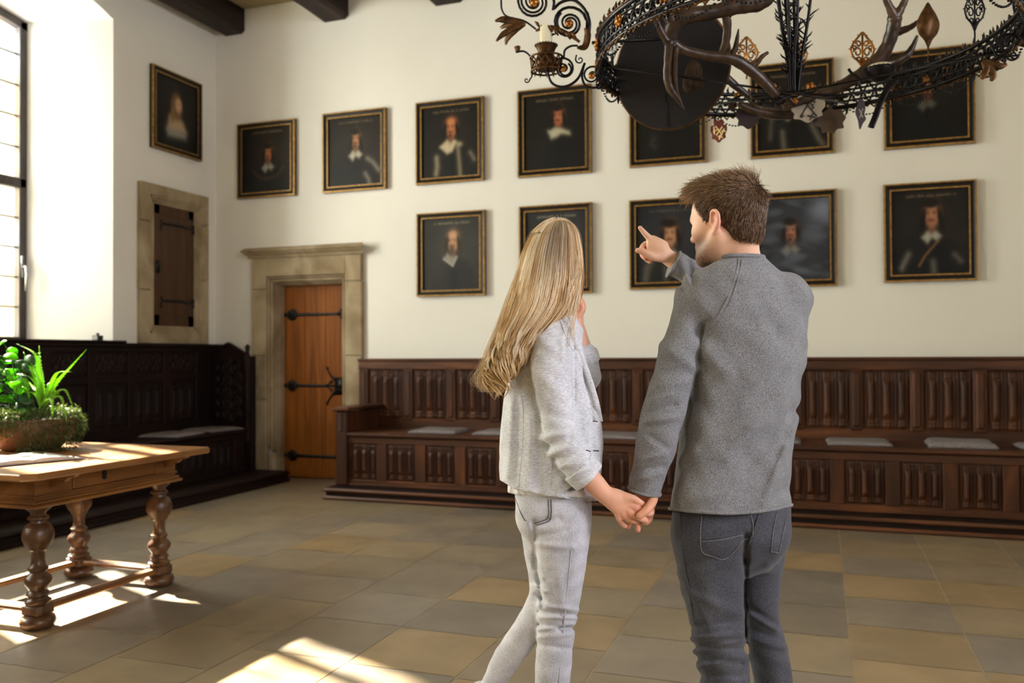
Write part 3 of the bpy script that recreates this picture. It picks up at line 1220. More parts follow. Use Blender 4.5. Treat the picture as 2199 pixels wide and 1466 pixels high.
g1 = 'flat grey cushions on the long bench'
cz = 0.596
CU = [(-3.33, 0.03, 'flat grey cushion nearest to the armrest of the long bench'),
      (-2.70, 0.0, 'flat grey cushion just left of the blonde woman, half hidden behind her jacket'),
      (-1.66, -0.06, 'flat grey cushion on the bench seen between the couple, nearer to the woman'),
      (-1.15, 0.03, 'sliver of grey cushion on the bench beside the man\'s hanging sleeve'),
      (-0.40, 0.05, 'grey cushion whose right corner shows just right of the man\'s sweater'),
      (0.26, 0.04, 'flat grey cushion on the bench, second to the right of the man'),
      (0.98, -0.03, 'thick grey cushion on the bench near the right edge of the picture'),
      (1.60, 0.03, 'grey cushion on the bench cut off by the right edge of the picture')]
for i, (x, rz, lab) in enumerate(CU):
    cushion(x, 7.37, cz, 0.46, 0.42, 0.05 if i == 6 else 0.032, rz, lab, g1, 30+i)
g2 = 'flat grey cushions on the dark bench by the window wall'
cushion(-5.86, 6.76, 0.549, 0.42, 0.46, 0.028, 0.12, 'grey cushion in the shade on the left bench, nearer to the table', g2, 51)
cushion(-5.87, 7.36, 0.549, 0.42, 0.44, 0.028, -0.10, 'grey cushion on the left bench right beside the carved stall end', g2, 52)

# small dark box on the sill of the reveal
m = MB()
m.box((-6.28, 6.20, 1.4525), (-6.21, 6.27, 1.50), 0.006)
m.lathe([(0.014, 0), (0.014, 0.02), (0.010, 0.024)], (-6.245, 6.235, 1.4995), 12)
o = m.build('gadget_box', 'black_plastic', origin=(-6.245, 6.235, 1.4525))
tag(o, 'small black box standing on the sill at the edge of the window reveal', 'box')
# ------------------------------------------------------------------ portraits
PW, PH = 92, 106


def soft(d, s):
    return 1/(1+np.exp(np.clip(d/s, -40, 40)))


class Canvas:
    def __init__(s, bg1, bg2, w, h, seed):
        s.r = np.random.default_rng(seed)
        g = np.linspace(0, 1, PW)
        f = np.linspace(0, 1, PH)
        s.U, s.Vv = np.meshgrid(g, f)         # u right, v down
        s.asp = h/w
        t = np.clip(np.hypot(s.U-0.62, (s.Vv-0.42)*1.1)*1.5, 0, 1)[..., None]
        n = s.cloud(3)[..., None]
        s.C = np.array(bg2)*(1-t)+np.array(bg1)*t
        s.C = s.C*(0.75+0.5*n)*0.75

    def cloud(s, k=3):
        n = 0*s.U
        for i in range(6):
            a, b, c, d = s.r.uniform(2, 5*k), s.r.uniform(2, 5*k), *s.r.uniform(0, 6.3, 2)
            n += np.sin(s.U*a+c+1.3*np.sin(s.Vv*b+d))*np.cos(s.Vv*b*0.7+d)
        return np.clip(0.5+n/7, 0, 1)

    def lay(s, a, col):
        a = np.clip(a, 0, 1)[..., None]
        s.C = s.C*(1-a)+np.array(col)*a

    def ell(s, x, y, a, b, col, rot=0, soften=0.12, alpha=1.0):
        c, q = math.cos(rot), math.sin(rot)
        dx, dy = s.U-x, (s.Vv-y)*s.asp
        X, Y = dx*c+dy*q, -dx*q+dy*c
        s.lay(alpha*soft(np.sqrt((X/a)**2+(Y/(b*s.asp))**2)-1, soften), col)

    def poly(s, pts, col, soften=0.008, alpha=1.0):
        pts = np.asarray(pts, float)
        inside = np.zeros_like(s.U, bool)
        d = np.full_like(s.U, 9.0)
        n = len(pts)
        for i in range(n):
            x1, y1 = pts[i]
            x2, y2 = pts[(i+1) % n]
            cond = ((y1 > s.Vv) != (y2 > s.Vv)) & (s.U < (x2-x1)*(s.Vv-y1)/(y2-y1+1e-12)+x1)
            inside ^= cond
            ex, ey = x2-x1, y2-y1
            t = np.clip(((s.U-x1)*ex+(s.Vv-y1)*ey)/(ex*ex+ey*ey+1e-12), 0, 1)
            d = np.minimum(d, np.hypot(s.U-x1-t*ex, s.Vv-y1-t*ey))
        s.lay(alpha*soft(np.where(inside, -d, d), soften), col)

    def stroke(s, pts, w, col, alpha=1.0, soften=0.006):
        pts = np.asarray(pts, float)
        d = np.full_like(s.U, 9.0)
        for (x1, y1), (x2, y2) in zip(pts[:-1], pts[1:]):
            ex, ey = x2-x1, y2-y1
            t = np.clip(((s.U-x1)*ex+(s.Vv-y1)*ey)/(ex*ex+ey*ey+1e-12), 0, 1)
            d = np.minimum(d, np.hypot(s.U-x1-t*ex, s.Vv-y1-t*ey))
        s.lay(alpha*soft(d-w, soften), col)


def sitter(c, fx=0.5, fy=0.32, fw=0.082, fh=0.105, skin=(168, 112, 76), hair=(24, 17, 13), hairlen=0.13, bald=False, beard='goatee', coat=(18, 17, 17), collar='fall', ccol=(190, 182, 164), sleeves=(), turn=-1, tilt=0.0, text=True, textc=(120, 104, 76), shoulder=0.55, dim=1.0):
    R = lambda q: np.array(rgb(*q))*dim
    sk, hr, ct, cc = R(skin)*np.array([0.78, 0.80, 0.80]), R(hair)*0.7, R(coat)*0.8, R(ccol)*0.85
    # coat and shoulders
    sy = fy+fh+0.095
    c.poly([(fx-0.38, 1.05), (fx-0.34, sy+0.16), (fx-0.2, sy+0.04), (fx-0.06, sy-0.03), (fx+0.06, sy-0.03), (fx+0.22, sy+0.04), (fx+0.37, sy+0.18), (fx+0.42, 1.05)], ct, 0.02)
    c.poly([(fx-0.05, sy), (fx+0.05, sy), (fx+0.08, 1.05), (fx-0.02, 1.05)], ct*0.55, 0.02, 0.7)
    c.ell(fx-0.22, sy+0.16, 0.10, 0.12, ct*1.7+0.001, 0.3, 0.35, 0.5)
    # hair behind
    c.ell(fx-turn*0.015, fy+hairlen*0.3, fw*1.55, fh*1.15+hairlen*0.35, hr, 0, 0.14)
    # neck, collar
    c.poly([(fx-0.034, fy+fh*0.5), (fx+0.034, fy+fh*0.5), (fx+0.038, sy), (fx-0.038, sy)], sk*0.4, 0.01)
    if collar == 'fall':
        c.poly([(fx-0.13, sy+0.02), (fx-0.055, sy-0.05), (fx, sy-0.015), (fx+0.05, sy-0.05), (fx+0.12, sy+0.01), (fx+0.06, sy+0.055), (fx, sy+0.02), (fx-0.06, sy+0.085)], cc, 0.010)
        c.poly([(fx-0.055, sy-0.05), (fx, sy-0.015), (fx-0.02, sy+0.0)], cc*0.5, 0.008, .7)
    elif collar == 'wide':
        c.poly([(fx-0.20, sy+0.03), (fx-0.07, sy-0.06), (fx+0.0, sy-0.01), (fx+0.05, sy-0.06), (fx+0.10, sy-0.03), (fx+0.02, sy+0.10), (fx-0.07, sy+0.13)], cc, 0.010)
        c.poly([(fx-0.07, sy-0.06), (fx+0.0, sy-0.01), (fx-0.02, sy+0.06)], cc*0.6, 0.01, .6)
        c.ell(fx+0.14, sy+0.01, 0.05, 0.03, cc*0.6, 0, 0.3)
    elif collar == 'lace':
        c.poly([(fx-0.16, sy-0.03), (fx-0.04, sy-0.07), (fx+0.05, sy-0.055), (fx+0.18, sy+0.0), (fx+0.19, sy+0.03), (fx+0.05, sy+0.01), (fx-0.03, sy+0.05), (fx-0.11, sy+0.065)], cc, 0.012)
    elif collar == 'vee':
        c.poly([(fx-0.16, sy+0.0), (fx-0.10, sy-0.08), (fx-0.02, sy-0.02), (fx+0.06, sy-0.03), (fx+0.0, sy+0.10)], cc*0.55, 0.010)
        c.stroke([(fx-0.16, sy+0.0), (fx+0.0, sy+0.10), (fx+0.07, sy-0.02)], 0.006, cc)
    # face
    c.ell(fx, fy-fh*0.22, fw, fh*0.80, sk*0.80, tilt, 0.10)
    c.ell(fx, fy+fh*0.22, fw*0.74, fh*0.78, sk*0.74, tilt, 0.12)
    c.ell(fx+turn*-0.022, fy-fh*0.15, fw*0.72, fh*0.78, sk*1.15, tilt, 0.25, 0.8)
    c.ell(fx+turn*-0.035, fy+fh*0.2, fw*0.32, fh*0.25, R((160, 88, 60)), 0, 0.4, 0.35)
    if not bald:
        c.ell(fx+turn*0.01, fy-fh*0.95, fw*1.15, fh*0.42, hr, tilt, 0.12)
    else:
        c.ell(fx, fy-fh*0.62, fw*0.7, fh*0.35, sk*1.35, 0, 0.3, 0.7)
    for sx in (-1, 1):
        c.ell(fx+sx*fw*1.10, fy+fh*0.10+hairlen*0.3, fw*0.36, fh*0.75+hairlen*0.4, hr, sx*-0.16, 0.15)
    ex = fx+turn*0.012
    for sx in (-1, 1):
        c.ell(ex+sx*fw*0.42, fy-fh*0.12, fw*0.20, fh*0.07, sk*0.28, 0, 0.25, 0.9)
        c.stroke([(ex+sx*fw*0.42-0.018, fy-fh*0.27), (ex+sx*fw*0.42+0.018, fy-fh*0.29)], 0.004, hr*1.2+0.01, 0.8)
    c.stroke([(ex-0.004, fy-fh*0.15), (ex+turn*0.012, fy+fh*0.22), (ex-0.006, fy+fh*0.27)], 0.004, sk*0.42, 0.8)
    c.ell(ex-turn*0.008, fy+fh*0.02, 0.010, fh*0.2, sk*1.45, 0, 0.3, 0.6)
    if beard != 'none':
        c.stroke([(ex-0.036, fy+fh*0.44), (ex, fy+fh*0.37), (ex+0.036, fy+fh*0.44)], 0.0075, hr*1.3+0.004)
    c.stroke([(ex-0.015, fy+fh*0.52), (ex+0.015, fy+fh*0.52)], 0.0055, R((150, 62, 50)), 0.9)
    if beard == 'goatee':
        c.ell(ex, fy+fh*0.80, fw*0.26, fh*0.22, hr*1.3+0.004, 0, 0.2, 0.9)
    elif beard == 'full':
        c.ell(ex, fy+fh*0.86, fw*0.42, fh*0.42, hr*1.4+0.01, 0, 0.2, 0.9)
    for pts, w, a in sleeves:
        c.stroke(pts, w*0.8, cc*0.7, a*0.75, 0.016)
        c.stroke([(q[0]+0.02, q[1]) for q in pts], w*0.35, cc*0.25, a*0.7, 0.006)
    if text:
        x = 0.2
        r = c.r
        while x < 0.82:
            L = r.uniform(0.015, 0.04)
            y = 0.068+r.uniform(-0.004, 0.004)
            c.stroke([(x, y+0.008), (x+L*0.4, y-0.010), (x+L, y+0.008)], 0.0035, R(textc), 0.8, 0.003)
            x += L+r.choice([0.008, 0.035], p=[0.75, 0.25])


def paint(kind, w, h, seed):
    dk, br = rgb(16, 13, 11), rgb(40, 33, 26)
    gy, gl = rgb(44, 44, 42), rgb(70, 71, 68)
    if kind == 0:
        c = Canvas(dk, rgb(48, 38, 26), w, h, seed)
        sitter(c, 0.53, 0.40, 0.085, 0.115, (176, 108, 62), collar='fall', ccol=(150, 148, 138), hairlen=0.12)
        c.stroke([(0.2, 0.66), (0.34, 0.77), (0.52, 0.80), (0.72, 0.76), (0.84, 0.64)], 0.012, rgb(92, 66, 44), 0.45, 0.012)
    elif kind == 1:
        c = Canvas(rgb(22, 18, 15), rgb(50, 42, 34), w, h, seed)
        sitter(c, 0.52, 0.33, 0.085, 0.12, (184, 132, 92), collar='fall', hairlen=0.14, sleeves=[([(0.74, 0.62), (0.84, 0.68), (0.95, 0.80)], 0.022, 0.9), ([(0.70, 0.84), (0.76, 0.92), (0.78, 0.99)], 0.018, 0.8)])
    elif kind == 2:
        c = Canvas(dk, rgb(34, 28, 22), w, h, seed)
        sitter(c, 0.52, 0.31, 0.10, 0.135, (188, 118, 72), bald=True, collar='wide', ccol=(206, 190, 156), hairlen=0.04, sleeves=[([(0.26, 0.72), (0.27, 0.85), (0.25, 0.95)], 0.032, 1), ([(0.64, 0.60), (0.66, 0.75), (0.68, 0.98)], 0.018, 0.9), ([(0.86, 0.68), (0.93, 0.78)], 0.016, 0.7)])
    elif kind == 3:
        c = Canvas(rgb(18, 15, 12), rgb(28, 23, 18), w, h, seed)
        sitter(c, 0.56, 0.30, 0.09, 0.125, (176, 108, 72), collar='lace', ccol=(186, 180, 154), hairlen=0.07, beard='mous')
    elif kind == 4:
        c = Canvas(rgb(16, 13, 11), rgb(30, 25, 20), w, h, seed)
        sitter(c, 0.50, 0.27, 0.085, 0.12, (160, 96, 66), collar='fall', ccol=(100, 98, 92), sleeves=[([(0.28, 0.72), (0.24, 0.80), (0.3, 0.84)], 0.035, 0.4)])
    elif kind == 5:
        c = Canvas(rgb(20, 15, 13), rgb(40, 34, 28), w, h, seed)
        sitter(c, 0.50, 0.34, 0.085, 0.12, (150, 96, 70), collar='fall', ccol=(150, 142, 124), sleeves=[([(0.36, 0.78), (0.38, 0.98)], 0.026, 0.8), ([(0.78, 0.72), (0.88, 0.9), (0.94, 0.97)], 0.024, 0.8), ([(0.2, 0.6), (0.18, 0.85)], 0.018, 0.5)])
    elif kind == 6:
        c = Canvas(rgb(12, 10, 9), rgb(22, 19, 16), w, h, seed)
        sitter(c, 0.48, 0.36, 0.085, 0.115, (130, 76, 50), collar='fall', ccol=(80, 78, 72), coat=(12, 12, 13), text=False)
    elif kind == 7:
        c = Canvas(rgb(48, 47, 44), rgb(70, 70, 66), w, h, seed)
        sitter(c, 0.53, 0.33, 0.10, 0.14, (198, 152, 118), hair=(64, 54, 44), bald=True, collar='vee', ccol=(196, 192, 180), coat=(44, 44, 44), beard='full', hairlen=0.06, textc=(140, 132, 110))
    elif kind == 8:
        c = Canvas(rgb(40, 41, 44), rgb(64, 65, 66), w, h, seed)
        sitter(c, 0.5, 0.34, 0.09, 0.125, (176, 128, 98), collar='fall', coat=(34, 35, 38), textc=(150, 144, 128))
    elif kind == 9:
        c = Canvas(rgb(34, 36, 42), rgb(52, 54, 60), w, h, seed)
        sitter(c, 0.52, 0.38, 0.115, 0.15, (190, 140, 104), hair=(34, 22, 18), collar='fall', ccol=(130, 124, 110), beard='mous', coat=(30, 30, 32), hairlen=0.07, textc=(90, 84, 74), sleeves=[([(0.22, 0.72), (0.16, 0.84), (0.14, 0.96)], 0.05, 0.8), ([(0.44, 0.82), (0.45, 0.97)], 0.032, 0.7)])
    elif kind == 10:
        c = Canvas(rgb(44, 47, 54), rgb(66, 70, 78), w, h, seed)
        sitter(c, 0.47, 0.40, 0.09, 0.125, (160, 112, 92), hair=(36, 32, 32), collar='fall', ccol=(120, 120, 116), coat=(56, 60, 68), hairlen=0.05, text=False)
        n = c.cloud(5)
        c.lay(np.clip((n-0.45)*1.1, 0, 0.5), rgb(104, 110, 124))
        c.ell(0.92, 0.16, 0.14, 0.12, rgb(150, 160, 180), 0.4, 0.4, 0.5)
    elif kind == 11:
        c = Canvas(rgb(24, 22, 22), rgb(44, 38, 34), w, h, seed)
        sitter(c, 0.53, 0.30, 0.105, 0.15, (178, 124, 92), hair=(26, 20, 18), collar='fall', ccol=(170, 164, 152), coat=(20, 20, 22), beard='mous', hairlen=0.12, sleeves=[([(0.22, 0.76), (0.16, 0.86), (0.13, 0.92)], 0.024, 0.9), ([(0.54, 0.86), (0.55, 0.97)], 0.030, 0.6), ([(0.82, 0.78), (0.9, 0.86)], 0.02, 0.6)])
        c.stroke([(0.62, 0.60), (0.44, 0.78), (0.36, 0.9)], 0.007, rgb(140, 104, 60), 0.8)
    else:
        c = Canvas(rgb(18, 15, 13), rgb(34, 30, 26), w, h, seed)
        c.poly([(0.2, 1.05), (0.22, 0.82), (0.35, 0.70), (0.8, 0.72), (0.9, 1.05)], rgb(24, 26, 26), 0.02)
        c.poly([(0.28, 0.75), (0.34, 0.55), (0.5, 0.50), (0.66, 0.60), (0.74, 0.72), (0.5, 0.80)], rgb(176, 150, 116), 0.02)
        c.poly([(0.27, 0.76), (0.5, 0.70), (0.74, 0.74), (0.72, 0.82), (0.30, 0.84)], rgb(140, 138, 128), 0.02)
        c.ell(0.50, 0.40, 0.13, 0.20, rgb(110, 84, 52), 0, 0.12)
        c.ell(0.55, 0.36, 0.075, 0.10, rgb(190, 150, 112), 0, 0.12)
        c.ell(0.42, 0.50, 0.05, 0.14, rgb(120, 92, 58), 0.2, 0.2)
        for s in (-1, 1):
            c.ell(0.565+s*0.03, 0.345, 0.012, 0.008, rgb(60, 44, 36), 0, 0.3)
        c.stroke([(0.55, 0.42), (0.58, 0.42)], 0.005, rgb(150, 70, 60))
    return c.C


def picture(kind, a, b, label, left=False):
    """a=(horizontal0, z0) b=(horizontal1, z1); hung flat on the back wall or on the left wall"""
    (h0, z0), (h1, z1) = a, b
    w, h = h1-h0, z1-z0
    if left:
        o = np.array([XL+0.003, h0, z0])
        ax, nz = np.array([0, 1., 0]), np.array([1., 0, 0])
    else:
        o = np.array([h0, DB-0.003, z0])
        ax, nz = np.array([1., 0, 0]), np.array([0, -1., 0])
    az = np.array([0, 0, 1.])
    root = thing('portrait_painting', label, 'painting', tuple(o+ax*w/2), 'framed portraits on the walls')
    prof = [(0.0, 0.0, 0), (0.0, 0.026, 1), (0.002, 0.046, 1), (0.014, 0.046, 1), (0.016, 0.040, 0), (0.024, 0.034, 0), (0.045, 0.030, 0), (0.048, 0.034, 1), (0.059, 0.034, 1), (0.060, 0.024, 0), (0.064, 0.014, 0)]
    V, F, mi = [], [], []
    n = len(prof)
    for cx, cy, sx, sy in ((0, 0, 1, 1), (w, 0, -1, 1), (w, h, -1, -1), (0, h, 1, -1)):
        for d, hh, _ in prof:
            V.append(o+ax*(cx+sx*d)+az*(cy+sy*d)+nz*hh)
    for k in range(4):
        k2 = (k+1) % 4
        for i in range(n-1):
            F.append((k*n+i, k2*n+i, k2*n+i+1, k*n+i+1))
            mi.append(1 if prof[i][2] and prof[i+1][2] else 0)
    F.append((0, n, 2*n, 3*n))
    mi.append(0)
    put('frame', V, F, ['frame_black', 'frame_gold'], root, mi=mi)
    Cc = paint(kind, w-0.12, h-0.12, 100+kind)
    G = []
    for j in range(PH):
        for i in range(PW):
            G.append(o+ax*(0.062+(w-0.124)*i/(PW-1))+az*(h-0.062-(h-0.124)*j/(PH-1))+nz*0.016)
    F = [(j*PW+i, j*PW+i+1, (j+1)*PW+i+1, (j+1)*PW+i) for j in range(PH-1) for i in range(PW-1)]
    put('canvas', G, F, 'oil_canvas', root, True, col=Cc.reshape(-1, 3))


PICS = [(0, (-5.90, 2.985), (-5.18, 3.79), 'dark framed portrait of a long-haired man, upper row, directly above the stone door'),
        (1, (-4.845, 2.98), (-4.115, 3.80), 'framed portrait of a dark-haired man with goatee, upper row, second from the corner'),
        (2, (-3.78, 2.99), (-3.06, 3.805), 'framed portrait of a balding man in a wide white collar, upper row'),
        (3, (-2.71, 2.985), (-1.99, 3.81), 'framed portrait of a ruddy man in a lace collar, below the chandelier candle'),
        (4, (-1.635, 3.0), (-0.94, 3.80), 'framed portrait half hidden behind the round dark board of the chandelier'),
        (5, (-0.57, 2.995), (0.12, 3.80), 'framed portrait with white sleeves hidden behind the hanging chandelier shields, above the man'),
        (6, (0.50, 2.985), (1.18, 3.785), 'very dark framed portrait behind the right side of the chandelier'),
        (7, (-3.775, 1.88), (-3.05, 2.705), 'framed grey portrait of an older bearded man, lower row, nearest to the stone door'),
        (8, (-2.70, 1.872), (-1.99, 2.71), 'framed grey portrait mostly hidden behind the blonde woman'),
        (9, (-1.64, 1.89), (-0.93, 2.70), 'framed portrait of a moustached man behind the pointing hand'),
        (10, (-0.58, 1.872), (0.13, 2.69), 'hazy blue-grey framed portrait partly behind the man\'s head'),
        (11, (0.49, 1.885), (1.18, 2.695), 'framed portrait of a man with a sash, lower row, rightmost')]
for k, a, b, lab in PICS:
    picture(k, a, b, lab)
picture(12, (6.842, 3.362), (7.565, 4.185), 'dark framed portrait of a woman on the left wall above the small cupboard', True)

# ------------------------------------------------------------------ table with drawer and turned legs
TX0, TX1, TY0, TY1, TZ = -4.42, -3.33, 2.93, 4.17, 0.782
tb = thing('oak_table', 'old oak table with ball-turned legs, stretchers and a drawer, half in the sun', 'table', (-3.87, 3.6, 0))
m = MB()
n = [(TX0+0.03, TY0), (TX1-0.05, TY0), (TX1, TY0+0.05), (TX1, TY1-0.02), (TX1-0.02, TY1), (TX0+0.02, TY1), (TX0, TY1-0.02), (TX0, TY0+0.03)]
k = len(n)
V, F = [], []
cx_, cy_ = (TX0+TX1)/2, (TY0+TY1)/2
for s_, z in ((0.985, TZ-0.034), (1.0, TZ-0.026), (1.0, TZ-0.006), (0.992, TZ)):
    V += [(cx_+(x-cx_)*s_, cy_+(y-cy_)*s_, z) for x, y in n]
for j in range(3):
    for i in range(k):
        i2 = (i+1) % k
        F.append((j*k+i, j*k+i2, (j+1)*k+i2, (j+1)*k+i))
F += [tuple(range(k))[::-1], tuple(range(3*k, 4*k))]
m.add(V, F)
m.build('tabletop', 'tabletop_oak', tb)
AX0, AX1, AY0, AY1 = -4.23, -3.515, 3.13, 4.08
m = MB()
zt = TZ-0.034
for a, b in (((AX0, AY0), (AX1-0.031, AY0+0.03)), ((AX0, AY1-0.03), (AX1-0.031, AY1)), ((AX0, AY0+0.031), (AX0+0.03, AY1-0.031))):
    m.box((a[0], a[1], 0.612), (b[0], b[1], zt))
m.box((AX1-0.03, AY0, 0.646), (AX1, AY0+0.22, zt-0.021))
m.box((AX1-0.03, AY1-0.16, 0.646), (AX1, AY1, zt-0.021))
m.box((AX1-0.03, AY0, 0.612), (AX1, AY1, 0.645))
m.box((AX1-0.03, AY0, zt-0.02), (AX1, AY1, zt))
for g, z0, z1 in ((0.010, 0.635, 0.648), (0.018, 0.606, 0.622), (0.030, 0.590, 0.606)):
    m.box((AX0-g, AY0-g, z0), (AX1+g, AY1+g, z1), 0.004)
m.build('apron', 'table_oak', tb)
m = MB()
m.box((AX1-0.02, AY0+0.225, 0.650), (AX1+0.004, AY1-0.165, zt-0.004), 0.004)
m.box((AX1-0.4, AY0+0.24, 0.655), (AX1-0.02, AY1-0.18, zt-0.01))
dw = m.build('drawer', 'table_oak', tb)
m = MB()
m.plate([(-0.014, -0.022), (0, -0.03), (0.014, -0.022), (0.014, 0.02), (0, 0.03), (-0.014, 0.02)], (AX1+0.006, 3.55, 0.70), (0, 1, 0), (0, 0, 1), 0.004)
me_ = m.build('keyhole_plate', 'black_iron', tb)
me_.location = Vector((0, 0, 0))
me_.parent = dw
me_.data.transform(Matrix.Identity(4))
for y in (AY0+0.10, AY1-0.08):                    # shaped brackets under the overhanging top
    m = MB()
    pr = [(0, 0), (0.165, 0), (0.15, -0.012), (0.11, -0.022), (0.09, -0.04), (0.05, -0.048), (0.0, -0.07)]
    m.plate(pr, (AX1, y, zt), (1, 0, 0), (0, 0, 1), 0.03)
    m.build('bracket', 'table_oak', tb)
for x in (AX1-0.08,):
    m = MB()
    m.plate(pr[:2]+[(0.06, -0.02), (0.0, -0.05)], (x, AY1, zt), (0, 0.5, 0), (0, 0, 1), 0.03)
    m.build('bracket', 'table_oak', tb)
LEG = [(0.052, 0.002), (0.074, 0.014), (0.082, 0.036), (0.074, 0.058), (0.050, 0.068), (0.050, 0.070)]
LEG2 = [(0.050, 0.118), (0.058, 0.124), (0.060, 0.136), (0.046, 0.146), (0.044, 0.152), (0.052, 0.164), (0.048, 0.176), (0.040, 0.184), (0.045, 0.196), (0.058, 0.214), (0.063, 0.232), (0.056, 0.250), (0.040, 0.264), (0.036, 0.272), (0.046, 0.282), (0.046, 0.292), (0.034, 0.302), (0.030, 0.33), (0.034, 0.372), (0.044, 0.380), (0.044, 0.388), (0.060, 0.406), (0.070, 0.432), (0.072, 0.452), (0.066, 0.478), (0.052, 0.500), (0.038, 0.508), (0.036, 0.520), (0.048, 0.528), (0.048, 0.536), (0.034, 0.546), (0.036, 0.560), (0.058, 0.578), (0.062, 0.592)]
LX_ = [(-3.575, 3.205), (-4.165, 3.205), (-4.165, 4.02), (-3.575, 4.02)]
for x, y in LX_:
    m = MB()
    m.lathe(LEG, (x, y, 0), 28)
    m.box((x-0.052, y-0.052, 0.070), (x+0.052, y+0.052, 0.118), 0.006)
    m.lathe(LEG2, (x, y, 0), 28)
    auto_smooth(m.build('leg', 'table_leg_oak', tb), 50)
for (a, b) in ((0, 1), (1, 2), (2, 3), (3, 0)):
    (x0, y0), (x1, y1) = LX_[a], LX_[b]
    m = MB()
    if abs(x0-x1) > 0.1:
        m.box((min(x0, x1)+0.05, y0-0.032, 0.080), (max(x0, x1)-0.05, y0+0.032, 0.108), 0.008)
    else:
        m.box((x0-0.032, min(y0, y1)+0.05, 0.080), (x0+0.032, max(y0, y1)-0.05, 0.108), 0.008)
    m.build('stretcher', 'table_oak', tb)

# ------------------------------------------------------------------ open book with a pen
bk = thing('open_book', 'open visitors book with blank white pages lying on the oak table', 'book', (-3.86, 3.36, TZ))
ang = 1.22
ca, sa = math.cos(ang), math.sin(ang)
bc = np.array([-3.81, 3.31])


def bxy(a, b):
    return bc+np.array([a*ca-b*sa, a*sa+b*ca])


for sgn, nm in ((-1, 'left_pages'), (1, 'right_pages')):
    V, F = [], []
    na, nb = 18, 8
    for j in range(nb):
        for i in range(na):
            t = i/(na-1)
            q = bxy(sgn*0.235*t, -0.165+0.33*j/(nb-1))
            z = TZ+0.006+0.022*math.sin(math.pi*min(1, 0.10+t*0.95))**0.6*(1-0.45*t)
            V.append((q[0], q[1], z))
    base = len(V)
    for j in range(nb):
        for i in range(na):
            x, y, z = V[j*na+i]
            V.append((x, y, TZ+0.004))
    for j in range(nb-1):
        for i in range(na-1):
            a = j*na+i
            F.append((a, a+1, a+na+1, a+na))
            F.append((base+a, base+a+na, base+a+na+1, base+a+1))
    ring = list(range(na))+[j*na+na-1 for j in range(1, nb)]+[(nb-1)*na+i for i in range(na-2, -1, -1)]+[j*na for j in range(nb-2, 0, -1)]
    for a, b in zip(ring, ring[1:]+ring[:1]):
        F.append((a, a+base, b+base, b))
    put(nm, V, F, 'page_paper', bk, True)
m = MB()
c4 = [bxy(-0.245, -0.172), bxy(0.245, -0.172), bxy(0.245, 0.172), bxy(-0.245, 0.172)]
m.add([(*q, TZ+0.0005) for q in c4]+[(*q, TZ+0.004) for q in c4], [(3, 2, 1, 0), (4, 5, 6, 7), (0, 1, 5, 4), (1, 2, 6, 5), (2, 3, 7, 6), (3, 0, 4, 7)])
m.build('cover', 'black_plastic', bk)
m = MB()
q0, q1 = bxy(0.05, 0.00), bxy(0.13, 0.05)
m.tube([(*q0, TZ+0.033), (*(q0*0.1+q1*0.9), TZ+0.0275), (*q1, TZ+0.027)], [0.002, 0.005, 0.005], 8)
o = m.build('pen', 'black_plastic', origin=(*q0, TZ+0.03))
tag(o, 'dark pen lying on the open book', 'pen')

# ------------------------------------------------------------------ planted bowl
PC = np.array([-4.245, 3.755, TZ])
bw = MB()
bw.lathe([(0.13, 0.001), (0.16, 0.012), (0.205, 0.06), (0.232, 0.12), (0.240, 0.165), (0.240, 0.18), (0.226, 0.18), (0.220, 0.150), (0.0, 0.150)], PC, 40)
o = bw.build('planter_bowl', 'terracotta', smooth=True, origin=tuple(PC))
auto_smooth(o, 40)
tag(o, 'wide brown pottery bowl holding the plants on the table', 'bowl')
sb = MB()
sb.lathe([(0.218, 0.1515), (0.216, 0.158), (0.12, 0.172), (0.0, 0.176)], PC, 32)
so = sb.build('potting_soil', 'soil', smooth=True, origin=tuple(PC))
tag(so, 'dark potting soil filling the pottery bowl', 'soil')
so['kind'] = 'stuff'


def blade(m, pts, w, th=0.25, n=8, teeth=False):
    P_ = catmull(pts, 6)
    K = len(P_)
    t = np.linspace(0, 1, K)
    r = w*np.clip(1-t**1.6, 0.06, 1)*np.clip(0.55+t*3, 0, 1)
    T = np.gradient(P_, axis=0)
    side = np.cross(T, [0, 0, 1.])
    side /= np.linalg.norm(side, axis=1)[:, None]+1e-9
    nrm = np.cross(side, T)
    nrm /= np.linalg.norm(nrm, axis=1)[:, None]+1e-9
    V, F = [], []
    for i in range(K):
        for k in range(n):
            a = 2*math.pi*k/n
            V.append(P_[i]+side[i]*r[i]*math.cos(a)+nrm[i]*(r[i]*th*math.sin(a)-(r[i]*0.35*math.cos(a)**2*-1)))
    for i in range(K-1):
        for k in range(n):
            k2 = (k+1) % n
            F.append((i*n+k, i*n+k2, (i+1)*n+k2, (i+1)*n+k))
    F += [tuple(range(n))[::-1], tuple(range((K-1)*n, K*n))]
    m.add(V, F)
    if teeth:
        for i in range(2, K-2):
            for s in (1, -1):
                b = P_[i]+side[i]*s*r[i]*0.95
                tp = P_[i]+side[i]*s*(r[i]+0.006)+T[i]/np.linalg.norm(T[i])*0.004
                q = T[i]/np.linalg.norm(T[i])*0.0035
                m.add([b-q, b+q, tp, b+nrm[i]*0.002], [(0, 1, 2), (0, 2, 3), (1, 3, 2), (0, 3, 1)])


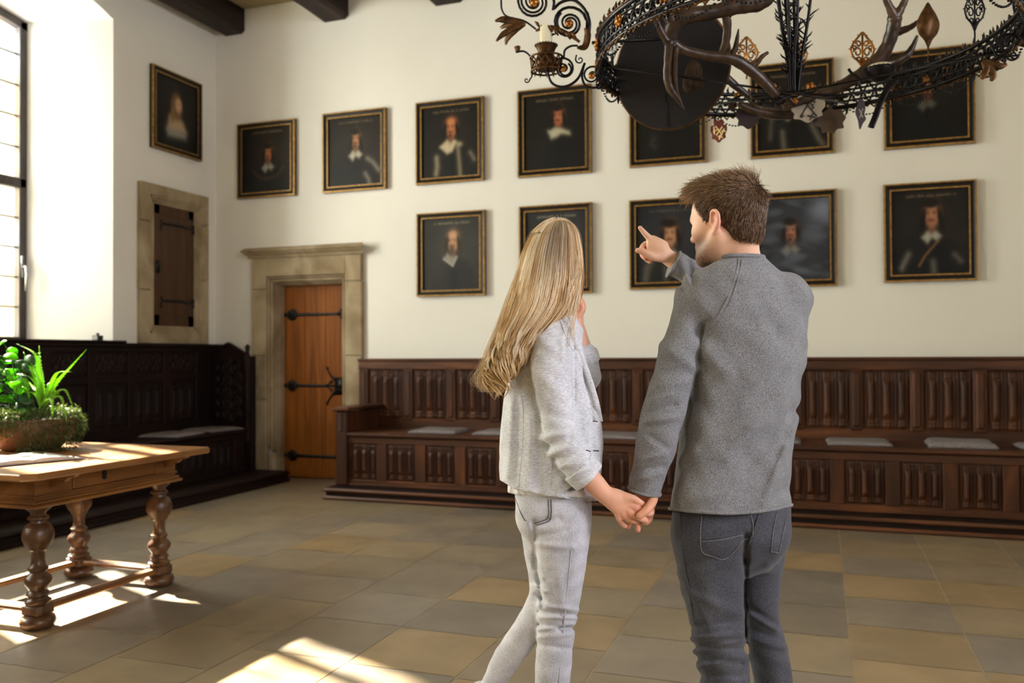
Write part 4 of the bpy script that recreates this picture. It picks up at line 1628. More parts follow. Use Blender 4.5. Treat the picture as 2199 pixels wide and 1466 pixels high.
ab = at(92, 866, 1, 3.74)
al = thing('aloe_plant', 'bright green spiky aloe arching out of the pottery bowl', 'plant', tuple(ab))
ends = [((186, 750), (150, 790), 0), ((155, 798), (125, 800), -0.05), ((140, 808), (112, 818), 0.08), ((158, 878), (140, 838), -0.06), ((143, 905), (132, 855), -0.10),
        ((36, 738), (74, 760), 0.05), ((50, 755), (66, 790), 0.08), ((84, 742), (86, 790), 0.12), ((40, 797), (66, 812), -0.08), ((42, 800), (70, 830), 0.10), ((20, 842), (62, 842), -0.12),
        ((128, 848), (112, 836), 0.1), ((112, 900), (112, 862), -0.16), ((60, 770), (78, 800), -0.02)]
for i, (e, mid, dy) in enumerate(ends):
    m = MB()
    p1 = at(*mid, 1, 3.74+dy*0.6)
    p2 = at(*e, 1, 3.74+dy)
    blade(m, [ab+np.array([0, dy*0.1, -0.03]), ab*0.45+p1*0.55+np.array([0, 0, 0.012]), p1, p2], 0.015, 0.35, 8, True)
    m.build('leaf', 'aloe_leaf', al, True)
rp = thing('round_leaved_plant', 'bushy plant with round bright green leaves at the left side of the bowl', 'plant', (PC[0]-0.05, PC[1], PC[2]+0.18))
r_ = np.random.default_rng(3)
leaves = []
for i in range(70):
    u, v = r_.uniform(-70, 62), r_.uniform(752, 905)
    if i < 9:
        u, v = [(26, 775), (12, 800), (30, 812), (46, 808), (6, 735), (42, 838), (20, 880), (-10, 790), (50, 822)][i]
    y = 3.72+r_.uniform(-0.12, 0.12)
    c = at(u, v, 1, y)
    if c[2] < TZ+0.17:
        continue
    leaves.append((c, r_.uniform(0.022, 0.042)))
for i, (c, s) in enumerate(leaves):
    m = MB()
    nv = r_.normal(size=3)
    nv[1] -= 0.7
    nv /= np.linalg.norm(nv)
    a = np.cross(nv, [0.2, 0.1, 1.])
    a /= np.linalg.norm(a)
    b = np.cross(nv, a)
    K = 14
    V = [c+nv*0.004]+[c+a*s*1.15*math.cos(2*math.pi*k/K)+b*s*0.8*math.sin(2*math.pi*k/K)*(1-0.25*math.cos(2*math.pi*k/K))-nv*0.006*math.cos(4*math.pi*k/K) for k in range(K)]
    V2 = [q-nv*0.0025 for q in V]
    F = [(0, 1+k, 1+(k+1) % K) for k in range(K)]+[(K+1, K+2+(k+1) % K, K+2+k) for k in range(K)]+[(1+k, K+2+k, K+2+(k+1) % K, 1+(k+1) % K) for k in range(K)]
    m.add(V+V2, F)
    m.build('leaf', 'round_leaf' if i % 3 else 'dark_leaf', rp, True)
m = MB()
for c, s in leaves[::2]:
    q = PC+np.array([r_.uniform(-0.12, 0.06), r_.uniform(-0.1, 0.1), 0.165])
    m.tube(catmull([q, (q+c)/2+np.array([0, 0, 0.03]), c], 4), 0.003, 5)
m.build('stem', 'dark_leaf', rp, True)
# trailing mossy plant spilling over the rim: fine leaves nobody could count
V, F = [], []
for i in range(5200):
    a = r_.uniform(-1.75, 0.9)
    t = r_.uniform(0, 1)**0.7
    rr = 0.12+0.14*min(1, t*1.3)+r_.normal()*0.012
    z = 0.215-0.02*t-max(0, t-0.62)*(0.50 if -1.0 < a < 0.5 else 0.24)+r_.normal()*0.014
    b = PC+np.array([rr*math.cos(a), rr*math.sin(a), z])
    if b[2] < TZ+0.004:
        continue
    d = np.array([math.cos(a)*0.5, math.sin(a)*0.5, -0.6 if t > 0.6 else 0.4])+r_.normal(size=3)*0.5
    d /= np.linalg.norm(d)
    s_ = np.cross(d, r_.normal(size=3))
    s_ /= np.linalg.norm(s_)
    L = r_.uniform(0.010, 0.026)
    w = 0.0026
    k = len(V)
    e_ = b+d*L
    if e_[2] < TZ+0.003:
        e_[2] = TZ+0.003
    V += [b-s_*w*0.4, b+s_*w*0.4, b+d*L*0.5+s_*w+[0, 0, 0.001], e_, b+d*L*0.5-s_*w]
    F.append((k, k+1, k+2, k+3, k+4))
mo = put('trailing_moss_plant', V, F, 'moss_leaf', origin=(PC[0]+0.1, PC[1], PC[2]+0.17))
tag(mo, 'fine trailing moss-like greenery spilling over the right rim of the bowl', 'plant')
mo['kind'] = 'stuff'
# ------------------------------------------------------------------ implicit surfaces (for figures, cloth, skin)


def smin(a, b, k):
    if k <= 0:
        return np.minimum(a, b)
    h = np.maximum(k-np.abs(a-b), 0)/k
    return np.minimum(a, b)-h*h*k*0.25


class Tub:
    """smooth tube through points with radii; optional flattening along an axis"""

    def __init__(s, pts, rad, k=0.01, flat=None, m=4, sub=False):
        P_ = np.asarray(pts, float)
        r = np.asarray(rad, float)
        if len(P_) > 2:
            s.p = catmull(P_, m)
            t = np.linspace(0, len(r)-1, len(s.p))
            s.r = np.interp(t, np.arange(len(r)), r)
        else:
            s.p, s.r = P_, r
        s.k, s.sub, s.flat = k, sub, flat
        s.c = (s.p.min(0)+s.p.max(0))/2
        s.R = np.linalg.norm(s.p-s.c, axis=1).max()+s.r.max()

    def __call__(s, X):
        d = np.full(len(X), 9.0)
        for i in range(len(s.p)-1):
            a, b = s.p[i], s.p[i+1]
            e = b-a
            q = X-a
            t = np.clip(q@e/(e@e+1e-12), 0, 1)
            w = q-t[:, None]*e
            if s.flat is not None:
                ax, f = s.flat
                w = w+ax*((w@ax)*(1/f-1))[:, None]
            d = np.minimum(d, np.linalg.norm(w, axis=1)-(s.r[i]+t*(s.r[i+1]-s.r[i])))
        return d*(s.flat[1] if s.flat is not None else 1)


class Ell:
    def __init__(s, c, sz, k=0.02, R=None, sub=False):
        s.c, s.s, s.k, s.M, s.sub = np.asarray(c, float), np.asarray(sz, float), k, R, sub
        s.R = s.s.max()

    def __call__(s, X):
        q = X-s.c
        if s.M is not None:
            q = q@s.M
        k0 = np.linalg.norm(q/s.s, axis=1)
        k1 = np.linalg.norm(q/(s.s*s.s), axis=1)+1e-9
        return k0*(k0-1)/k1


class Loft:
    """vertical loft in camera-aligned axes; rings (v, uL, uR, y centre, half depth)"""

    def __init__(s, rings, y, k=0.02, p=2.3, sub=False, shear=0.0):
        R_ = np.array(rings, float)
        z = -(R_[:, 0]-CY)*y/FPX
        o = np.argsort(z)
        s.z = z[o]
        cx = ((R_[:, 1]+R_[:, 2])/2-CX)*y/FPX
        a = (R_[:, 2]-R_[:, 1])/2*y/FPX
        tt = np.linspace(0, 1, 120)
        zz = s.z[0]+(s.z[-1]-s.z[0])*tt
        s.zz = zz

        def sm(q):
            w = np.interp(zz, s.z, q[o])
            for _ in range(5):
                w = np.r_[w[0], (w[:-2]+2*w[1:-1]+w[2:])/4, w[-1]]
            return w
        s.cx, s.a, s.cy, s.b = sm(cx), sm(a), sm(R_[:, 3]), sm(R_[:, 4])
        s.p, s.k, s.sub, s.sh = p, k, sub, shear
        s.c = np.array([s.cx.mean(), s.cy.mean(), (s.z[0]+s.z[-1])/2])
        s.R = math.hypot((s.z[-1]-s.z[0])/2, s.a.max()+np.ptp(s.cx)+s.b.max())

    def __call__(s, X):
        z = X[:, 2]
        cx, cy, a, b = (np.interp(z, s.zz, q) for q in (s.cx, s.cy, s.a, s.b))
        x, y = X[:, 0]-cx, X[:, 1]-cy
        y = y+s.sh*x
        r = (np.abs(x/a)**s.p+np.abs(y/b)**s.p)**(1/s.p)
        d = (r-1)*np.minimum(a, b)*0.9
        return np.maximum(d, np.maximum(z-s.z[-1], s.z[0]-z))


class Field:
    def __init__(s, prims, disp=None, cuts=()):
        s.prims, s.disp, s.cuts = prims, disp, cuts

    def __call__(s, X, prims=None):
        d = np.full(len(X), 1.0)
        for p in (prims if prims is not None else s.prims):
            v = p(X)
            if p.sub:
                d = -smin(-d, v, p.k)
            else:
                d = smin(d, v, p.k)
        if s.disp is not None:
            d = d-s.disp(X)
        for c in s.cuts:
            d = np.maximum(d, c(X))
        return d


def mesh_field(f, h, pad=0.02, bmin=None, bmax=None):
    add = [p for p in f.prims if not p.sub]
    lo = np.min([p.c-p.R for p in add], 0)-pad if bmin is None else np.array(bmin)
    hi = np.max([p.c+p.R for p in add], 0)+pad if bmax is None else np.array(bmax)
    B = 12
    nb = np.ceil((hi-lo)/(h*B)).astype(int)
    N = nb*B+1
    G = np.full(N, 1.0, 'f')
    diag = h*B*math.sqrt(3)/2
    idx = np.stack(np.meshgrid(*[np.arange(n) for n in nb], indexing='ij'), -1).reshape(-1, 3)
    C_ = lo+(idx+0.5)*B*h
    near = np.full(len(C_), 9.0)
    for p in add:
        near = np.minimum(near, np.linalg.norm(C_-p.c, axis=1)-p.R)
    idx, C_ = idx[near < diag+0.03], C_[near < diag+0.03]
    dc = f(C_)
    g = np.arange(B+1)*h
    L = np.stack(np.meshgrid(g, g, g, indexing='ij'), -1).reshape(-1, 3)
    for (i, j, k), c, d in zip(idx, C_, dc):
        sl = (slice(i*B, i*B+B+1), slice(j*B, j*B+B+1), slice(k*B, k*B+B+1))
        if d > diag*1.7+0.02:
            continue
        if d < -(diag*1.7+0.02):
            G[sl] = np.where(G[sl] == 1.0, -1.0, G[sl])
            continue
        pr = [p for p in f.prims if np.linalg.norm(c-p.c) < p.R+diag+p.k+0.03]
        if not pr:
            continue
        X = lo+np.array([i, j, k])*B*h+L
        G[sl] = f(X, pr).reshape(B+1, B+1, B+1)
    S = G < 0
    nx, ny, nz = S.shape
    act = np.zeros((nx-1, ny-1, nz-1), 'i1')
    for a in (0, 1):
        for b in (0, 1):
            for c in (0, 1):
                act += S[a:nx-1+a, b:ny-1+b, c:nz-1+c]
    I = np.argwhere((act > 0) & (act < 8))
    vid = np.full(act.shape, -1, 'i4')
    vid[tuple(I.T)] = np.arange(len(I))
    cor = np.array([(a, b, c) for a in (0, 1) for b in (0, 1) for c in (0, 1)])
    val = np.stack([G[I[:, 0]+a, I[:, 1]+b, I[:, 2]+c] for a, b, c in cor], 1)
    acc = np.zeros((len(I), 3))
    cnt = np.zeros(len(I))
    for m_ in range(8):
        for n_ in range(m_+1, 8):
            if np.abs(cor[m_]-cor[n_]).sum() != 1:
                continue
            a, b = val[:, m_], val[:, n_]
            cr = (a < 0) != (b < 0)
            t = np.where(cr, a/(a-b+1e-12), 0)
            acc += np.where(cr[:, None], cor[m_]+(cor[n_]-cor[m_])*t[:, None], 0)
            cnt += cr
    V = lo+(I+acc/cnt[:, None])*h
    F = []
    for ax in range(3):
        o1, o2 = [(1, 2), (2, 0), (0, 1)][ax]
        sl0 = [slice(None)]*3
        sl1 = [slice(None)]*3
        sl0[ax], sl1[ax] = slice(0, -1), slice(1, None)
        e = np.argwhere(S[tuple(sl0)] != S[tuple(sl1)])
        ok = (e[:, o1] > 0) & (e[:, o2] > 0) & (e[:, o1] < N[o1]-1) & (e[:, o2] < N[o2]-1)
        e = e[ok]
        inside = S[tuple(sl0)][tuple(e.T)]
        q = []
        for da, db in ((-1, -1), (0, -1), (0, 0), (-1, 0)):
            w = e.copy()
            w[:, o1] += da
            w[:, o2] += db
            q.append(vid[tuple(w.T)])
        q = np.stack(q, 1)
        q[~inside] = q[~inside][:, ::-1]
        F.append(q[(q >= 0).all(1)])
    F = np.concatenate(F)
    # drop specks: keep everything (fields are solid)
    # one relaxation pass
    nb_ = np.zeros_like(V)
    ct = np.zeros(len(V))
    for a, b in ((0, 1), (1, 2), (2, 3), (3, 0)):
        np.add.at(nb_, F[:, a], V[F[:, b]])
        np.add.at(nb_, F[:, b], V[F[:, a]])
        np.add.at(ct, F[:, a], 1)
        np.add.at(ct, F[:, b], 1)
    V = V*0.5+0.5*nb_/np.maximum(ct, 1)[:, None]
    return V, F


def px(X):
    return CX+FPX*X[:, 0]/X[:, 1], CY-FPX*X[:, 2]/X[:, 1]


def surf(f, u, v, y0=2.0, y1=3.2):
    """first point of the surface seen through pixel (u, v)"""
    ys = np.arange(y0, y1, 0.004)
    X = np.stack([(u-CX)*ys/FPX, ys, -(v-CY)*ys/FPX], 1)
    d = f(X)
    i = np.argmax(d < 0)
    if not (d < 0).any():
        i = int(np.argmin(d))
    return X[max(i-1, 0)]*0.5+X[i]*0.5


def folds(lst, nz=None, amp=0.002):
    """creases given as (u0, v0, u1, v1, width px, height m)"""
    def fn(X):
        u, v = px(X)
        o = np.zeros(len(X))
        for u0, v0, u1, v1, w, a in lst:
            ex, ey = u1-u0, v1-v0
            t = np.clip(((u-u0)*ex+(v-v0)*ey)/(ex*ex+ey*ey), 0, 1)
            d2 = (u-u0-t*ex)**2+(v-v0-t*ey)**2
            o += a*(1.6 if a > 0 else 1.25)*np.exp(-d2/(w*w))
        if nz:
            q = X*nz
            o += amp*(np.sin(q[:, 0]*1.0+1.7*np.sin(q[:, 2]*0.8))*np.sin(q[:, 2]*0.6+q[:, 1])+0.5*np.sin(q[:, 0]*2.3+q[:, 2]*1.9+1.0)*np.sin(q[:, 1]*2.1))
        return o
    return fn


def seam(root, name, mat, f, lines, r=0.0016, off=0.0, label=None, flat=None):
    m = MB()
    for ln in lines:
        p = catmull(np.array([(a, b, 0) for a, b in ln], float), 5) if len(ln) > 2 else np.array([(ln[0][0]+(ln[1][0]-ln[0][0])*t, ln[0][1]+(ln[1][1]-ln[0][1])*t, 0) for t in np.linspace(0, 1, 9)])
        Q = np.array([surf(f, a, b) for a, b, _ in p])
        Q[1:-1] = (Q[:-2]+Q[1:-1]*2+Q[2:])/4
        Q[:, 1] += off
        m.tube(to_world(Q), r, 8, flat=flat)
    o = m.build(name, mat, root, True)
    paint_white(o)
    return o


def paint_white(o, c=(1, 1, 1)):
    me = o.data
    if 'Col' not in me.color_attributes:
        ca = me.color_attributes.new('Col', 'FLOAT_COLOR', 'POINT')
        ca.data.foreach_set('color', np.tile(np.array([*c, 1.0], 'f'), len(me.vertices)))
    return o


def fz(u, d, z):
    """camera-aligned point at column u, depth d, world height z"""
    a, b = to_world(P(u, 700, d))[2], to_world(P(u, 1700, d))[2]
    return P(u, 700+1000*(a-z)/(a-b), d)


def strands(name, pts, rad, col, mat, parent, sides=3):
    """pts (N,K,3) world, rad (N,K), col (N,K,3)"""
    N, K, _ = pts.shape
    T = np.gradient(pts, axis=1)
    T /= np.linalg.norm(T, axis=2)[..., None]+1e-9
    ref = np.array([0.31, 0.52, 0.79])
    A = np.cross(T, ref)
    A /= np.linalg.norm(A, axis=2)[..., None]+1e-9
    B_ = np.cross(T, A)
    V = []
    for k in range(sides):
        a = 2*math.pi*k/sides
        V.append(pts+(A*math.cos(a)+B_*math.sin(a))*rad[..., None])
    V = np.stack(V, 2)                # N,K,sides,3
    C = np.repeat(col[:, :, None, :], sides, 2)
    n = np.arange(N)[:, None, None]*K*sides
    k = np.arange(K-1)[None, :, None]*sides
    s = np.arange(sides)[None, None, :]
    s2 = (s+1) % sides
    F = np.stack([n+k+s, n+k+s2, n+k+sides+s2, n+k+sides+s], -1).reshape(-1, 4)
    return put(name, V.reshape(-1, 3), F, mat, parent, True, col=C.reshape(-1, 3))


def head_prims(O, F_, L_, U_, sx=1.0, sz=1.0, nose=1.0):
    R_ = np.stack([F_, L_, U_], 1)

    def H(a, b, c):
        return O+F_*a*sx+L_*b*sx+U_*c*sz

    def S(a, b, c):
        return (a*sx, b*sx, c*sz)
    pr = [Ell(H(-0.006, 0, 0.030), S(0.094, 0.075, 0.090), 0.02, R_),
          Ell(H(0.028, 0, 0.005), S(0.062, 0.064, 0.080), 0.03, R_),
          Ell(H(0.040, 0, -0.055), S(0.046, 0.052, 0.058), 0.03, R_),
          Tub([H(0.000, -0.056, -0.055), H(0.035, -0.045, -0.085), H(0.074, 0, -0.100), H(0.035, 0.045, -0.085), H(0.000, 0.056, -0.055)], [0.014, 0.017, 0.021, 0.017, 0.014], 0.03),
          Ell(H(0.052, 0.042, -0.028), S(0.026, 0.022, 0.024), 0.02, R_),
          Ell(H(0.052, -0.042, -0.028), S(0.026, 0.022, 0.024), 0.02, R_),
          Tub([H(0.068, -0.045, 0.008), H(0.086, -0.018, 0.012), H(0.086, 0.018, 0.012), H(0.068, 0.045, 0.008)], [0.009, 0.011, 0.011, 0.009], 0.015),
          Tub([H(0.086, 0, 0.004), H(0.097*nose, 0, -0.018), H(0.108*nose, 0, -0.037)], [0.008, 0.009, 0.011], 0.012),
          Ell(H(0.094*nose, 0.011, -0.040), S(0.010, 0.008, 0.008), 0.008, R_),
          Ell(H(0.094*nose, -0.011, -0.040), S(0.010, 0.008, 0.008), 0.008, R_),
          Ell(H(0.083, 0, -0.063), S(0.010, 0.022, 0.006), 0.008, R_),
          Ell(H(0.081, 0, -0.073), S(0.010, 0.019, 0.007), 0.008, R_),
          Ell(H(0.082, 0.030, -0.006), S(0.014, 0.016, 0.011), 0.012, R_, sub=True),
          Ell(H(0.082, -0.030, -0.006), S(0.014, 0.016, 0.011), 0.012, R_, sub=True),
          Ell(H(0.067, 0.030, -0.006), S(0.012, 0.013, 0.012), 0.004, R_),
          Ell(H(0.067, -0.030, -0.006), S(0.012, 0.013, 0.012), 0.004, R_)]
    for g in (1, -1):
        # ears: rim, concha, lobe
        e = lambda a, b, c: H(a, g*b, c)
        pr += [Tub([e(0.004, 0.072, -0.012), e(-0.002, 0.082, 0.012), e(-0.016, 0.088, 0.016), e(-0.026, 0.090, 0.002), e(-0.022, 0.086, -0.018), e(-0.010, 0.079, -0.034), e(-0.001, 0.074, -0.040)], [0.004, 0.0048, 0.005, 0.005, 0.005, 0.0062, 0.005], 0.005),
               Ell(e(-0.011, 0.076, -0.010), S(0.016, 0.006, 0.024), 0.008, np.stack([F_*0.94+L_*g*-0.34, L_*0.94+F_*g*0.34, U_], 1)),
               Ell(e(-0.004, 0.082, -0.012), S(0.007, 0.006, 0.009), 0.005, R_, sub=True)]
    return pr, H


def head_coords(X, O, F_, L_, U_, sx, sz):
    q = X-O
    return q@F_/sx, q@L_/sx, q@U_/sz


def merge(parts):
    V, F, C, n = [], [], [], 0
    for v, f, c in parts:
        V.append(v)
        F.append(f+n)
        C.append(np.broadcast_to(c, (len(v), 3)))
        n += len(v)
    return np.concatenate(V), np.concatenate(F), np.concatenate(C)


def finger(pts, r0, r1, k=0.004):
    n = len(pts)
    return Tub(pts, np.linspace(r0, r1, n), k, m=5)


SKIN = np.array(rgb(228, 186, 158))
SKIN_R = np.array(rgb(212, 142, 120))


def fade(X, c, r):
    return np.exp(-np.sum((X-c)**2, 1)/(r*r))[:, None]


def skin_cols(V, reds=(), base=SKIN):
    C = np.tile(base, (len(V), 1))
    for c, r, a in reds:
        w = fade(V, c, r)*a
        C = C*(1-w)+SKIN_R*w
    return C


# ------------------------------------------------------------------ the man
DM = 2.46
man = thing('person', 'man seen from behind in grey sweater and dark jeans, pointing at a portrait', 'person', tuple(to_world(fz(1590, DM, 0.0))*[1, 1, 0]))
am = math.radians(43)
mO = P(1561, 474, DM)
tl = 0.06
mF = np.array([-math.cos(am), math.sin(am), 0.0])
mL = np.array([-math.sin(am), -math.cos(am), 0.0])
mU = np.array([0, 0, 1.0])
mF, mU = mF*math.cos(tl)-mU*math.sin(tl), mU*math.cos(tl)+mF*math.sin(tl)
MSX, MSZ = 1.07, 1.03
hp, H = head_prims(mO, mF, mL, mU, MSX, MSZ, 0.94)
neck = [Tub([H(-0.012, 0, -0.05), P(1582, 545, DM+0.005), P(1590, 600, DM+0.02)], [0.058, 0.056, 0.064], 0.03),
        Tub([H(-0.05, 0, -0.03), P(1592, 540, DM-0.01), P(1598, 585, DM-0.005)], [0.040, 0.042, 0.048], 0.03),
        Tub([H(-0.005, 0.055, -0.05), P(1556, 560, DM-0.0)], [0.018, 0.022], 0.02)]
fh = Field(hp+neck)
V1, F1 = mesh_field(fh, 0.0026)
a_, b_, c_ = head_coords(V1, mO, mF, mL, mU, MSX, MSZ)
C1 = skin_cols(V1, [(H(-0.012, 0.085, -0.012), 0.035, 0.75), (H(0.06, 0.05, -0.035), 0.04, 0.35), (H(0.1, 0, -0.03), 0.03, 0.4), (P(1590, 575, DM-0.06), 0.06, 0.3)])
nzv = (0.5+0.5*np.sin(V1[:, 0]*1900)*np.sin(V1[:, 2]*1700+V1[:, 1]*900))
st_ = 1/(1+np.exp((c_+0.050+0.25*np.clip(0.01-a_, -0.03, 0.05))/0.008))*(a_ > -0.01)*np.clip((a_+0.01)/0.02, 0, 1)
st_ = np.clip(st_*(0.35+0.65*np.clip((a_-0.01)/0.04, 0, 1)), 0, 1)*(c_ > -0.145)
w = (np.clip(st_*(0.72+0.3*nzv), 0, 0.95))[:, None]
C1 = C1*(1-w)+np.array(rgb(92, 62, 44))*w
for g in (1, -1):
    w = (np.exp(-(((a_-0.082)/0.02)**2+((b_-g*0.032)/0.018)**2+((c_-0.014)/0.0045)**2))*0.9)[:, None]
    C1 = C1*(1-w)+np.array(rgb(58, 40, 28))*w
    w = (np.exp(-(((a_-0.079)/0.006)**2+((b_-g*0.030)/0.005)**2+((c_+0.006)/0.005)**2))*0.95)[:, None]
    C1 = C1*(1-w)+np.array(rgb(40, 34, 34))*w
w = (np.exp(-(((a_-0.09)/0.012)**2+(b_/0.02)**2+((c_+0.068)/0.008)**2))*0.8)[:, None]
C1 = C1*(1-w)+np.array(rgb(186, 96, 84))*w

# pointing right hand
DP = 2.80
wr = P(1440, 556, DP+0.01)
hd = [Ell(P(1413, 534, DP-0.005), (0.041, 0.017, 0.033), 0.012, np.stack([(P(1395, 515, DP)-P(1436, 556, DP))/np.linalg.norm(P(1395, 515, DP)-P(1436, 556, DP)), np.array([0, 1.0, 0]), np.cross(np.array([0, 1.0, 0]), (P(1395, 515, DP)-P(1436, 556, DP)))/np.linalg.norm(P(1395, 515, DP)-P(1436, 556, DP))], 1)),
      Tub([P(1470, 575, DP+0.01), wr, P(1420, 541, DP)], [0.030, 0.026, 0.024], 0.012),
      Tub([P(1425, 527, DP+0.012), P(1412, 518, DP+0.012), P(1402, 513, DP+0.008)], [0.016, 0.013, 0.012], 0.01),
      finger([P(1404, 522, DP), P(1393, 510, DP-0.002), P(1383, 499, DP-0.004), P(1374.5, 489, DP-0.006)], 0.0125, 0.0068, 0.008),
      finger([P(1402, 527, DP+0.012), P(1388, 524, DP+0.012), P(1379, 533, DP+0.006), P(1384, 541, DP-0.002)], 0.0115, 0.0088, 0.006),
      finger([P(1406, 536, DP+0.022), P(1388, 537, DP+0.026), P(1380, 546, DP+0.022), P(1386, 554, DP+0.014)], 0.0112, 0.0085, 0.006),
      finger([P(1411, 543, DP+0.026), P(1396, 549, DP+0.032), P(1389, 556, DP+0.026), P(1396, 561, DP+0.018)], 0.0105, 0.0080, 0.006),
      finger([P(1420, 552, DP-0.008), P(1403, 551, DP-0.018), P(1388, 544, DP-0.022), P(1378, 540, DP-0.022), P(1370, 537.5, DP-0.022)], 0.0150, 0.0085, 0.010)]
V2, F2 = mesh_field(Field(hd), 0.0019, 0.01)
C2 = skin_cols(V2, [(P(1376, 491, DP), 0.014, 0.6), (P(1372, 538, DP-0.02), 0.016, 0.7), (P(1384, 541, DP), 0.02, 0.7), (P(1388, 555, DP), 0.02, 0.7), (P(1405, 515, DP+0.01), 0.02, 0.35)])
nl = fade(V2, P(1371, 533.5, DP-0.028), 0.0055)*0.8
C2 = C2*(1-nl)+np.array(rgb(244, 214, 200))*nl

# left hand holding hers
DH = 2.43
lh = [Tub([P(1384, 1035, DH), P(1383, 1058, DH), P(1388, 1075, DH+0.008)], [0.028, 0.026, 0.027], 0.012, (np.array([0, 1.0, 0]), 0.8)),
      Ell(P(1386, 1084, DH+0.020), (0.028, 0.016, 0.036), 0.012),
      # thumb folded over her hand
      finger([P(1402, 1062, DH-0.008), P(1401, 1076, DH-0.036), P(1390, 1093, DH-0.060), P(1374, 1107, DH-0.066)], 0.0148, 0.0100, 0.010),
      finger([P(1374, 1098, DH+0.022), P(1371, 1112, DH+0.022), P(1370, 1125, DH+0.014), P(1370, 1137, DH+0.006)], 0.0105, 0.0080, 0.005),
      finger([P(1368, 1096, DH+0.030), P(1357, 1108, DH+0.030), P(1351, 1119, DH+0.020), P(1349, 1130, DH+0.008)], 0.0102, 0.0078, 0.005),
      finger([P(1384, 1102, DH+0.030), P(1362, 1104, DH+0.038), P(1346, 1108, DH+0.036), P(1338, 1112, DH+0.028)], 0.0100, 0.0075, 0.005),
      finger([P(1392, 1096, DH+0.024), P(1396, 1108, DH+0.020), P(1392, 1118, DH+0.008), P(1386, 1121, DH+0.0)], 0.0105, 0.0085, 0.005)]
V3, F3 = mesh_field(Field(lh), 0.0019, 0.01)
C3 = skin_cols(V3, [(P(1370, 1136, DH), 0.014, 0.7), (P(1349, 1129, DH), 0.014, 0.7), (P(1377, 1105, DH-0.035), 0.015, 0.5), (P(1388, 1120, DH), 0.02, 0.5)], np.array(rgb(216, 156, 126)))

# limbs and trunk under the clothes
inner = [Tub([P(1590, 590, DM+0.02), P(1600, 700, DM+0.02), P(1580, 880, DM+0.02), P(1575, 1060, DM+0.02)], [0.05, 0.09, 0.08, 0.08], 0.03),
         Tub([P(1480, 660, DM), P(1445, 820, DM-0.02), P(1410, 930, DM-0.03), P(1384, 1045, DH)], [0.035, 0.030, 0.028, 0.022], 0.02),
         Tub([P(1690, 650, DM+0.06), P(1600, 640, 2.80), P(1470, 577, DP+0.01)], [0.035, 0.03, 0.022], 0.02),
         Tub([P(1540, 1130, DM+0.02), P(1545, 1385, DM-0.0), fz(1562, DM+0.04, 0.10)], [0.045, 0.034, 0.03], 0.03),
         Tub([P(1625, 1130, DM+0.08), P(1625, 1250, DM+0.08), P(1650, 1400, DM+0.10), fz(1668, DM+0.16, 0.10)], [0.045, 0.035, 0.03, 0.028], 0.03)]
V4, F4 = mesh_field(Field(inner), 0.011)
V, F, C = merge([(V1, F1, C1), (V2, F2, C2), (V3, F3, C3), (V4, F4, SKIN)])
put('body', to_world(V), F, 'skin', man, True, col=C)

# sweater
tor = Loft([(549, 1546, 1636, DM+0.00, 0.060), (556, 1541, 1642, DM+0.00, 0.064), (566, 1528, 1656, DM+0.01, 0.074), (582, 1505, 1678, DM+0.015, 0.090), (605, 1484, 1700, DM+0.02, 0.106), (640, 1474, 1724, DM+0.02, 0.122), (700, 1478, 1741, DM+0.02, 0.136),
            (780, 1484, 1739, DM+0.02, 0.138), (860, 1476, 1724, DM+0.02, 0.132), (940, 1463, 1708, DM+0.02, 0.128), (1000, 1452, 1703, DM+0.02, 0.130), (1060, 1443, 1703, DM+0.02, 0.140), (1115, 1439, 1704, DM+0.02, 0.146)], DM, 0.03, 2.35, shear=-0.18)
slL = Tub([P(1500, 636, DM+0.0), P(1480, 690, DM-0.02), P(1454, 775, DM-0.045), P(1427, 875, DM-0.05), P(1409, 955, DM-0.045), P(1388, 1030, DM-0.035), P(1382, 1062, DM-0.03)], [0.056, 0.053, 0.055, 0.060, 0.056, 0.046, 0.044], 0.012)
slR1 = Tub([P(1690, 640, DM+0.05), P(1655, 660, DM+0.16), P(1585, 634, 2.80)], [0.062, 0.058, 0.050], 0.025)
slR2 = Tub([P(1585, 634, 2.80), P(1520, 602, 2.80), P(1474, 582, DP-0.005), P(1452, 571, DP-0.01)], [0.050, 0.047, 0.044, 0.047], 0.015)
dl_ = Ell(P(1498, 652, DM+0.0), (0.062, 0.075, 0.082), 0.04)
dr_ = Ell(P(1694, 640, DM+0.04), (0.056, 0.085, 0.070), 0.04)


def cut_cuffL(X):
    q = P(1383, 1055, DM-0.03)
    n_ = P(1383, 1055, DM-0.03)-P(1396, 990, DM-0.04)
    n_ /= np.linalg.norm(n_)
    w_ = (X-q)@n_
    return np.where((np.linalg.norm(X-q, axis=1) < 0.16) & (px(X)[0] < 1431), w_, -1.0)


def cut_cuffR(X):
    q = P(1444, 567, DP-0.01)
    n_ = q-P(1500, 596, 2.80)
    n_ /= np.linalg.norm(n_)
    w_ = (X-q)@n_
    return np.where(np.linalg.norm(X-q, axis=1) < 0.12, w_, -1.0)


HEM_M = [(1430, 1092), (1455, 1094), (1480, 1098), (1520, 1101), (1570, 1103), (1630, 1099), (1670, 1092), (1703, 1084), (1715, 1081)]


def cut_hemM(X):
    u, v = px(X)
    return np.where(u > 1425, (v-np.interp(u, *zip(*HEM_M)))*X[:, 1]/FPX, -1.0)


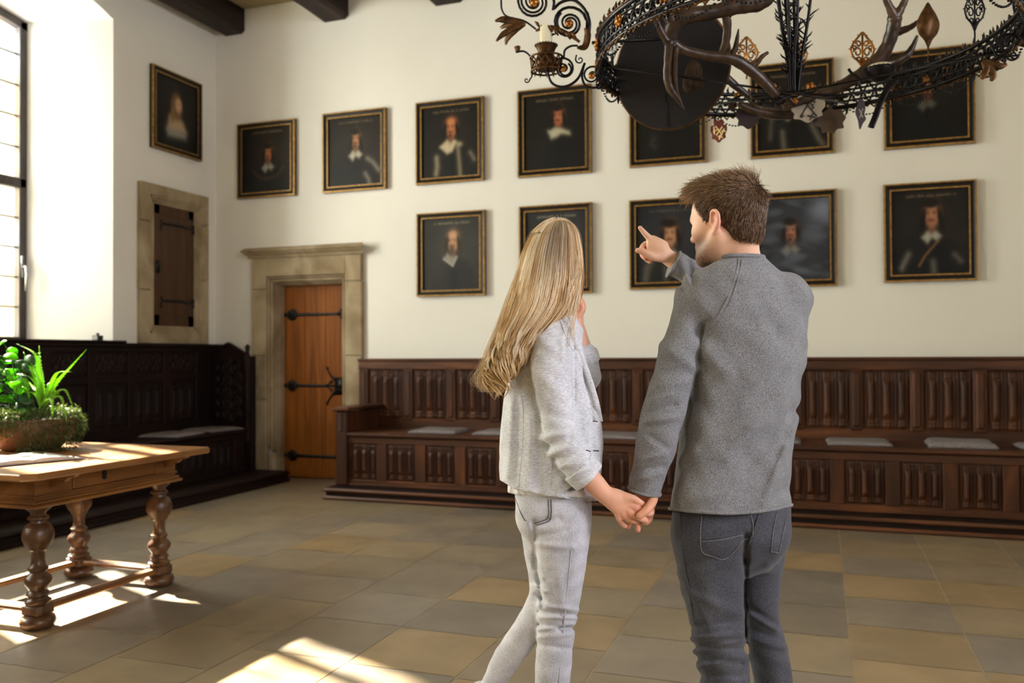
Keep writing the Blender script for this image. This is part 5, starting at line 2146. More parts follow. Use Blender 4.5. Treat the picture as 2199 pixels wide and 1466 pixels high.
fs = Field([tor, dl_, dr_, slL, slR1, slR2],
           folds([(1507, 700, 1494, 860, 6, -0.005), (1520, 690, 1495, 715, 9, -0.008),
                  (1690, 830, 1560, 980, 16, 0.006), (1700, 880, 1600, 1010, 12, -0.004), (1640, 900, 1500, 960, 22, 0.004), (1560, 900, 1480, 1010, 18, -0.003),
                  (1650, 760, 1600, 900, 30, 0.004), (1712, 900, 1650, 1060, 10, 0.004), (1735, 760, 1690, 940, 12, -0.003), (1600, 700, 1560, 860, 30, -0.003),
                  (1400, 860, 1440, 845, 8, 0.006), (1395, 884, 1450, 870, 7, -0.006), (1385, 905, 1455, 895, 8, 0.006), (1430, 960, 1395, 935, 7, -0.005), (1375, 985, 1430, 975, 7, 0.005), (1366, 1010, 1425, 1000, 6, -0.005), (1362, 1030, 1420, 1018, 6, 0.004), (1418, 740, 1495, 790, 12, 0.004), (1425, 800, 1480, 800, 10, -0.004), (1410, 830, 1470, 820, 9, 0.004),
                  (1575, 590, 1660, 610, 14, 0.004), (1600, 620, 1640, 700, 18, 0.003), (1440, 590, 1470, 620, 7, -0.007), (1462, 556, 1475, 600, 6, 0.006), (1478, 560, 1490, 610, 6, -0.005), (1480, 1070, 1560, 1060, 12, 0.003), (1600, 1060, 1690, 1050, 14, -0.003), (1500, 740, 1560, 800, 16, 0.004), (1690, 960, 1640, 1080, 12, 0.004), (1660, 700, 1700, 800, 20, -0.003)], 30, 0.0030),
           (cut_cuffL, cut_cuffR, cut_hemM))
V, F = mesh_field(fs, 0.0042)
put('sweater', to_world(V), F, 'grey_knit', man, True, col=np.ones((len(V), 3)))


def ring_at(root, name, mat, f, levels, r):
    """rolled edge following the outline of field f at given cut line (list of camera-aligned centre, axis)"""
    m = MB()
    for c, n_, rad in levels:
        n_ = n_/np.linalg.norm(n_)
        a = np.cross(n_, [0.3, 0.9, 0.2])
        a /= np.linalg.norm(a)
        b = np.cross(n_, a)
        pts = []
        for k in range(40):
            t = 2*math.pi*k/40
            d_ = a*math.cos(t)+b*math.sin(t)
            s_ = np.linspace(0.0, rad, 90)
            val = f(c+d_*s_[:, None])
            out = np.argmax(val > 0) if (val > 0).any() else 89
            pts.append(c+d_*s_[out])
        pts = np.array(pts)
        for _ in range(2):
            pts = (np.roll(pts, 1, 0)+2*pts+np.roll(pts, -1, 0))/4
        m.tube(to_world(pts), r, 8, closed=True)
    o = m.build(name, mat, root, True)
    return paint_white(o)


fs0 = Field([tor, dl_, dr_, slL], fs.disp)
fs1 = Field([slL], fs.disp)
fs2 = Field([slR2], fs.disp)
ring_at(man, 'sleeve_cuff', 'grey_knit', fs1, [(P(1383.5, 1053, DM-0.03), P(1383, 1055, DM-0.03)-P(1396, 990, DM-0.04), 0.09)], 0.0045)
ring_at(man, 'sleeve_cuff', 'grey_knit', fs2, [(P(1446, 568, DP-0.01), P(1444, 567, DP)-P(1500, 596, 2.80), 0.09)], 0.0045)
# rolled hem following the cut
pts = []
c0 = P(1572, 1098, DM+0.02)
ft = Field([tor], fs.disp)
for k in range(72):
    t = 2*math.pi*k/72
    d_ = np.array([math.cos(t), math.sin(t), 0])
    s_ = np.linspace(0.05, 0.26, 150)
    X = c0+d_*s_[:, None]
    u_, _ = px(X)
    X[:, 2] = -(np.interp(u_, *zip(*HEM_M))-1.0-CY)*X[:, 1]/FPX
    val = ft(X)
    out = np.argmax(val > 0) if (val > 0).any() else 149
    pts.append(X[out])
pts = np.array(pts)
pts = (np.roll(pts, 1, 0)+2*pts+np.roll(pts, -1, 0))/4
m = MB()
m.tube(to_world(pts), 0.0052, 8, closed=True)
paint_white(m.build('rolled_hem', 'grey_knit', man, True))
seam(man, 'raglan_seam', 'grey_knit', fs, [[(1587, 556), (1580, 590), (1562, 640), (1535, 690), (1516, 712)], [(1593, 558), (1587, 592), (1570, 643), (1543, 695), (1522, 722)],
                                          [(1514, 716), (1508, 735), (1503, 755)]], 0.0022)
# ribbed neckline
cn = P(1591, 553, DM+0.0)
pts = []
fn_ = Field([tor])
for k in range(48):
    t = 2*math.pi*k/48
    d_ = np.array([math.cos(t), math.sin(t), 0.0])
    X = cn+d_*np.linspace(0.01, 0.16, 90)[:, None]
    val = fn_(X)
    out = np.argmax(val > -0.001) if (val > -0.001).any() else 89
    pts.append(X[out])
pts = np.array(pts)
for _ in range(3):
    pts = (np.roll(pts, 1, 0)+2*pts+np.roll(pts, -1, 0))/4
m = MB()
m.tube(to_world(pts), 0.0065, 8, closed=True)
paint_white(m.build('neckline', 'grey_knit', man, True))

# jeans
pel = Loft([(1078, 1452, 1697, DM+0.02, 0.128), (1110, 1449, 1695, DM+0.02, 0.130), (1150, 1448, 1684, DM+0.022, 0.132), (1190, 1456, 1670, DM+0.03, 0.118), (1225, 1470, 1655, DM+0.04, 0.085)], DM, 0.03, 2.3)
LLeg = Tub([P(1520, 1150, DM-0.01), P(1531, 1250, DM-0.015), P(1541, 1330, DM-0.02), P(1549, 1395, DM-0.015), P(1557, 1466, DM), P(1560, 1560, DM+0.03), fz(1562, DM+0.04, 0.09)], [0.096, 0.089, 0.079, 0.072, 0.070, 0.064, 0.052], 0.03)
RLeg = Tub([P(1635, 1150, DM+0.07), P(1626, 1250, DM+0.08), P(1630, 1330, DM+0.09), P(1650, 1400, DM+0.10), P(1661, 1466, DM+0.11), P(1668, 1560, DM+0.14), fz(1670, DM+0.16, 0.09)], [0.076, 0.066, 0.058, 0.057, 0.055, 0.052, 0.046], 0.025)
bl = Ell(P(1540, 1150, DM-0.035), (0.088, 0.075, 0.085), 0.03)
br = Ell(P(1645, 1145, DM-0.01), (0.062, 0.075, 0.080), 0.03)


def cutz(z):
    return lambda X: (z-(X@BAS[:, 2]+CAMH))     # keep above world height z


fj = Field([pel, bl, br, LLeg, RLeg],
           folds([(1601, 1150, 1600, 1205, 7, -0.012), (1600, 1200, 1604, 1400, 5, -0.008), (1480, 1210, 1590, 1190, 10, -0.004), (1470, 1270, 1590, 1320, 12, 0.004), (1490, 1345, 1590, 1330, 8, -0.005),
                  (1484, 1372, 1590, 1362, 6, 0.006), (1488, 1388, 1600, 1392, 6, -0.007), (1490, 1398, 1600, 1376, 6, 0.006), (1496, 1412, 1590, 1422, 6, -0.006), (1500, 1430, 1600, 1412, 7, 0.005), (1505, 1450, 1600, 1450, 8, -0.005),
                  (1605, 1300, 1665, 1340, 7, -0.006), (1610, 1320, 1668, 1352, 6, 0.006), (1610, 1350, 1675, 1372, 6, -0.005), (1612, 1372, 1685, 1392, 7, 0.005), (1600, 1240, 1650, 1215, 8, 0.004), (1460, 1230, 1520, 1340, 9, 0.003), (1500, 1380, 1520, 1460, 8, 0.004)], 40, 0.0012),
           (cutz(0.085),))
V, F = mesh_field(fj, 0.0042)
u_, v_ = px(V)
wash = 1+0.55*np.exp(-(((u_-1500-0.25*(v_-1150))/26)**2))*np.clip((v_-1180)/120, 0, 1)+0.25*np.exp(-((u_-1680)/22)**2)+0.12*np.sin(V[:, 2]*95+V[:, 0]*40)*np.clip((v_-1330)/60, 0, 1)
put('jeans', to_world(V), F, 'dark_denim', man, True, col=np.clip(wash, 0.7, 1.6)[:, None]*np.ones(3))
vpk = [[(1507, 1104), (1504, 1145), (1507, 1184), (1530, 1194), (1554, 1201), (1576, 1184), (1595, 1160), (1606, 1156)], [(1506, 1162), (1550, 1158), (1595, 1148)], [(1612, 1106), (1617, 1125), (1616, 1147)],
       [(1668, 1100), (1660, 1140), (1656, 1183)], [(1656, 1184), (1672, 1187)], [(1672, 1187), (1680, 1150), (1690, 1105)]]
seam(man, 'pocket_stitching', 'grey_knit', fj, vpk, 0.0009, off=-0.0022)
seam(man, 'jeans_seam', 'dark_denim', fj, [[(1629, 1104), (1618, 1140), (1603, 1182)], [(1461, 1100), (1466, 1185), (1478, 1260), (1492, 1340)], [(1507, 1108), (1560, 1112), (1614, 1108)], [(1507, 1157), (1550, 1153), (1595, 1143)]], 0.0022, off=-0.001)

# shoes (below the picture)


def shoe(root, ank, toe_dir, mat, base, L=0.27):
    t = np.array([*toe_dir, 0.0])
    t /= np.linalg.norm(t)
    s = np.array([-t[1], t[0], 0])
    a = np.array([ank[0], ank[1], 0.0])
    R_ = np.stack([t, s, [0, 0, 1.0]], 1)
    fl = Field([Ell(a+t*0.02+[0, 0, 0.055+base], (0.075, 0.042, 0.055), 0.02, R_), Ell(a+t*0.10+[0, 0, 0.045+base], (0.105, 0.046, 0.040), 0.03, R_), Ell(a+[0, 0, 0.085+base], (0.048, 0.040, 0.045), 0.02, R_)],
               None, (lambda X: (0.006+base)-X[:, 2],))
    V, F = mesh_field(fl, 0.006)
    V[:, 2] = np.maximum(V[:, 2], 0.003)
    put('shoe', V, F, mat, root, True, col=np.tile(np.array(rgb(60, 58, 60)) if mat == 'shoe_leather' else np.ones(3), (len(V), 1)))


wf = AXF*1.0
shoe(man, to_world(fz(1562, DM+0.04, 0.05)), (-0.35, 1.0), 'shoe_leather', 0.0)
shoe(man, to_world(fz(1670, DM+0.16, 0.05)), (0.1, 1.0), 'shoe_leather', 0.0)

# hair: a fitted cap plus short strands combed forward from the crown


def hairline(a):
    return np.interp(a, [-0.12, -0.06, -0.03, -0.012, 0.004, 0.016, 0.024, 0.04, 0.06, 0.075, 0.1], [-0.074, -0.068, -0.050, 0.022, 0.018, -0.016, -0.010, 0.040, 0.070, 0.085, 0.09])


capE = Ell(H(-0.006, 0, 0.030), (0.1015*MSX, 0.081*MSX, 0.0945*MSZ), 0.02, np.stack([mF, mL, mU], 1))
cap2 = Ell(H(0.044, 0, 0.082), (0.060*MSX, 0.056*MSX, 0.032*MSZ), 0.03, np.stack([mF, mL, mU], 1))
cap3 = Ell(H(-0.055, 0, -0.035), (0.040*MSX, 0.056*MSX, 0.052*MSZ), 0.03, np.stack([mF, mL, mU], 1))


def cut_hair(X):
    a, b, c = head_coords(X, mO, mF, mL, mU, MSX, MSZ)
    return (hairline(a)-c)*0.8


fcap = Field([capE, cap2, cap3], folds([], 150, 0.0016), (cut_hair,))
V, F = mesh_field(fcap, 0.004)
cj = np.random.default_rng(5)
DKH, LTH = np.array(rgb(72, 52, 40)), np.array(rgb(190, 152, 112))
put('hair_cap', to_world(V), F, 'scalp_hair', man, True, col=np.tile(DKH*0.8, (len(V), 1)))
fc2 = Field([capE, cap2, cap3])
a, b, c = head_coords(V, mO, mF, mL, mU, MSX, MSZ)
okv = np.where(c > hairline(a)+0.002)[0]
N = 21000
sel = V[cj.choice(okv, N)]+cj.normal(size=(N, 3))*0.0015
wh = H(-0.075, -0.012, 0.085)
K = 6
pts = np.zeros((N, K, 3))
a, b, c = head_coords(sel, mO, mF, mL, mU, MSX, MSZ)
e = 1e-3
g = np.stack([(fc2(sel+np.eye(3)[i]*e)-fc2(sel-np.eye(3)[i]*e))/(2*e) for i in range(3)], 1)
g /= np.linalg.norm(g, axis=1)[:, None]
away = sel-wh
dirn = away/np.linalg.norm(away, axis=1)[:, None]
topw = np.clip((c-0.04)/0.05, 0, 1)[:, None]
dirn = dirn*(1-0.5*topw)+mF*0.7*topw+cj.normal(size=(N, 3))*0.16
low = np.clip((0.03-c)/0.05, 0, 1)[:, None]
dirn = dirn*(1-0.6*low)-mU*0.7*low
dirn -= g*np.sum(dirn*g, 1)[:, None]
dirn /= np.linalg.norm(dirn, axis=1)[:, None]
cl = cj.integers(0, 500, N)
jit = cj.normal(size=(500, 3))*0.35
dirn += jit[cl]*topw*0.8
front = np.clip((a-0.02)/0.06, 0, 1)[:, None]*topw
spike = (np.exp(-np.sum((sel-H(-0.08, -0.02, 0.105))**2, 1)/0.035**2)*(cj.random(N) < 0.45))[:, None]
Ln = (0.011+0.014*np.clip((c-0.0)/0.08, 0, 1)+0.006*front[:, 0]+0.012*spike[:, 0])*cj.uniform(0.7, 1.2, N)
lift = 0.12+0.18*topw+0.22*front+0.8*spike
for k in range(K):
    t = k/(K-1)
    p = sel+dirn*(Ln*t)[:, None]+g*(Ln*t)[:, None]*(lift*(1-0.45*t))-g*0.002
    pts[:, k] = p
rad = np.linspace(0.0009, 0.0003, K)[None]*np.ones((N, 1))
mixc = np.clip(cj.beta(1.3, 4, N)+0.45*front[:, 0]*cj.random(N)+0.25*topw[:, 0]*cj.random(N), 0, 1)
tt = np.linspace(0.5, 1.15, K)
col = (DKH*(1-mixc[:, None])+LTH*mixc[:, None])[:, None, :]*tt[None, :, None]
strands('hair', to_world(pts.reshape(-1, 3)).reshape(N, K, 3), rad, col, 'brown_hair', man)
# ------------------------------------------------------------------ the woman
DW = 2.52
wom = thing('person', 'woman with long blonde hair in a light grey blazer, holding the man\'s hand', 'person', tuple(to_world(fz(1190, DW, 0.0))*[1, 1, 0]))
aw = math.radians(38)
wF = np.array([math.cos(aw), math.sin(aw), 0.0])
wL = np.array([-math.sin(aw), math.cos(aw), 0.0])
wU = np.array([0, 0, 1.0])
wO = P(1194, 578, DW)
WSX, WSZ = 0.84, 0.90
hp, Hw = head_prims(wO, wF, wL, wU, WSX, WSZ, 0.95)
wneck = [Tub([Hw(-0.01, 0, -0.05), P(1192, 660, DW+0.02), P(1186, 705, DW+0.03)], [0.048, 0.048, 0.058], 0.03)]
V1, F1 = mesh_field(Field(hp+wneck), 0.0034)
WSK = np.array(rgb(222, 168, 140))
C1 = skin_cols(V1, [(Hw(0.06, -0.04, -0.03), 0.035, 0.4)], WSK)
a_, b_, c_ = head_coords(V1, wO, wF, wL, wU, WSX, WSZ)
for g in (1, -1):
    w = (np.exp(-(((a_-0.079)/0.006)**2+((b_-g*0.030)/0.006)**2+((c_+0.006)/0.005)**2))*0.95)[:, None]
    C1 = C1*(1-w)+np.array(rgb(60, 70, 80))*w
w = (np.exp(-(((a_-0.09)/0.012)**2+(b_/0.02)**2+((c_+0.068)/0.008)**2))*0.8)[:, None]
C1 = C1*(1-w)+np.array(rgb(196, 96, 96))*w
# right hand (nearest) reaching to his
DA = 2.40


def W2(u, v, d):
    return P(u, v, d)


fx_ = (P(1352, 1098, DA)-P(1303, 1060, DA))
fx_ /= np.linalg.norm(fx_)
ny_ = np.array([0.15, -1.0, 0.1])
ny_ -= fx_*(ny_@fx_)
ny_ /= np.linalg.norm(ny_)
nz_ = np.cross(fx_, ny_)
rh = [Tub([P(1262, 1022, DA+0.005), P(1280, 1042, DA), P(1297, 1060, DA), P(1312, 1070, DA)], [0.031, 0.029, 0.026, 0.025], 0.012, (np.array([0, 1.0, 0]), 0.82)),
      Ell(P(1334, 1082, DA), (0.050, 0.017, 0.033), 0.014, np.stack([fx_, ny_, nz_], 1)),
      Tub([P(1318, 1068, DA), P(1340, 1070, DA-0.002), P(1358, 1074, DA-0.002)], [0.016, 0.014, 0.012], 0.012),
      # thumb and fingers
      finger([P(1344, 1068, DA-0.006), P(1358, 1070, DA-0.010), P(1371, 1077, DA-0.012), P(1381, 1083, DA-0.006)], 0.0120, 0.0085, 0.006),
      finger([P(1352, 1084, DA-0.004), P(1367, 1092, DA-0.014), P(1384, 1100, DA-0.004), P(1397, 1102, DA+0.012), P(1400, 1096, DA+0.024)], 0.0110, 0.0080, 0.006),
      finger([P(1346, 1094, DA-0.004), P(1356, 1103, DA-0.016), P(1374, 1112, DA-0.008), P(1386, 1117, DA+0.006)], 0.0110, 0.0085, 0.006),
      finger([P(1338, 1098, DA-0.002), P(1346, 1111, DA-0.010), P(1362, 1118, DA+0.004), P(1374, 1114, DA+0.018)], 0.0102, 0.0078, 0.006),
      finger([P(1324, 1098, DA+0.002), P(1329, 1112, DA-0.004), P(1336, 1124, DA+0.002), P(1342, 1129, DA+0.010)], 0.0095, 0.0070, 0.006),
      Ell(P(1355, 1101, DA-0.012), (0.009, 0.008, 0.009), 0.008), Ell(P(1367, 1090, DA-0.010), (0.009, 0.008, 0.009), 0.008), Ell(P(1342, 1107, DA-0.008), (0.009, 0.008, 0.009), 0.008)]
frh = Field(rh)
V2, F2 = mesh_field(frh, 0.0019, 0.01)
C2 = skin_cols(V2, [(P(1355, 1102, DA-0.02), 0.014, 0.55), (P(1367, 1091, DA-0.02), 0.014, 0.6), (P(1341, 1108, DA-0.02), 0.012, 0.45), (P(1385, 1116, DA), 0.016, 0.5), (P(1330, 1118, DA), 0.02, 0.5), (P(1380, 1081, DA), 0.015, 0.5), (P(1400, 1096, DA+0.02), 0.012, 0.4)], WSK)
# left hand raised to her chin
DC = 2.60
lh = [Tub([P(1252, 762, DC), P(1246, 735, DC), P(1242, 712, DC)], [0.030, 0.025, 0.023], 0.012),
      Ell(P(1240, 690, DC), (0.018, 0.030, 0.036), 0.012),
      finger([P(1244, 676, DC-0.022), P(1250, 662, DC-0.024), P(1246, 648, DC-0.020), P(1238, 640, DC-0.016)], 0.0100, 0.0075, 0.005),
      finger([P(1245, 676, DC-0.004), P(1252, 660, DC-0.004), P(1247, 644, DC-0.002), P(1238, 636, DC)], 0.0104, 0.0078, 0.005),
      finger([P(1244, 676, DC+0.014), P(1250, 660, DC+0.016), P(1245, 646, DC+0.016), P(1237, 638, DC+0.016)], 0.0100, 0.0075, 0.005),
      finger([P(1243, 680, DC+0.030), P(1247, 668, DC+0.034), P(1243, 657, DC+0.034), P(1236, 650, DC+0.032)], 0.0092, 0.0070, 0.005),
      finger([P(1236, 704, DC-0.018), P(1231, 690, DC-0.030), P(1230, 676, DC-0.030), P(1232, 666, DC-0.026)], 0.0120, 0.0085, 0.006)]
V3, F3 = mesh_field(Field(lh), 0.0021, 0.01)
C3 = skin_cols(V3, [(P(1250, 661, DC-0.02), 0.02, 0.2)], WSK*0.96)
inner = [Tub([P(1190, 690, DW+0.02), P(1180, 850, DW+0.03), P(1185, 1050, DW+0.02)], [0.05, 0.065, 0.07], 0.03),
         Tub([P(1186, 705, DW-0.06), P(1188, 860, DW-0.10), P(1225, 960, DW-0.11), P(1266, 1026, DA)], [0.034, 0.030, 0.028, 0.027], 0.02),
         Tub([P(1210, 700, DW+0.10), P(1250, 830, DW+0.14), P(1252, 760, DC)], [0.032, 0.030, 0.026], 0.02),
         Tub([P(1205, 1120, DW-0.0), P(1200, 1330, DW-0.02), fz(1184, DW+0.01, 0.09)], [0.045, 0.032, 0.026], 0.02),
         Tub([P(1168, 1120, DW+0.07), P(1172, 1240, DW+0.055), P(1164, 1290, DW+0.04), P(1090, 1412, DW+0.07), P(1046, 1488, DW+0.09)], [0.045, 0.032, 0.028, 0.026, 0.026], 0.02)]
V4, F4 = mesh_field(Field(inner), 0.011)
V, F, C = merge([(V1, F1, C1), (V2, F2, C2), (V3, F3, C3), (V4, F4, WSK)])
put('body', to_world(V), F, 'skin', wom, True, col=C)
# gold ring on her finger
rc = P(1352.5, 1113, DA-0.006)
m = MB()
ax_ = P(1362, 1118, DA)-P(1346, 1111, DA-0.01)
ax_ /= np.linalg.norm(ax_)
p_ = np.cross(ax_, [0, 0, 1.0])
p_ /= np.linalg.norm(p_)
q_ = np.cross(ax_, p_)
m.tube(to_world(np.array([rc+(p_*math.cos(t)+q_*math.sin(t))*0.0108 for t in np.linspace(0, 2*math.pi, 28, endpoint=False)])), 0.0015, 8, closed=True)
rg = m.build('finger_ring', 'gold', smooth=True, origin=tuple(to_world(rc)))
tag(rg, 'thin gold ring on the woman\'s finger where the couple hold hands', 'ring')

# blazer
jt = Loft([(668, 1168, 1214, DW+0.01, 0.05), (684, 1146, 1240, DW+0.015, 0.085), (705, 1128, 1250, DW+0.02, 0.105), (740, 1116, 1250, DW+0.02, 0.118), (790, 1104, 1262, DW+0.02, 0.120), (850, 1083, 1279, DW+0.02, 0.118),
           (900, 1077, 1290, DW+0.02, 0.118), (950, 1073, 1293, DW+0.02, 0.120), (1000, 1070, 1291, DW+0.02, 0.126), (1050, 1068, 1284, DW+0.02, 0.134), (1095, 1066, 1280, DW+0.02, 0.138)], DW, 0.03, 2.25, shear=0.20)
sh1 = Ell(P(1186, 706, DW-0.05), (0.056, 0.060, 0.058), 0.035)
sl1 = Tub([P(1186, 712, DW-0.06), P(1184, 790, DW-0.085), P(1196, 880, DW-0.10), P(1212, 945, DW-0.11), P(1240, 995, DW-0.12), P(1262, 1022, DW-0.12)], [0.058, 0.060, 0.052, 0.050, 0.046, 0.043], 0.007)
sl2 = Tub([P(1222, 712, DW+0.09), P(1256, 800, DW+0.14), P(1258, 800, DC+0.03), P(1256, 764, DC)], [0.05, 0.045, 0.045, 0.040], 0.02)
HEM_W = [(1060, 1022), (1068, 1028), (1085, 1037), (1100, 1048), (1140, 1058), (1180, 1066), (1230, 1072), (1282, 1076)]


def cut_hemW(X):
    u, v = px(X)
    return (v-np.interp(u, *zip(*HEM_W)))*X[:, 1]/FPX


fjk = Field([jt, sh1, sl1, sl2],
            folds([(1131, 730, 1136, 800, 5, -0.004), (1136, 800, 1160, 905, 5, -0.004), (1234, 745, 1232, 880, 4, -0.004), (1236, 912, 1254, 960, 4, -0.003),
                   (1165, 940, 1210, 930, 9, 0.006), (1170, 960, 1225, 940, 7, -0.006), (1180, 975, 1232, 955, 7, 0.006), (1190, 985, 1245, 975, 6, -0.005), (1205, 1002, 1255, 990, 6, 0.005), (1150, 720, 1200, 760, 12, 0.004), (1215, 700, 1205, 800, 9, 0.004), (1150, 800, 1215, 850, 14, 0.003), (1165, 880, 1225, 905, 9, -0.004), (1200, 760, 1222, 860, 8, -0.003),
                   (1100, 860, 1090, 1020, 9, 0.004), (1112, 850, 1112, 1030, 8, -0.004), (1140, 900, 1135, 1050, 10, 0.004), (1158, 960, 1160, 1060, 8, -0.004), (1082, 960, 1076, 1030, 7, -0.004), (1200, 1030, 1198, 1066, 7, 0.003),
                   (1262, 800, 1285, 880, 5, 0.004), (1250, 790, 1272, 900, 6, -0.005), (1272, 900, 1278, 1060, 6, -0.003)], 36, 0.0013),
            (cut_hemW,))


def cut_cuffW(X):
    q = P(1262, 1020, DW-0.12)
    n_ = P(1262, 1020, DW-0.12)-P(1235, 985, DW-0.12)
    n_ /= np.linalg.norm(n_)
    return np.where((np.linalg.norm(X-q, axis=1) < 0.085) & (X[:, 1] < DW-0.072), (X-q)@n_, -1.0)


fjk.cuts = (cut_hemW, cut_cuffW)
V, F = mesh_field(fjk, 0.0042)
put('blazer', to_world(V), F, 'light_jersey', wom, True, col=np.ones((len(V), 3)))
# turned-back cuffs
cf = Field([Tub([P(1232, 992, DW-0.12), P(1264, 1024, DW-0.12)], [0.052, 0.050], 0.01)], folds([(1232, 1018, 1278, 1000, 4, 0.004), (1240, 1032, 1288, 1010, 3, -0.004)], 60, 0.0014))
cn_ = P(1264, 1024, DW-0.12)-P(1240, 1000, DW-0.12)
cn_ /= np.linalg.norm(cn_)
cf.cuts = (lambda X: (X-P(1266, 1026, DW-0.12))@cn_, lambda X: (P(1241, 1001, DW-0.12)-X)@cn_)
V, F = mesh_field(cf, 0.0032)
put('turned_cuff', to_world(V), F, 'light_jersey', wom, True, col=np.full((len(V), 3), 1.04))
cf2 = Field([Tub([P(1259, 776, DC+0.01), P(1254, 752, DC)], [0.043, 0.041], 0.01)], folds([(1240, 765, 1270, 760, 3, 0.003)], 60, 0.0012))
c2n = P(1254, 752, DC)-P(1259, 776, DC+0.01)
c2n /= np.linalg.norm(c2n)
cf2.cuts = (lambda X: (X-P(1254.5, 754, DC))@c2n, lambda X: (P(1259, 776, DC+0.01)-X)@c2n)
V, F = mesh_field(cf2, 0.0035)
put('turned_cuff', to_world(V), F, 'light_jersey', wom, True, col=np.full((len(V), 3), 0.98))
seam(wom, 'blazer_seam', 'light_jersey', fjk, [[(1120, 850), (1124, 900), (1122, 960), (1116, 1020), (1113, 1046)], [(1184, 985), (1183, 1030), (1180, 1062)], [(1133, 735), (1137, 800), (1150, 850)], [(1253, 1046), (1254, 1070)]], 0.0017)
# lapel and front edge
seam(wom, 'lapel', 'light_jersey', fjk, [[(1206, 676), (1222, 706), (1238, 742), (1254, 782), (1268, 822), (1280, 862), (1289, 905)]], 0.0085, off=-0.001, flat=(AXF, 0.3))
seam(wom, 'collar_edge', 'light_jersey', fjk, [[(1198, 674), (1210, 705), (1219, 735), (1232, 752), (1240, 748)]], 0.0024)
seam(wom, 'buttonhole', 'frame_black', fjk, [[(1273, 904), (1283, 905)], [(1274, 967), (1286, 968)], [(1258, 966), (1268, 969)]], 0.0016)
# blouse hem under the blazer
bh = Field([Loft([(1040, 1092, 1268, DW+0.02, 0.118), (1062, 1090, 1268, DW+0.02, 0.120), (1080, 1092, 1268, DW+0.02, 0.118)], DW, 0.01, 2.2, shear=0.2)], folds([(1096, 1040, 1094, 1060, 3, 0.003), (1110, 1045, 1112, 1066, 4, 0.003), (1130, 1050, 1134, 1070, 4, -0.003)], 60, 0.0015))
bh.cuts = (lambda X: (px(X)[1]-np.interp(px(X)[0], [1085, 1110, 1150, 1180, 1280], [1056, 1062, 1064, 1066, 1070]))*DW/FPX,)
V, F = mesh_field(bh, 0.004)
put('blouse', to_world(V), F, 'white_cotton', wom, True, col=np.ones((len(V), 3)))

# jeans
wp = Loft([(1045, 1102, 1268, DW+0.02, 0.105), (1080, 1108, 1270, DW+0.02, 0.108), (1120, 1118, 1268, DW+0.02, 0.108), (1160, 1132, 1262, DW+0.02, 0.098), (1200, 1150, 1255, DW+0.02, 0.070)], DW, 0.025, 2.2)
nl_ = Tub([P(1208, 1110, DW-0.03), P(1206, 1180, DW-0.035), P(1203, 1250, DW-0.03), P(1198, 1310, DW-0.02), P(1193, 1370, DW-0.015), P(1188, 1430, DW-0.01), P(1185, 1500, DW), P(1183, 1600, DW+0.01), fz(1183, DW+0.01, 0.10)], [0.082, 0.075, 0.065, 0.056, 0.053, 0.053, 0.048, 0.036, 0.032], 0.022)
fl_ = Tub([P(1166, 1110, DW+0.07), P(1168, 1180, DW+0.07), P(1172, 1240, DW+0.055), P(1166, 1290, DW+0.04), P(1132, 1352, DW+0.05), P(1090, 1412, DW+0.07), P(1052, 1478, DW+0.09)], [0.070, 0.060, 0.050, 0.046, 0.044, 0.042, 0.031], 0.022)
bk_ = Ell(P(1162, 1110, DW-0.01), (0.070, 0.080, 0.070), 0.03)
fwj = Field([wp, bk_, nl_, fl_],
            folds([(1146, 1125, 1200, 1112, 7, -0.005), (1150, 1168, 1230, 1175, 7, 0.004), (1152, 1150, 1215, 1140, 6, -0.003), (1148, 1120, 1150, 1220, 6, -0.007), (1155, 1230, 1165, 1300, 5, -0.008),
                   (1158, 1300, 1240, 1310, 5, 0.004), (1158, 1312, 1238, 1322, 4, -0.004), (1158, 1326, 1238, 1326, 4, 0.004), (1157, 1340, 1235, 1350, 4, -0.005), (1156, 1352, 1230, 1340, 4, 0.004), (1200, 1350, 1235, 1345, 4, -0.006), (1156, 1368, 1226, 1362, 5, 0.003), (1154, 1384, 1224, 1392, 5, -0.003),
                   (1140, 1215, 1165, 1240, 5, 0.004), (1148, 1255, 1170, 1270, 5, 0.005), (1150, 1275, 1172, 1290, 4, -0.005), (1126, 1400, 1080, 1440, 6, 0.002), (1200, 1230, 1210, 1300, 8, 0.002), (1225, 1180, 1210, 1260, 8, -0.002)], 44, 0.0010))
V, F = mesh_field(fwj, 0.004)
u_, v_ = px(V)
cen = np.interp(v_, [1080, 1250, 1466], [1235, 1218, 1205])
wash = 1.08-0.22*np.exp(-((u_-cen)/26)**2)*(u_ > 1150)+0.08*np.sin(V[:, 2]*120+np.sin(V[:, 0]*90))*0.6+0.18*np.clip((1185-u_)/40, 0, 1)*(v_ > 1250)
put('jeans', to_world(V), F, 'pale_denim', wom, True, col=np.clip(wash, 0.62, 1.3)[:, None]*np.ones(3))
seam(wom, 'pocket_stitching', 'dark_denim', fwj, [[(1177, 1072), (1178, 1095), (1176, 1112), (1164, 1118), (1148, 1123)], [(1183, 1072), (1184, 1098), (1181, 1116), (1166, 1123), (1152, 1127)], [(1107, 1070), (1120, 1105), (1128, 1118)]], 0.0011, off=-0.0018)
seam(wom, 'jeans_seam', 'pale_denim', fwj, [[(1232, 1080), (1229, 1150), (1222, 1230), (1214, 1310), (1207, 1390), (1200, 1466)]], 0.0016)
m = MB()
r_ = np.random.default_rng(8)
for i in range(26):
    u, v = 1249+r_.normal()*3+(i % 3), 1086+i*1.15
    q = surf(fwj, u, v)
    q2 = surf(fwj, u+r_.uniform(3, 6), v+r_.uniform(-2, 2))
    m.tube(to_world(np.array([q, (q+q2)/2-[0, 0.002, 0], q2])), 0.0007, 4)
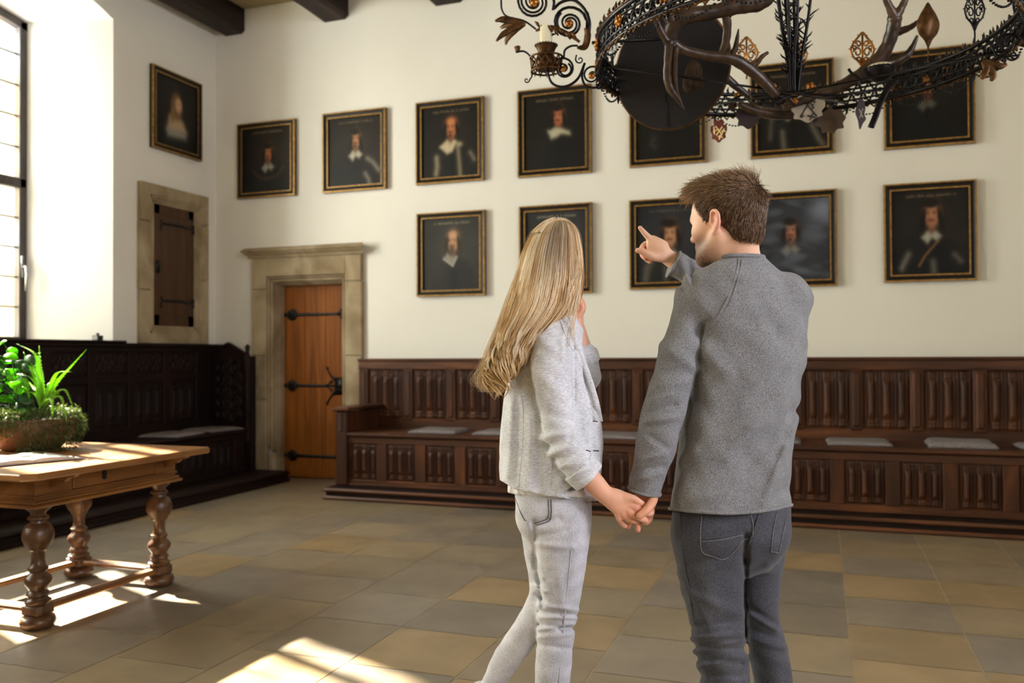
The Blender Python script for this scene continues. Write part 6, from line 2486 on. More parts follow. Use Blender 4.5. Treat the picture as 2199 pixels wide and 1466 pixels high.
paint_white(m.build('frayed_threads', 'white_cotton', wom, True))
# shoes
shoe(wom, to_world(fz(1183, DW+0.01, 0.05)), (0.8, 0.6), 'white_cotton', 0.0)
an = to_world(P(1046, 1490, DW+0.09))
tdir = np.array([0.82, 0.42, 0.0])
fo = Field([Tub([an+[-0.02, 0, 0.0], an+tdir*0.035+[0, 0, -0.10], an+tdir*0.06-[0, 0, an[2]-0.055]], [0.036, 0.042, 0.042], 0.02),
            Tub([an+tdir*0.06-[0, 0, an[2]-0.05], an+tdir*0.13-[0, 0, an[2]-0.036]], [0.038, 0.030], 0.02)], None, (lambda X: 0.004-X[:, 2],))
V, F = mesh_field(fo, 0.006)
put('shoe', V, F, 'white_cotton', wom, True, col=np.ones((len(V), 3)))

# ---- hair: underlying mass, then clumped wavy strands
RW = [(471, 1197, 1203), (474, 1180, 1219), (482, 1160, 1233), (500, 1141, 1243), (540, 1121, 1251), (600, 1105, 1254), (650, 1092, 1248), (680, 1083, 1226), (700, 1076, 1203), (725, 1067, 1172), (760, 1055, 1140), (800, 1044, 1116), (835, 1060, 1100)]
HD = [(471, DW+0.0, 0.008), (475, DW+0.0, 0.035), (484, DW+0.0, 0.062), (502, DW+0.0, 0.086), (560, DW+0.0, 0.108), (620, DW-0.015, 0.105), (680, DW-0.045, 0.090), (720, DW-0.05, 0.075), (780, DW-0.05, 0.055), (840, DW-0.05, 0.040)]
vv, uL, uR = (np.array(q, float) for q in zip(*RW))
hv, hy, hh = (np.array(q, float) for q in zip(*HD))


def smooth_tab(x, *ys, n=260, it=40):
    xs_ = np.sqrt(np.maximum(x-x[0], 0))
    ww = np.linspace(0, xs_[-1], n)
    xx = x[0]+ww**2
    out = [xx]
    for y_ in ys:
        w_ = np.interp(xx, x, y_)
        for _ in range(it):
            w_ = np.r_[w_[0], (w_[:-2]+2*w_[1:-1]+w_[2:])/4, w_[-1]]
        out.append(w_)
    return out


vv, uL, uR = smooth_tab(vv, uL, uR)
hv, hy, hh = smooth_tab(hv, hy, hh)
hm = Loft([(a, np.interp(a-2, vv, uL)+6, np.interp(a-2, vv, uR)-6, np.interp(a, hv, hy), np.interp(a-2, hv, hh)*0.86) for a in (475, 477, 480, 484, 490, 498, 508, 520, 540, 560, 580, 600, 625, 650, 675, 700, 725, 750, 775, 795)]+[(815, 1052, 1100, DW-0.05, 0.036)], DW, 0.02, 2.1)
V, F = mesh_field(Field([hm], folds([], 120, 0.002)), 0.0055)
put('hair_mass', to_world(V), F, 'blonde_hair', wom, True, col=np.tile(np.array(rgb(176, 138, 88)), (len(V), 1)))
hr = np.random.default_rng(11)
NC, PER = 170, 50
N = NC*PER
K = 44
cs = hr.uniform(0, 1, NC)
cside = np.where(hr.random(NC) < 0.80, -1.0, 1.0)
cend = np.interp(cs, [0, 0.3, 0.6, 0.85, 1.0], [826, 826, 816, 785, 750])+hr.normal(size=NC)*12
cph, camp, cfr = hr.uniform(0, 6.3, NC), hr.uniform(5, 14, NC), hr.uniform(0.05, 0.085, NC)
s = np.repeat(cs, PER)+hr.normal(size=N)*0.028
s = np.clip(s, 0.005, 0.995)
idx = np.repeat(np.arange(NC), PER)
side = cside[idx]
t = np.linspace(0, 1, K)[None, :]
v0 = 471.2+hr.uniform(0, 3, N)[:, None]
ve = (cend[idx]+hr.normal(size=N)*5)[:, None]
v = v0+(ve-v0)*t**1.6
w_ = np.clip(t*1.5, 0, 1)
sc = cs[idx][:, None]
se_ = s[:, None]+0.0*t
cw = np.clip((v-600)/150, 0, 1)*0.72
se_ = se_*(1-cw)+sc*cw
u = np.interp(v, vv, uL)+(np.interp(v, vv, uR)-np.interp(v, vv, uL))*se_
q = np.clip((se_-0.5)*2, -0.995, 0.995)
layer = hr.uniform(0.80, 1.06, N)[:, None]
y = np.interp(v, hv, hy)+side[:, None]*np.interp(v, hv, hh)*np.sqrt(1-q*q)*layer
curl = np.clip((v-680)/120, 0, 1)**1.3*(camp[idx])[:, None]*1.25
wave = np.clip((v-540)/150, 0, 1)*3.0*(camp[idx]/8)[:, None]
ph = cph[idx][:, None]+(v*cfr[idx][:, None])*1.1
u = u+curl*np.cos(ph)+wave*np.sin(v*0.024+cph[idx][:, None]*1.7)+hr.normal(size=(N, 1))*0.6
y = y+curl*0.0013*0.9*np.sin(ph)
# long thin locks in front of the shoulder
nf = 150
X = np.stack([(u-CX)*y/FPX, y, -(v-CY)*y/FPX], -1)
rad = np.repeat((hr.uniform(0.00035, 0.0008, NC)[idx]*hr.uniform(0.7, 1.2, N))[:, None], K, 1)*np.interp(t, [0, 0.1, 0.85, 1], [0.8, 1.0, 0.9, 0.25])
B1, B2, B3, RT = (np.array(rgb(*q)) for q in ((254, 243, 218), (228, 194, 142), (164, 122, 76), (58, 40, 26)))
ck = np.clip(hr.beta(0.9, 0.9, NC)[idx]+hr.normal(size=N)*0.18, 0, 1)[:, None, None]
col = np.where(ck < 0.5, B3*(1-ck*2)+B2*ck*2, B2*(2-ck*2)+B1*(ck*2-1))
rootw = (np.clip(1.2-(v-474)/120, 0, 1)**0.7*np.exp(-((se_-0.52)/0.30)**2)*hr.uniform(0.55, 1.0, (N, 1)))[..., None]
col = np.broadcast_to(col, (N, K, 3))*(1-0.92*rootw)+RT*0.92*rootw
gold = np.clip((v-740)/80, 0, 1)[..., None]
col = col*(1-0.4*gold)+np.array(rgb(232, 196, 128))*0.4*gold
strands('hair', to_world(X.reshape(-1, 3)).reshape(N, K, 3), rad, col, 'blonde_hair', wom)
# flyaways and side lock
N = 260
K = 20
t = np.linspace(0, 1, K)[None, :]
sd = hr.random(N)
gu, gv, gy, gc = [], [], [], []
for i in range(N):
    if sd[i] < 0.18:
        e = hr.normal()*5-5
        en = hr.uniform(0.35, 1.0)**0.8
        p = np.array([(1230+e*0.6, 505), (1246+e, 600), (1242+e*1.3, 680), (1233+e*1.6, 735), (1238+e*2.0, 760)])
        p = p[0]+(p-p[0])*np.array([[1, en]])
        d = [DW-0.02, DW-0.075, DW-0.09, DW-0.12, DW-0.135]
    elif sd[i] < 0.75:
        e = hr.uniform(-1, 1)
        p = np.array([(1150+e*7, 497+e*e*8), (1088+e*10, 660), (1052+hr.normal()*7, 760), (1034+hr.normal()*10, 815), (1052+hr.normal()*14, 842)])
        d = [DW-0.04, DW-0.05, DW-0.05, DW-0.05, DW-0.05]
    else:
        a = hr.uniform(-1, 1)
        p = np.array([(1200+a*8, 474), (1198+a*24, 468-hr.uniform(0, 3)+a*a*6), (1194+a*46, 482+a*a*8-hr.uniform(0, 3)), (1190+a*60, 512), (1187+a*66, 560)])
        d = [DW-0.02]*5
    cp = catmull(np.array([P(*p[j], d[j]) for j in range(5)]), 5)
    ti = np.linspace(0, len(cp)-1, K)
    gu.append(np.stack([np.interp(ti, np.arange(len(cp)), cp[:, j]) for j in range(3)], 1))
X = np.array(gu)
rad = np.where(sd < 0.18, 0.0006, 0.00030)[:, None]*np.interp(t, [0, 0.15, 0.8, 1], [0.1, 1, 0.8, 0.3])
col = np.repeat((B2+(B1-B2)*hr.random((N, 1)))[:, None, :], K, 1)
strands('loose_hair', to_world(X.reshape(-1, 3)).reshape(N, K, 3), rad, col, 'blonde_hair', wom)
# ------------------------------------------------------------------ antler chandelier
HC, HR, HZ = np.array([-0.083, 3.566]), 0.772, 2.50
ch = thing('antler_chandelier', 'large wrought iron ring chandelier with antlers, gilded leaves and scrolls hanging over the couple', 'chandelier', (HC[0], HC[1], HZ))
rg_ = np.random.default_rng(21)


def hp_(a, z=0.0, r=0.0):
    return np.array([HC[0]+(HR+r)*math.cos(a), HC[1]+(HR+r)*math.sin(a), HZ+z])


for z, r in ((-0.048, 0.009), (0.048, 0.009), (-0.024, 0.005), (0.026, 0.005)):
    m = MB()
    m.tube([hp_(a, z) for a in np.linspace(0, 2*math.pi, 96, endpoint=False)], r, 8, closed=True)
    m.build('ring_rail', 'wrought_iron', ch, True)
m = MB()
NB = 96
for i in range(NB):
    a0, a1 = 2*math.pi*i/NB, 2*math.pi*(i+1)/NB
    am_ = (a0+a1)/2
    m.tube([hp_(a0, -0.045), hp_(am_, 0.0, 0.004), hp_(a1, 0.045)], 0.0046, 5)
    m.tube([hp_(a1, -0.045), hp_(am_, 0.0, -0.004), hp_(a0, 0.045)], 0.0046, 5)
    m.tube([hp_(am_+math.cos(t)*0.016, 0.0+0.014*math.sin(t), 0.004) for t in np.linspace(0, 2*math.pi, 9)], 0.0028, 5)
    m.ball(hp_(a0, 0.0), 0.012, 6)
    for s in (0.012, -0.012):
        m.ball(hp_(am_+s, 0.030*np.sign(s)), 0.0075, 6, (1, 1, 0.6))
m.build('lattice_band', 'wrought_iron', ch, True)
m = MB()
for i in range(NB*2):
    a = math.pi*(i+0.5)/NB
    h = 0.030 if i % 2 else 0.018
    m.tube([hp_(a, 0.05), hp_(a+0.004*rg_.normal(), 0.05+h*0.6, 0.004), hp_(a, 0.05+h)], [0.0035, 0.006, 0.0012], 5)
m.build('cresting', 'wrought_iron', ch, True)
m = MB()
for i in range(24):
    a0, a1 = 2*math.pi*i/24, 2*math.pi*(i+1)/24
    for k in range(14):
        t = k/14
        a = a0+(a1-a0)*t
        m.ball(hp_(a, -0.055-0.045*4*t*(1-t), 0.008), 0.0052, 6, (1.2, 1.2, 0.8))
    m.tube([hp_(a0, -0.05, 0.006), hp_(a0, -0.075, 0.010), hp_(a0+0.01, -0.09, 0.006)], [0.005, 0.006, 0.002], 6)
m.build('chain_festoons', 'wrought_iron', ch, True)
for i in range(20):
    a = 2*math.pi*i/20+0.09
    c = hp_(a, 0.0, 0.014)
    tg = np.array([-math.sin(a), math.cos(a), 0])
    m = MB()
    m.ball(c, 0.014, 8)
    for k in range(6):
        t = k*math.pi/3
        m.ball(c+tg*0.017*math.cos(t)+np.array([0, 0, 0.017*math.sin(t)]), 0.011, 6, (0.8, 0.8, 0.8))
    m.build('rosette', 'gilt', ch, True)
m = MB()
for sz in (-0.056, 0.056):
    m.tube([hp_(a, sz, 0.006) for a in np.linspace(0, 2*math.pi, 96, endpoint=False)], 0.0028, 5, closed=True)
for i in range(160):
    a = 2*math.pi*i/160
    m.tube([hp_(a, -0.052, 0.008), hp_(a+0.012, -0.062-0.008*(i % 2), 0.010), hp_(a+0.036, -0.054, 0.008)], [0.003, 0.005, 0.003], 5)
    if i % 2:
        m.tube([hp_(a, 0.052, 0.006), hp_(a+0.01, 0.070, 0.008), hp_(a+0.004, 0.086, 0.004)], [0.003, 0.006, 0.001], 5)
m.build('cresting', 'dull_gilt', ch, True)

# hanger and central stems with iron twigs
c0 = np.array([HC[0]-0.01, HC[1], HZ-0.165])
m = MB()
for i in range(8):
    a = i*2.4
    rr = 0.026+0.060*((i*0.37) % 1.0)
    top = c0+np.array([-0.01+rr*2.2*math.cos(a), rr*2.2*math.sin(a), 1.25])
    midp = c0+np.array([-0.01+rr*1.1*math.cos(a+0.3), rr*1.1*math.sin(a+0.3), 0.42])
    low = c0+np.array([rr*0.45*math.cos(a), rr*0.45*math.sin(a), 0.12])
    base = c0+np.array([rr*0.2*math.cos(a), rr*0.2*math.sin(a), -0.01])
    p = catmull([base, low, midp, top], 12)
    m.tube(p, np.linspace(0.008, 0.0055, len(p)), 6)
    for k in range(8, len(p)-1):
        for s in (1, -1):
            if (k+i+s) % 3 == 0:
                continue
            d = np.array([math.cos(a+s*1.3+k*0.9), 0.35*math.sin(a+k), 0.9])
            m.tube([p[k], p[k]+d*0.020, p[k]+d*0.034+[0.006*s, 0, 0.0]], [0.0024, 0.0036, 0.0012], 5)
m.build('twig_stems', 'wrought_iron', ch, True)
m = MB()
m.tube([c0+[0, 0, 0.5], c0+[0, 0, 1.6], [HC[0], HC[1], ZC-0.05]], 0.012, 10)
m.lathe([(0.07, 0.0), (0.06, -0.03), (0.02, -0.05)], (HC[0], HC[1], ZC-0.001), 20)
m.build('hanging_rod', 'wrought_iron', ch, True)
m = MB()
for k in range(6):
    a = k*math.pi/3+0.25
    if math.sin(a) > -0.3:
        m.tube([c0+[0, 0, -0.01], hp_(a, -0.04)], 0.0045, 6)
m.tube([at(1272, 92, 1, 3.42), at(1360, 87, 1, 3.55), at(1446, 82, 1, 3.62)], 0.007, 8)
m.build('spoke', 'wrought_iron', ch, True)

# antlers: beams and tines
AN = [
    ('antler', 3.42, [([(1672, -45), (1656, -14), (1630, 6), (1590, 12), (1530, 26), (1475, 34), (1448, 52), (1438, 85), (1446, 100)], (12, 15, 17, 17, 15, 17, 17, 15, 13)),
                      ([(1448, 55), (1438, 30), (1444, 0), (1462, -30)], (15, 13, 10, 7)),
                      ([(1444, 92), (1470, 108), (1520, 120), (1570, 126), (1605, 145), (1640, 175), (1668, 205)], (11, 10, 10, 12, 13, 12, 9)),
                      ([(1545, 122), (1557, 95), (1562, 55), (1557, 15), (1575, -10)], (8, 9, 9, 9, 7)),
                      ([(1562, 35), (1580, 18), (1598, 2)], (7, 5, 3)),
                      ([(1568, 124), (1578, 105), (1583, 82), (1586, 62)], (8, 6, 4.5, 1.5)),
                      ([(1600, 142), (1622, 138), (1636, 122), (1650, 112)], (8, 6, 5, 3))]),
    ('antler', 3.30, [([(1400, -5), (1405, 30), (1418, 65), (1436, 95)], (5, 6, 8, 9)),
                      ([(1438, 85), (1434, 130), (1433, 165), (1441, 192), (1456, 212), (1470, 236)], (11, 9, 9, 9, 6, 1.5)),
                      ([(1452, 100), (1449, 150), (1452, 190), (1458, 210)], (6, 6, 5, 3))]),
    ('antler', 3.85, [([(1486, 150), (1520, 146), (1552, 160), (1580, 185), (1610, 208)], (8, 9, 9, 8, 6))]),
    ('antler', 3.95, [([(1680, 232), (1735, 212), (1790, 192), (1840, 165), (1880, 135), (1905, 100), (1918, 60), (1922, 35)], (7, 9, 12, 13, 15, 14, 14, 15)),
                      ([(1922, 38), (1912, 18), (1899, -8)], (12, 8, 6)), ([(1922, 38), (1935, 18), (1947, -6)], (12, 8, 6)),
                      ([(1914, 72), (1936, 66), (1956, 58), (1974, 46), (1994, 42)], (10, 8, 6, 4.5, 2.5)),
                      ([(1878, 138), (1912, 136), (1945, 120), (1960, 100), (1970, 76)], (13, 11, 9, 6, 3))]),
    ('antler', 4.05, [([(1585, 222), (1620, 238), (1660, 246), (1700, 247), (1740, 238)], (6, 9, 10, 9, 5)),
                      ([(1612, 228), (1660, 236), (1712, 236)], (5, 6, 5))]),
]
for nm, Y, brs in AN:
    m = MB()
    for pts, rad in brs:
        Q = np.array([at(u, v, 1, Y+0.0006*(u-1600)+0.0008*(v-100)) for u, v in pts])
        p = catmull(Q, 5)
        r = np.interp(np.linspace(0, len(rad)-1, len(p)), np.arange(len(rad)), rad)
        r = r*Y/FPX*(1+0.05*np.sin(np.arange(len(p))*1.9))
        m.tube(p, r, 10)
    m.build(nm, 'antler', ch, True)

# round board carrying the mounted antlers
bcn = at(1443, 147, 1, 3.72)
nrm = np.array([-0.05, -1.0, -0.34])
nrm /= np.linalg.norm(nrm)
ax1 = np.cross(nrm, [0, 0, 1.0])
ax1 /= np.linalg.norm(ax1)
ay1 = np.cross(ax1, nrm)
Rb = 0.242
K = 56
ol = [(Rb*1.0*math.cos(t)*(1+0.05*math.cos(2*(t+0.75))), Rb*1.03*math.sin(t)*(1+0.05*math.cos(2*(t+0.75)))) for t in np.linspace(0, 2*math.pi, K, endpoint=False)]
m = MB()
m.plate(ol, bcn, ax1, ay1, 0.022)
bd = m.build('mounting_board', 'brown_board', ch)
m = MB()
m.tube([bcn+ax1*a*1.0+ay1*b*1.0-nrm*0.0 for a, b in ol], 0.008, 8, closed=True)
m.build('gilt_edge', 'dull_gilt', bd, True)
m = MB()
m.tube([bcn+nrm*0.014+ax1*(0.03+0.004*math.sin(k))+ay1*(-0.24+0.07*k) for k in range(3)], 0.0018, 5)
m.build('board_crack', 'wrought_iron', bd, True)
sk = Field([Ell(np.array(at(1490, 158, 1, 3.62)), (0.035, 0.05, 0.055), 0.03), Ell(np.array(at(1478, 180, 1, 3.58)), (0.025, 0.04, 0.035), 0.03), Ell(np.array(at(1502, 178, 1, 3.58)), (0.018, 0.03, 0.03), 0.02)],
           lambda X: 0.004*np.sin(X[:, 0]*160)*np.sin(X[:, 2]*140+X[:, 1]*80))
V, F = mesh_field(sk, 0.008)
put('skull_mount', V, F, 'dark_fur', ch, True)


def spiral(m, cu, cv, r0, turns, a0, sgn, Y, rt=3.0, tail=()):
    """scroll in the plane y=Y; pixel centre and radius; tail: further pixel points after the outer end"""
    pts = []
    n = int(turns*18)
    for k in range(n, -1, -1):
        t = k/n
        r = r0*(0.16+0.84*(1-t))
        a = a0+sgn*t*turns*2*math.pi
        pts.append((cu+r*math.cos(a), cv-r*math.sin(a)))
    if len(tail):
        tl_ = catmull(np.array([(pts[-1][0], pts[-1][1], 0)]+[(a, b, 0) for a, b in tail], float), 5)[1:]
        pts += [(a[0], a[1]) for a in tl_]
    Q = np.array([at(a, b, 1, Y) for a, b in pts])
    rr = np.linspace(0.6, 1.0, len(Q))
    rr = np.where(np.arange(len(Q)) > len(Q)-6, rr*0.9, rr)*rt*Y/FPX
    m.tube(Q, rr, 7)


YA = 3.36
m = MB()
spiral(m, 1147, 4, 44, 2.2, -0.4, 1, YA, 4.0, [(1205, 5), (1232, 0), (1255, 20), (1266, 50), (1262, 90)])
spiral(m, 1147, 4, 34, 1.6, 0.8, 1, YA, 3.2)
spiral(m, 1222, 50, 38, 2.0, 0.2, 1, YA+0.01, 3.8, [(1262, 30), (1258, 90)])
spiral(m, 1222, 50, 28, 1.3, 2.2, 1, YA+0.01, 3.2)
spiral(m, 1210, 148, 26, 1.7, 2.8, -1, YA, 3.2, [(1176, 150), (1185, 178), (1212, 186), (1240, 170), (1256, 135)])
spiral(m, 1212, 150, 16, 1.3, 1.0, -1, YA, 2.6)
spiral(m, 1271, 162, 22, 1.6, 0.0, 1, YA+0.08, 3.0, [(1290, 175), (1280, 188), (1258, 184), (1250, 165), (1254, 140)])
spiral(m, 1245, 128, 9, 1.1, 3.0, 1, YA, 2.0, [(1238, 118)])
spiral(m, 1186, 72, 9, 1.1, 0.0, 1, YA, 2.2, [(1172, 80), (1171, 98)])
spiral(m, 1131, 172, 6, 1.1, 0.0, -1, YA, 1.9, [(1143, 160), (1142, 130)])
spiral(m, 1175, 135, 9, 0.9, 2.0, -1, YA-0.03, 1.8)
for L in ([(1211, 125), (1213, 108), (1226, 99), (1240, 98)], [(1108, 112), (1124, 110), (1136, 118), (1142, 130)], [(1076, 0), (1078, 22), (1090, 36), (1125, 45), (1150, 62)]):
    m.tube(catmull([at(a, b, 1, YA) for a, b in L], 6), 0.0042, 6)
m.build('scroll_arm', 'wrought_iron', ch, True)
for u, v, r in ((1148, 6, 12), (1223, 51, 10), (1211, 148, 8), (1271, 163, 8), (1661, 186, 7), (1741, 187, 10), (1708, 218, 6), (1583, 205, 7), (1989, 170, 7), (2096, 95, 6)):
    m = MB()
    Y = YA-0.01 if u < 1300 else 4.05
    c = at(u, v, 1, Y)
    m.ball(c, r*0.9*Y/FPX, 10)
    for k in range(5):
        t = k*1.256
        m.ball(c+np.array([math.cos(t), -0.4, math.sin(t)])*r*0.6*Y/FPX, r*0.45*Y/FPX, 6)
    m.build('gilt_rosette', 'gilt', ch, True)
# gilded leaves and trumpet flower along the scroll arm
m = MB()


def petal(m, pts, wd, Y, th=0.3):
    P_ = catmull([at(a, b, 1, Y+c) for a, b, c in pts], 5)
    w = np.interp(np.linspace(0, len(wd)-1, len(P_)), np.arange(len(wd)), wd)*Y/FPX
    m.tube(P_, w, 8, flat=((0.3, 0.95, 0), th))


for pts in ([(1128, 48, 0), (1100, 44, 0), (1078, 42, 0), (1064, 45, -0.02)], [(1128, 50, 0), (1102, 60, -0.01), (1080, 74, -0.02), (1066, 88, -0.03)], [(1128, 52, 0), (1106, 66, 0.01), (1090, 82, 0.02), (1086, 96, 0.02)], [(1122, 46, 0.02), (1096, 50, 0.03), (1074, 60, 0.04)]):
    petal(m, pts, (4, 8, 8, 3), YA)
petal(m, [(1150, 66, 0), (1180, 58, 0), (1215, 70, 0), (1245, 90, 0)], (3, 5, 5, 3), YA-0.01)
for k in range(7):
    u0, v0 = 1160+k*13, 60+k*4+((k % 2)*4)
    petal(m, [(u0, v0, 0), (u0-6, v0-9, -0.01), (u0-12, v0-14, -0.01)], (2, 4, 1), YA-0.01)
petal(m, [(1256, 60, 0), (1262, 75, 0), (1256, 100, 0), (1240, 102, -0.01)], (3, 9, 9, 3), YA-0.02)
petal(m, [(1108, 112, 0), (1112, 104, 0), (1104, 102, 0)], (3, 8, 2), YA)
m.build('gilded_foliage', 'dull_gilt', ch, True)
# candle cup
cb = at(1173, 122, 1, YA)
s_ = YA/FPX
m = MB()
m.lathe([(14*s_, 0), (18*s_, 10*s_), (24*s_, 24*s_), (25.5*s_, 25*s_), (24*s_, 26*s_), (16*s_, 14*s_), (0.001, 14*s_)], cb, 24)
for k in range(24):
    a = 2*math.pi*k/24
    m.ball(cb+np.array([25*s_*math.cos(a), 25*s_*math.sin(a), 25.5*s_]), 2.2*s_, 5)
m.build('candle_cup', 'dull_gilt', ch, True)
m = MB()
for k in range(14):
    a = 2*math.pi*k/14
    a2 = a+2*math.pi/14
    for p, q in ((a, a2), (a2, a)):
        m.tube([cb+np.array([34*s_*math.cos(p), 30*s_*math.sin(p), -32*s_]), cb+np.array([37*s_*math.cos(q), 33*s_*math.sin(q), -2*s_])], 0.003, 5)
    m.tube([cb+np.array([34*s_*math.cos(a), 30*s_*math.sin(a), -32*s_]), cb+np.array([36*s_*math.cos(a), 32*s_*math.sin(a), -38*s_])], [0.004, 0.001], 5)
for z, r in ((-32, 34), (-2, 37)):
    m.tube([cb+np.array([r*s_*math.cos(a), r*0.9*s_*math.sin(a), z*s_]) for a in np.linspace(0, 2*math.pi, 24, endpoint=False)], 0.004, 6, closed=True)
m.lathe([(20*s_, -30*s_), (26*s_, -28*s_), (24*s_, -4*s_), (12*s_, 0)], cb, 18)
m.build('cup_gallery', 'dull_gilt', ch, True)
m = MB()
ct = cb+np.array([0, 0, 14.5*s_])
hgt = (122-52)*s_-14.5*s_
m.lathe([(14*s_, 0), (14*s_, hgt-0.006), (12*s_, hgt), (3*s_, hgt-0.003), (0.0, hgt-0.003)], ct, 24)
m.tube([ct+[0, 0, hgt-0.004], ct+[0.001, 0, hgt+0.008]], 0.0012, 6)
o = auto_smooth(m.build('candle', 'candle_wax', origin=tuple(ct)), 50)
tag(o, 'cream candle standing in the gilded cup at the left end of the chandelier', 'candle')

# standing gilded leaf finials around the ring


def finial(cu, cv, w, h, Y, mat, solid=False):
    m = MB()
    g = lambda a, b: at(cu+a*w/2, cv-b*h/2, 1, Y)
    outl = [(0, -1), (-0.35, -0.62), (-0.8, -0.35), (-1.0, 0.05), (-0.72, 0.45), (-0.35, 0.75), (0, 1.0), (0.35, 0.75), (0.72, 0.45), (1.0, 0.05), (0.8, -0.35), (0.35, -0.62)]
    rt = w*0.045*Y/FPX
    if solid:
        pl = catmull([(a, b, 0) for a, b in outl]+[(0, -1, 0)], 3)[:-1]
        pts2 = [((a*w/2)*Y/FPX, (b*h/2)*Y/FPX) for a, b, _ in pl]
        m.plate(pts2, g(0, 0), (0.95, 0.3, 0), (0, 0, 1), 0.004)
    else:
        m.tube(catmull([g(a, b) for a, b in outl+[outl[0]]], 5), rt, 6)
        m.tube([g(0, -1), g(0, 0.9)], rt, 6)
        for s in (1, -1):
            for c0_, c1_, r_ in ((0.42, -0.1, 0.36), (0.34, 0.36, 0.24), (0.30, -0.52, 0.2), (0.68, 0.12, 0.2)):
                m.tube([g(s*(c0_+r_*math.cos(t)*(1-t/11)), c1_+r_*0.8*math.sin(t)*(1-t/11)) for t in np.linspace(0, 6.6, 16)], rt*0.85, 5)
            for a, b in outl[2:6]:
                m.tube([g(s*a, b), g(s*a*1.22, b*1.15+0.03)], [rt, rt*0.3], 5)
        m.tube([g(0, -0.55), g(0, -0.8), g(0, -1.0)], [rt*3, rt*2.6, rt], 6, flat=((0, 1, 0), 0.3))
    m.tube([g(0, -1), g(0.02, -1.25), g(0, -1.55)], rt*0.9, 6)
    m.build('leaf_finial', mat, ch, True)


finial(1603, 115, 48, 70, 4.28, 'gilt')
finial(1713, 118, 40, 76, 4.32, 'gilt')
finial(1852, 108, 50, 76, 4.28, 'gilt')
finial(1993, 55, 44, 92, 4.05, 'dull_gilt', True)
finial(2093, 22, 42, 88, 3.75, 'wrought_iron')
finial(1300, 95, 18, 80, 3.62, 'wrought_iron')
finial(1315, 100, 20, 76, 3.70, 'wrought_iron')
# second candle pan, iron strap ends and the right-hand flower and scrolls
pc = at(1890, 158, 1, 4.02)
s4 = 4.02/FPX
m = MB()
m.lathe([(10*s4, -16*s4), (22*s4, -8*s4), (30*s4, 6*s4), (30*s4, 10*s4), (27*s4, 8*s4), (18*s4, 0), (0.001, 0)], pc, 24)
for k in range(22):
    a = 2*math.pi*k/22
    m.ball(pc+np.array([30*s4*math.cos(a), 30*s4*math.sin(a), 9*s4]), 2.6*s4, 5)
m.build('candle_pan', 'wrought_iron', ch, True)
m = MB()
m.lathe([(22*s4, 5*s4), (24*s4, 14*s4), (20*s4, 17*s4), (0.0, 15*s4)], pc, 20)
o = auto_smooth(m.build('candle', 'candle_wax', origin=tuple(pc)), 50)
tag(o, 'burnt-down cream candle stub in the pan low on the right of the chandelier', 'candle')
m = MB()
m.tube(catmull([at(a, b, 1, 3.95) for a, b in ((1925, 170), (1905, 192), (1890, 222), (1880, 250), (1870, 274))], 6), 0.014, 8, flat=((0.3, 0.95, 0), 0.25))
m.tube(catmull([at(a, b, 1, 4.0) for a, b in ((1846, 185), (1844, 168), (1830, 158), (1822, 148))], 6), 0.006, 8)
for L in ([(1632, 202), (1660, 205), (1683, 208)], [(1683, 204), (1694, 214), (1708, 228)], [(1560, 222), (1590, 205), (1622, 196)], [(1640, 228), (1700, 205)], [(1600, 205), (1690, 200), (1800, 205), (1900, 190)]):
    m.tube([at(a, b, 1, 4.0) for a, b in L], 0.0055, 6)
m.build('iron_strap', 'wrought_iron', ch, True)
m = MB()
YR = 3.55
spiral(m, 2178, 118, 10, 1.2, 0.0, -1, YR, 2.6, [(2150, 122), (2136, 112), (2130, 100)])
spiral(m, 2165, 95, 24, 1.4, 0.5, 1, YR, 3.2, [(2190, 80), (2199, 60)])
spiral(m, 2150, 85, 14, 1.3, 2.0, 1, YR, 2.4)
m.build('scroll_arm', 'wrought_iron', ch, True)
m = MB()
for pts in ([(2110, 130, 0), (2130, 138, 0), (2148, 142, 0), (2162, 138, 0)], [(2110, 130, 0), (2118, 148, 0), (2112, 162, 0), (2108, 170, 0)], [(2110, 130, 0), (2128, 150, 0), (2132, 164, 0), (2128, 174, 0)]):
    petal(m, pts, (4, 7, 7, 3), 3.7)
m.build('gilded_foliage', 'dull_gilt', ch, True)

# hanging shields


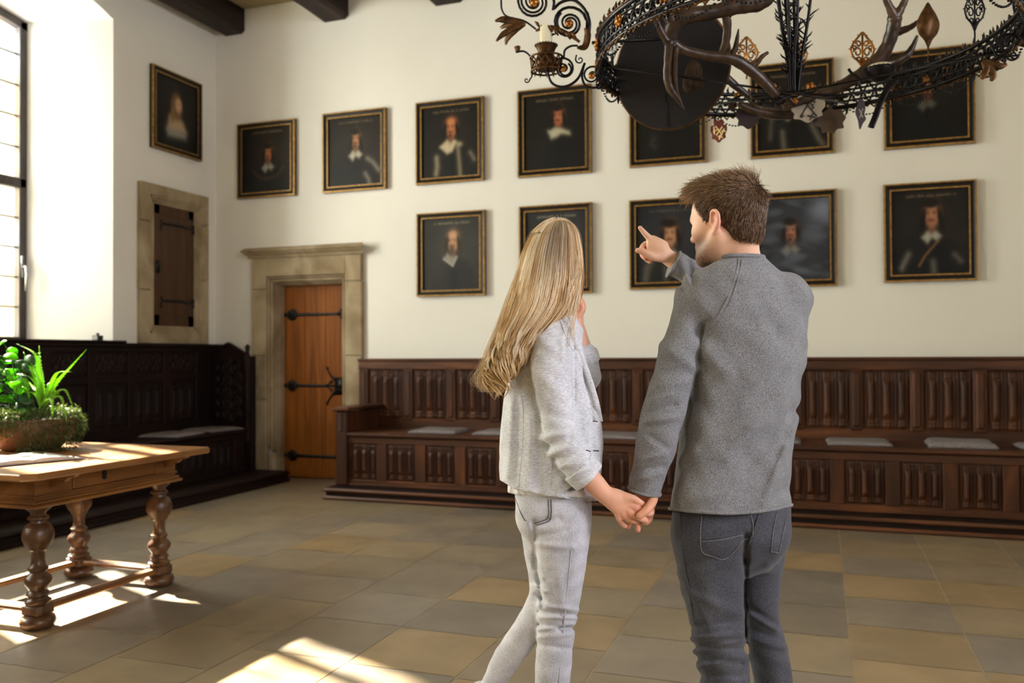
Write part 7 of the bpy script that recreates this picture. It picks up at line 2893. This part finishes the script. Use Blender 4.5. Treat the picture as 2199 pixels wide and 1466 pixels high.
def shield(u, v, w, h, Y, mat, tilt, label, marks=(), mark_mat=None, kind=0, hang=None):
    c = at(u, v, 1, Y)
    sc_ = Y/FPX
    ax = np.array([math.cos(tilt), math.sin(tilt), 0.0])
    az = np.array([0, 0, 1.0])
    base = {0: [(-0.3, 1.0), (0, 0.86), (0.3, 1.0), (0.62, 0.8), (0.6, 0.5), (0.95, 0.45), (1.0, 0.0), (0.8, -0.3), (0.85, -0.6), (0.45, -0.72), (0, -1.0), (-0.45, -0.72), (-0.85, -0.6), (-0.8, -0.3), (-1.0, 0.0), (-0.95, 0.45), (-0.6, 0.5), (-0.62, 0.8)],
            1: [(0, 1.0), (0.28, 0.7), (0.7, 0.72), (0.85, 0.35), (1.0, 0.1), (0.8, -0.25), (0.85, -0.6), (0.45, -0.65), (0.2, -0.95), (-0.15, -0.8), (-0.5, -0.85), (-0.6, -0.45), (-1.0, -0.3), (-0.8, 0.1), (-0.85, 0.5), (-0.4, 0.6)],
            2: [(-0.2, 1.0), (0.6, 0.9), (0.9, 0.4), (0.7, 0.0), (1.0, -0.3), (0.4, -0.6), (-0.2, -1.0), (-0.5, -0.4), (-1.0, 0.1), (-0.6, 0.6)]}[kind]
    pl = catmull([(a, b, 0) for a, b in base+[base[0]]], 3)[:-1]
    root = thing('hanging_shield', label, 'shield', tuple(c), 'painted shields hanging under the chandelier')
    m = MB()
    m.plate([(a*w/2*sc_, b*h/2*sc_) for a, b, _ in pl], c, ax, az, 0.004)
    m.build('shield_plate', mat, root)
    nz = np.cross(ax, az)
    if nz[1] > 0:
        nz = -nz
    if marks:
        m = MB()
        for ln in marks:
            m.tube([c+ax*(a-u)*sc_/math.cos(tilt)+az*(v-b)*sc_+nz*0.004 for a, b in ln], 1.4*sc_, 6)
        m.build('painted_mark', mark_mat, root)
    m = MB()
    tp = c+az*(h/2*sc_*0.9)
    m.tube([tp, tp+az*0.02, np.array([tp[0], tp[1], tp[2]+(hang or 0.05)])], 0.002, 6)
    m.build('hook', 'wrought_iron', root)


noise_mat('shield_red', [(0.3, rgb(92, 44, 40)), (0.8, rgb(128, 66, 56))], (20, 20, 20), 3, 0.5, 0.4)
noise_mat('shield_pale', [(0.3, rgb(158, 150, 138)), (0.8, rgb(186, 178, 164))], (20, 20, 20), 3, 0.5, 0.4)
noise_mat('shield_dark', [(0.3, rgb(46, 38, 42)), (0.8, rgb(62, 50, 54))], (20, 20, 20), 3, 0.5, 0.4)
noise_mat('shield_bronze', [(0.3, rgb(70, 56, 44)), (0.8, rgb(92, 74, 58))], (20, 20, 20), 3, 0.5, 0.4)
noise_mat('mark_yellow', [(0.3, rgb(240, 214, 140)), (0.8, rgb(252, 232, 170))], (20, 20, 20), 3, 0.5, 0.4)
cv = lambda L: [[(1040+a/3.547, b/3.547) for a, b in q] for q in L]
cw = lambda L: [[(1580+a/3.552, b/3.552) for a, b in q] for q in L]
shield(1543.5, 281, 34, 50, 4.22, 'shield_red', 0.0, 'small red-brown shield with pale yellow house marks hanging under the chandelier',
       cv([[(1752, 965), (1755, 1022)], [(1745, 1003), (1785, 985), (1762, 962)], [(1765, 962), (1812, 1032)], [(1812, 968), (1768, 1030)], [(1826, 985), (1800, 1042)], [(1806, 1000), (1838, 1006)], [(1780, 1038), (1816, 1050)], [(1797, 1028), (1790, 1064)]]), 'mark_yellow', 0, 0.07)
shield(1607, 248, 50, 58, 4.18, 'shield_dark', 0.05, 'dark scalloped shield, seen from its blank back, hanging beside the red-brown shield', kind=0, hang=0.05)
shield(1735, 232, 66, 60, 4.12, 'shield_pale', -0.1, 'pale grey shield with a black house mark hanging in the middle below the antlers',
       cw([[(525, 770), (612, 893)], [(578, 758), (512, 862)], [(512, 862), (498, 880), (510, 890), (520, 872)], [(552, 770), (604, 768)], [(562, 752), (602, 792)], [(604, 745), (568, 795)], [(572, 806), (590, 802), (582, 816), (594, 826), (576, 834)], [(548, 880), (600, 900)], [(584, 868), (566, 916)]]), 'black_iron', 0, 0.03)
shield(1783, 258, 60, 58, 4.24, 'shield_bronze', 0.1, 'dull bronze shield back partly behind the pale marked shield', kind=1, hang=0.05)
shield(1848, 245, 24, 62, 4.14, 'shield_dark', 0.6, 'narrow dark shield turned edgeways with a faint cross, hanging right of the others',
       [[(1844, 236), (1851, 252)], [(1851, 234), (1845, 254)]], 'shield_pale', 2, 0.05)
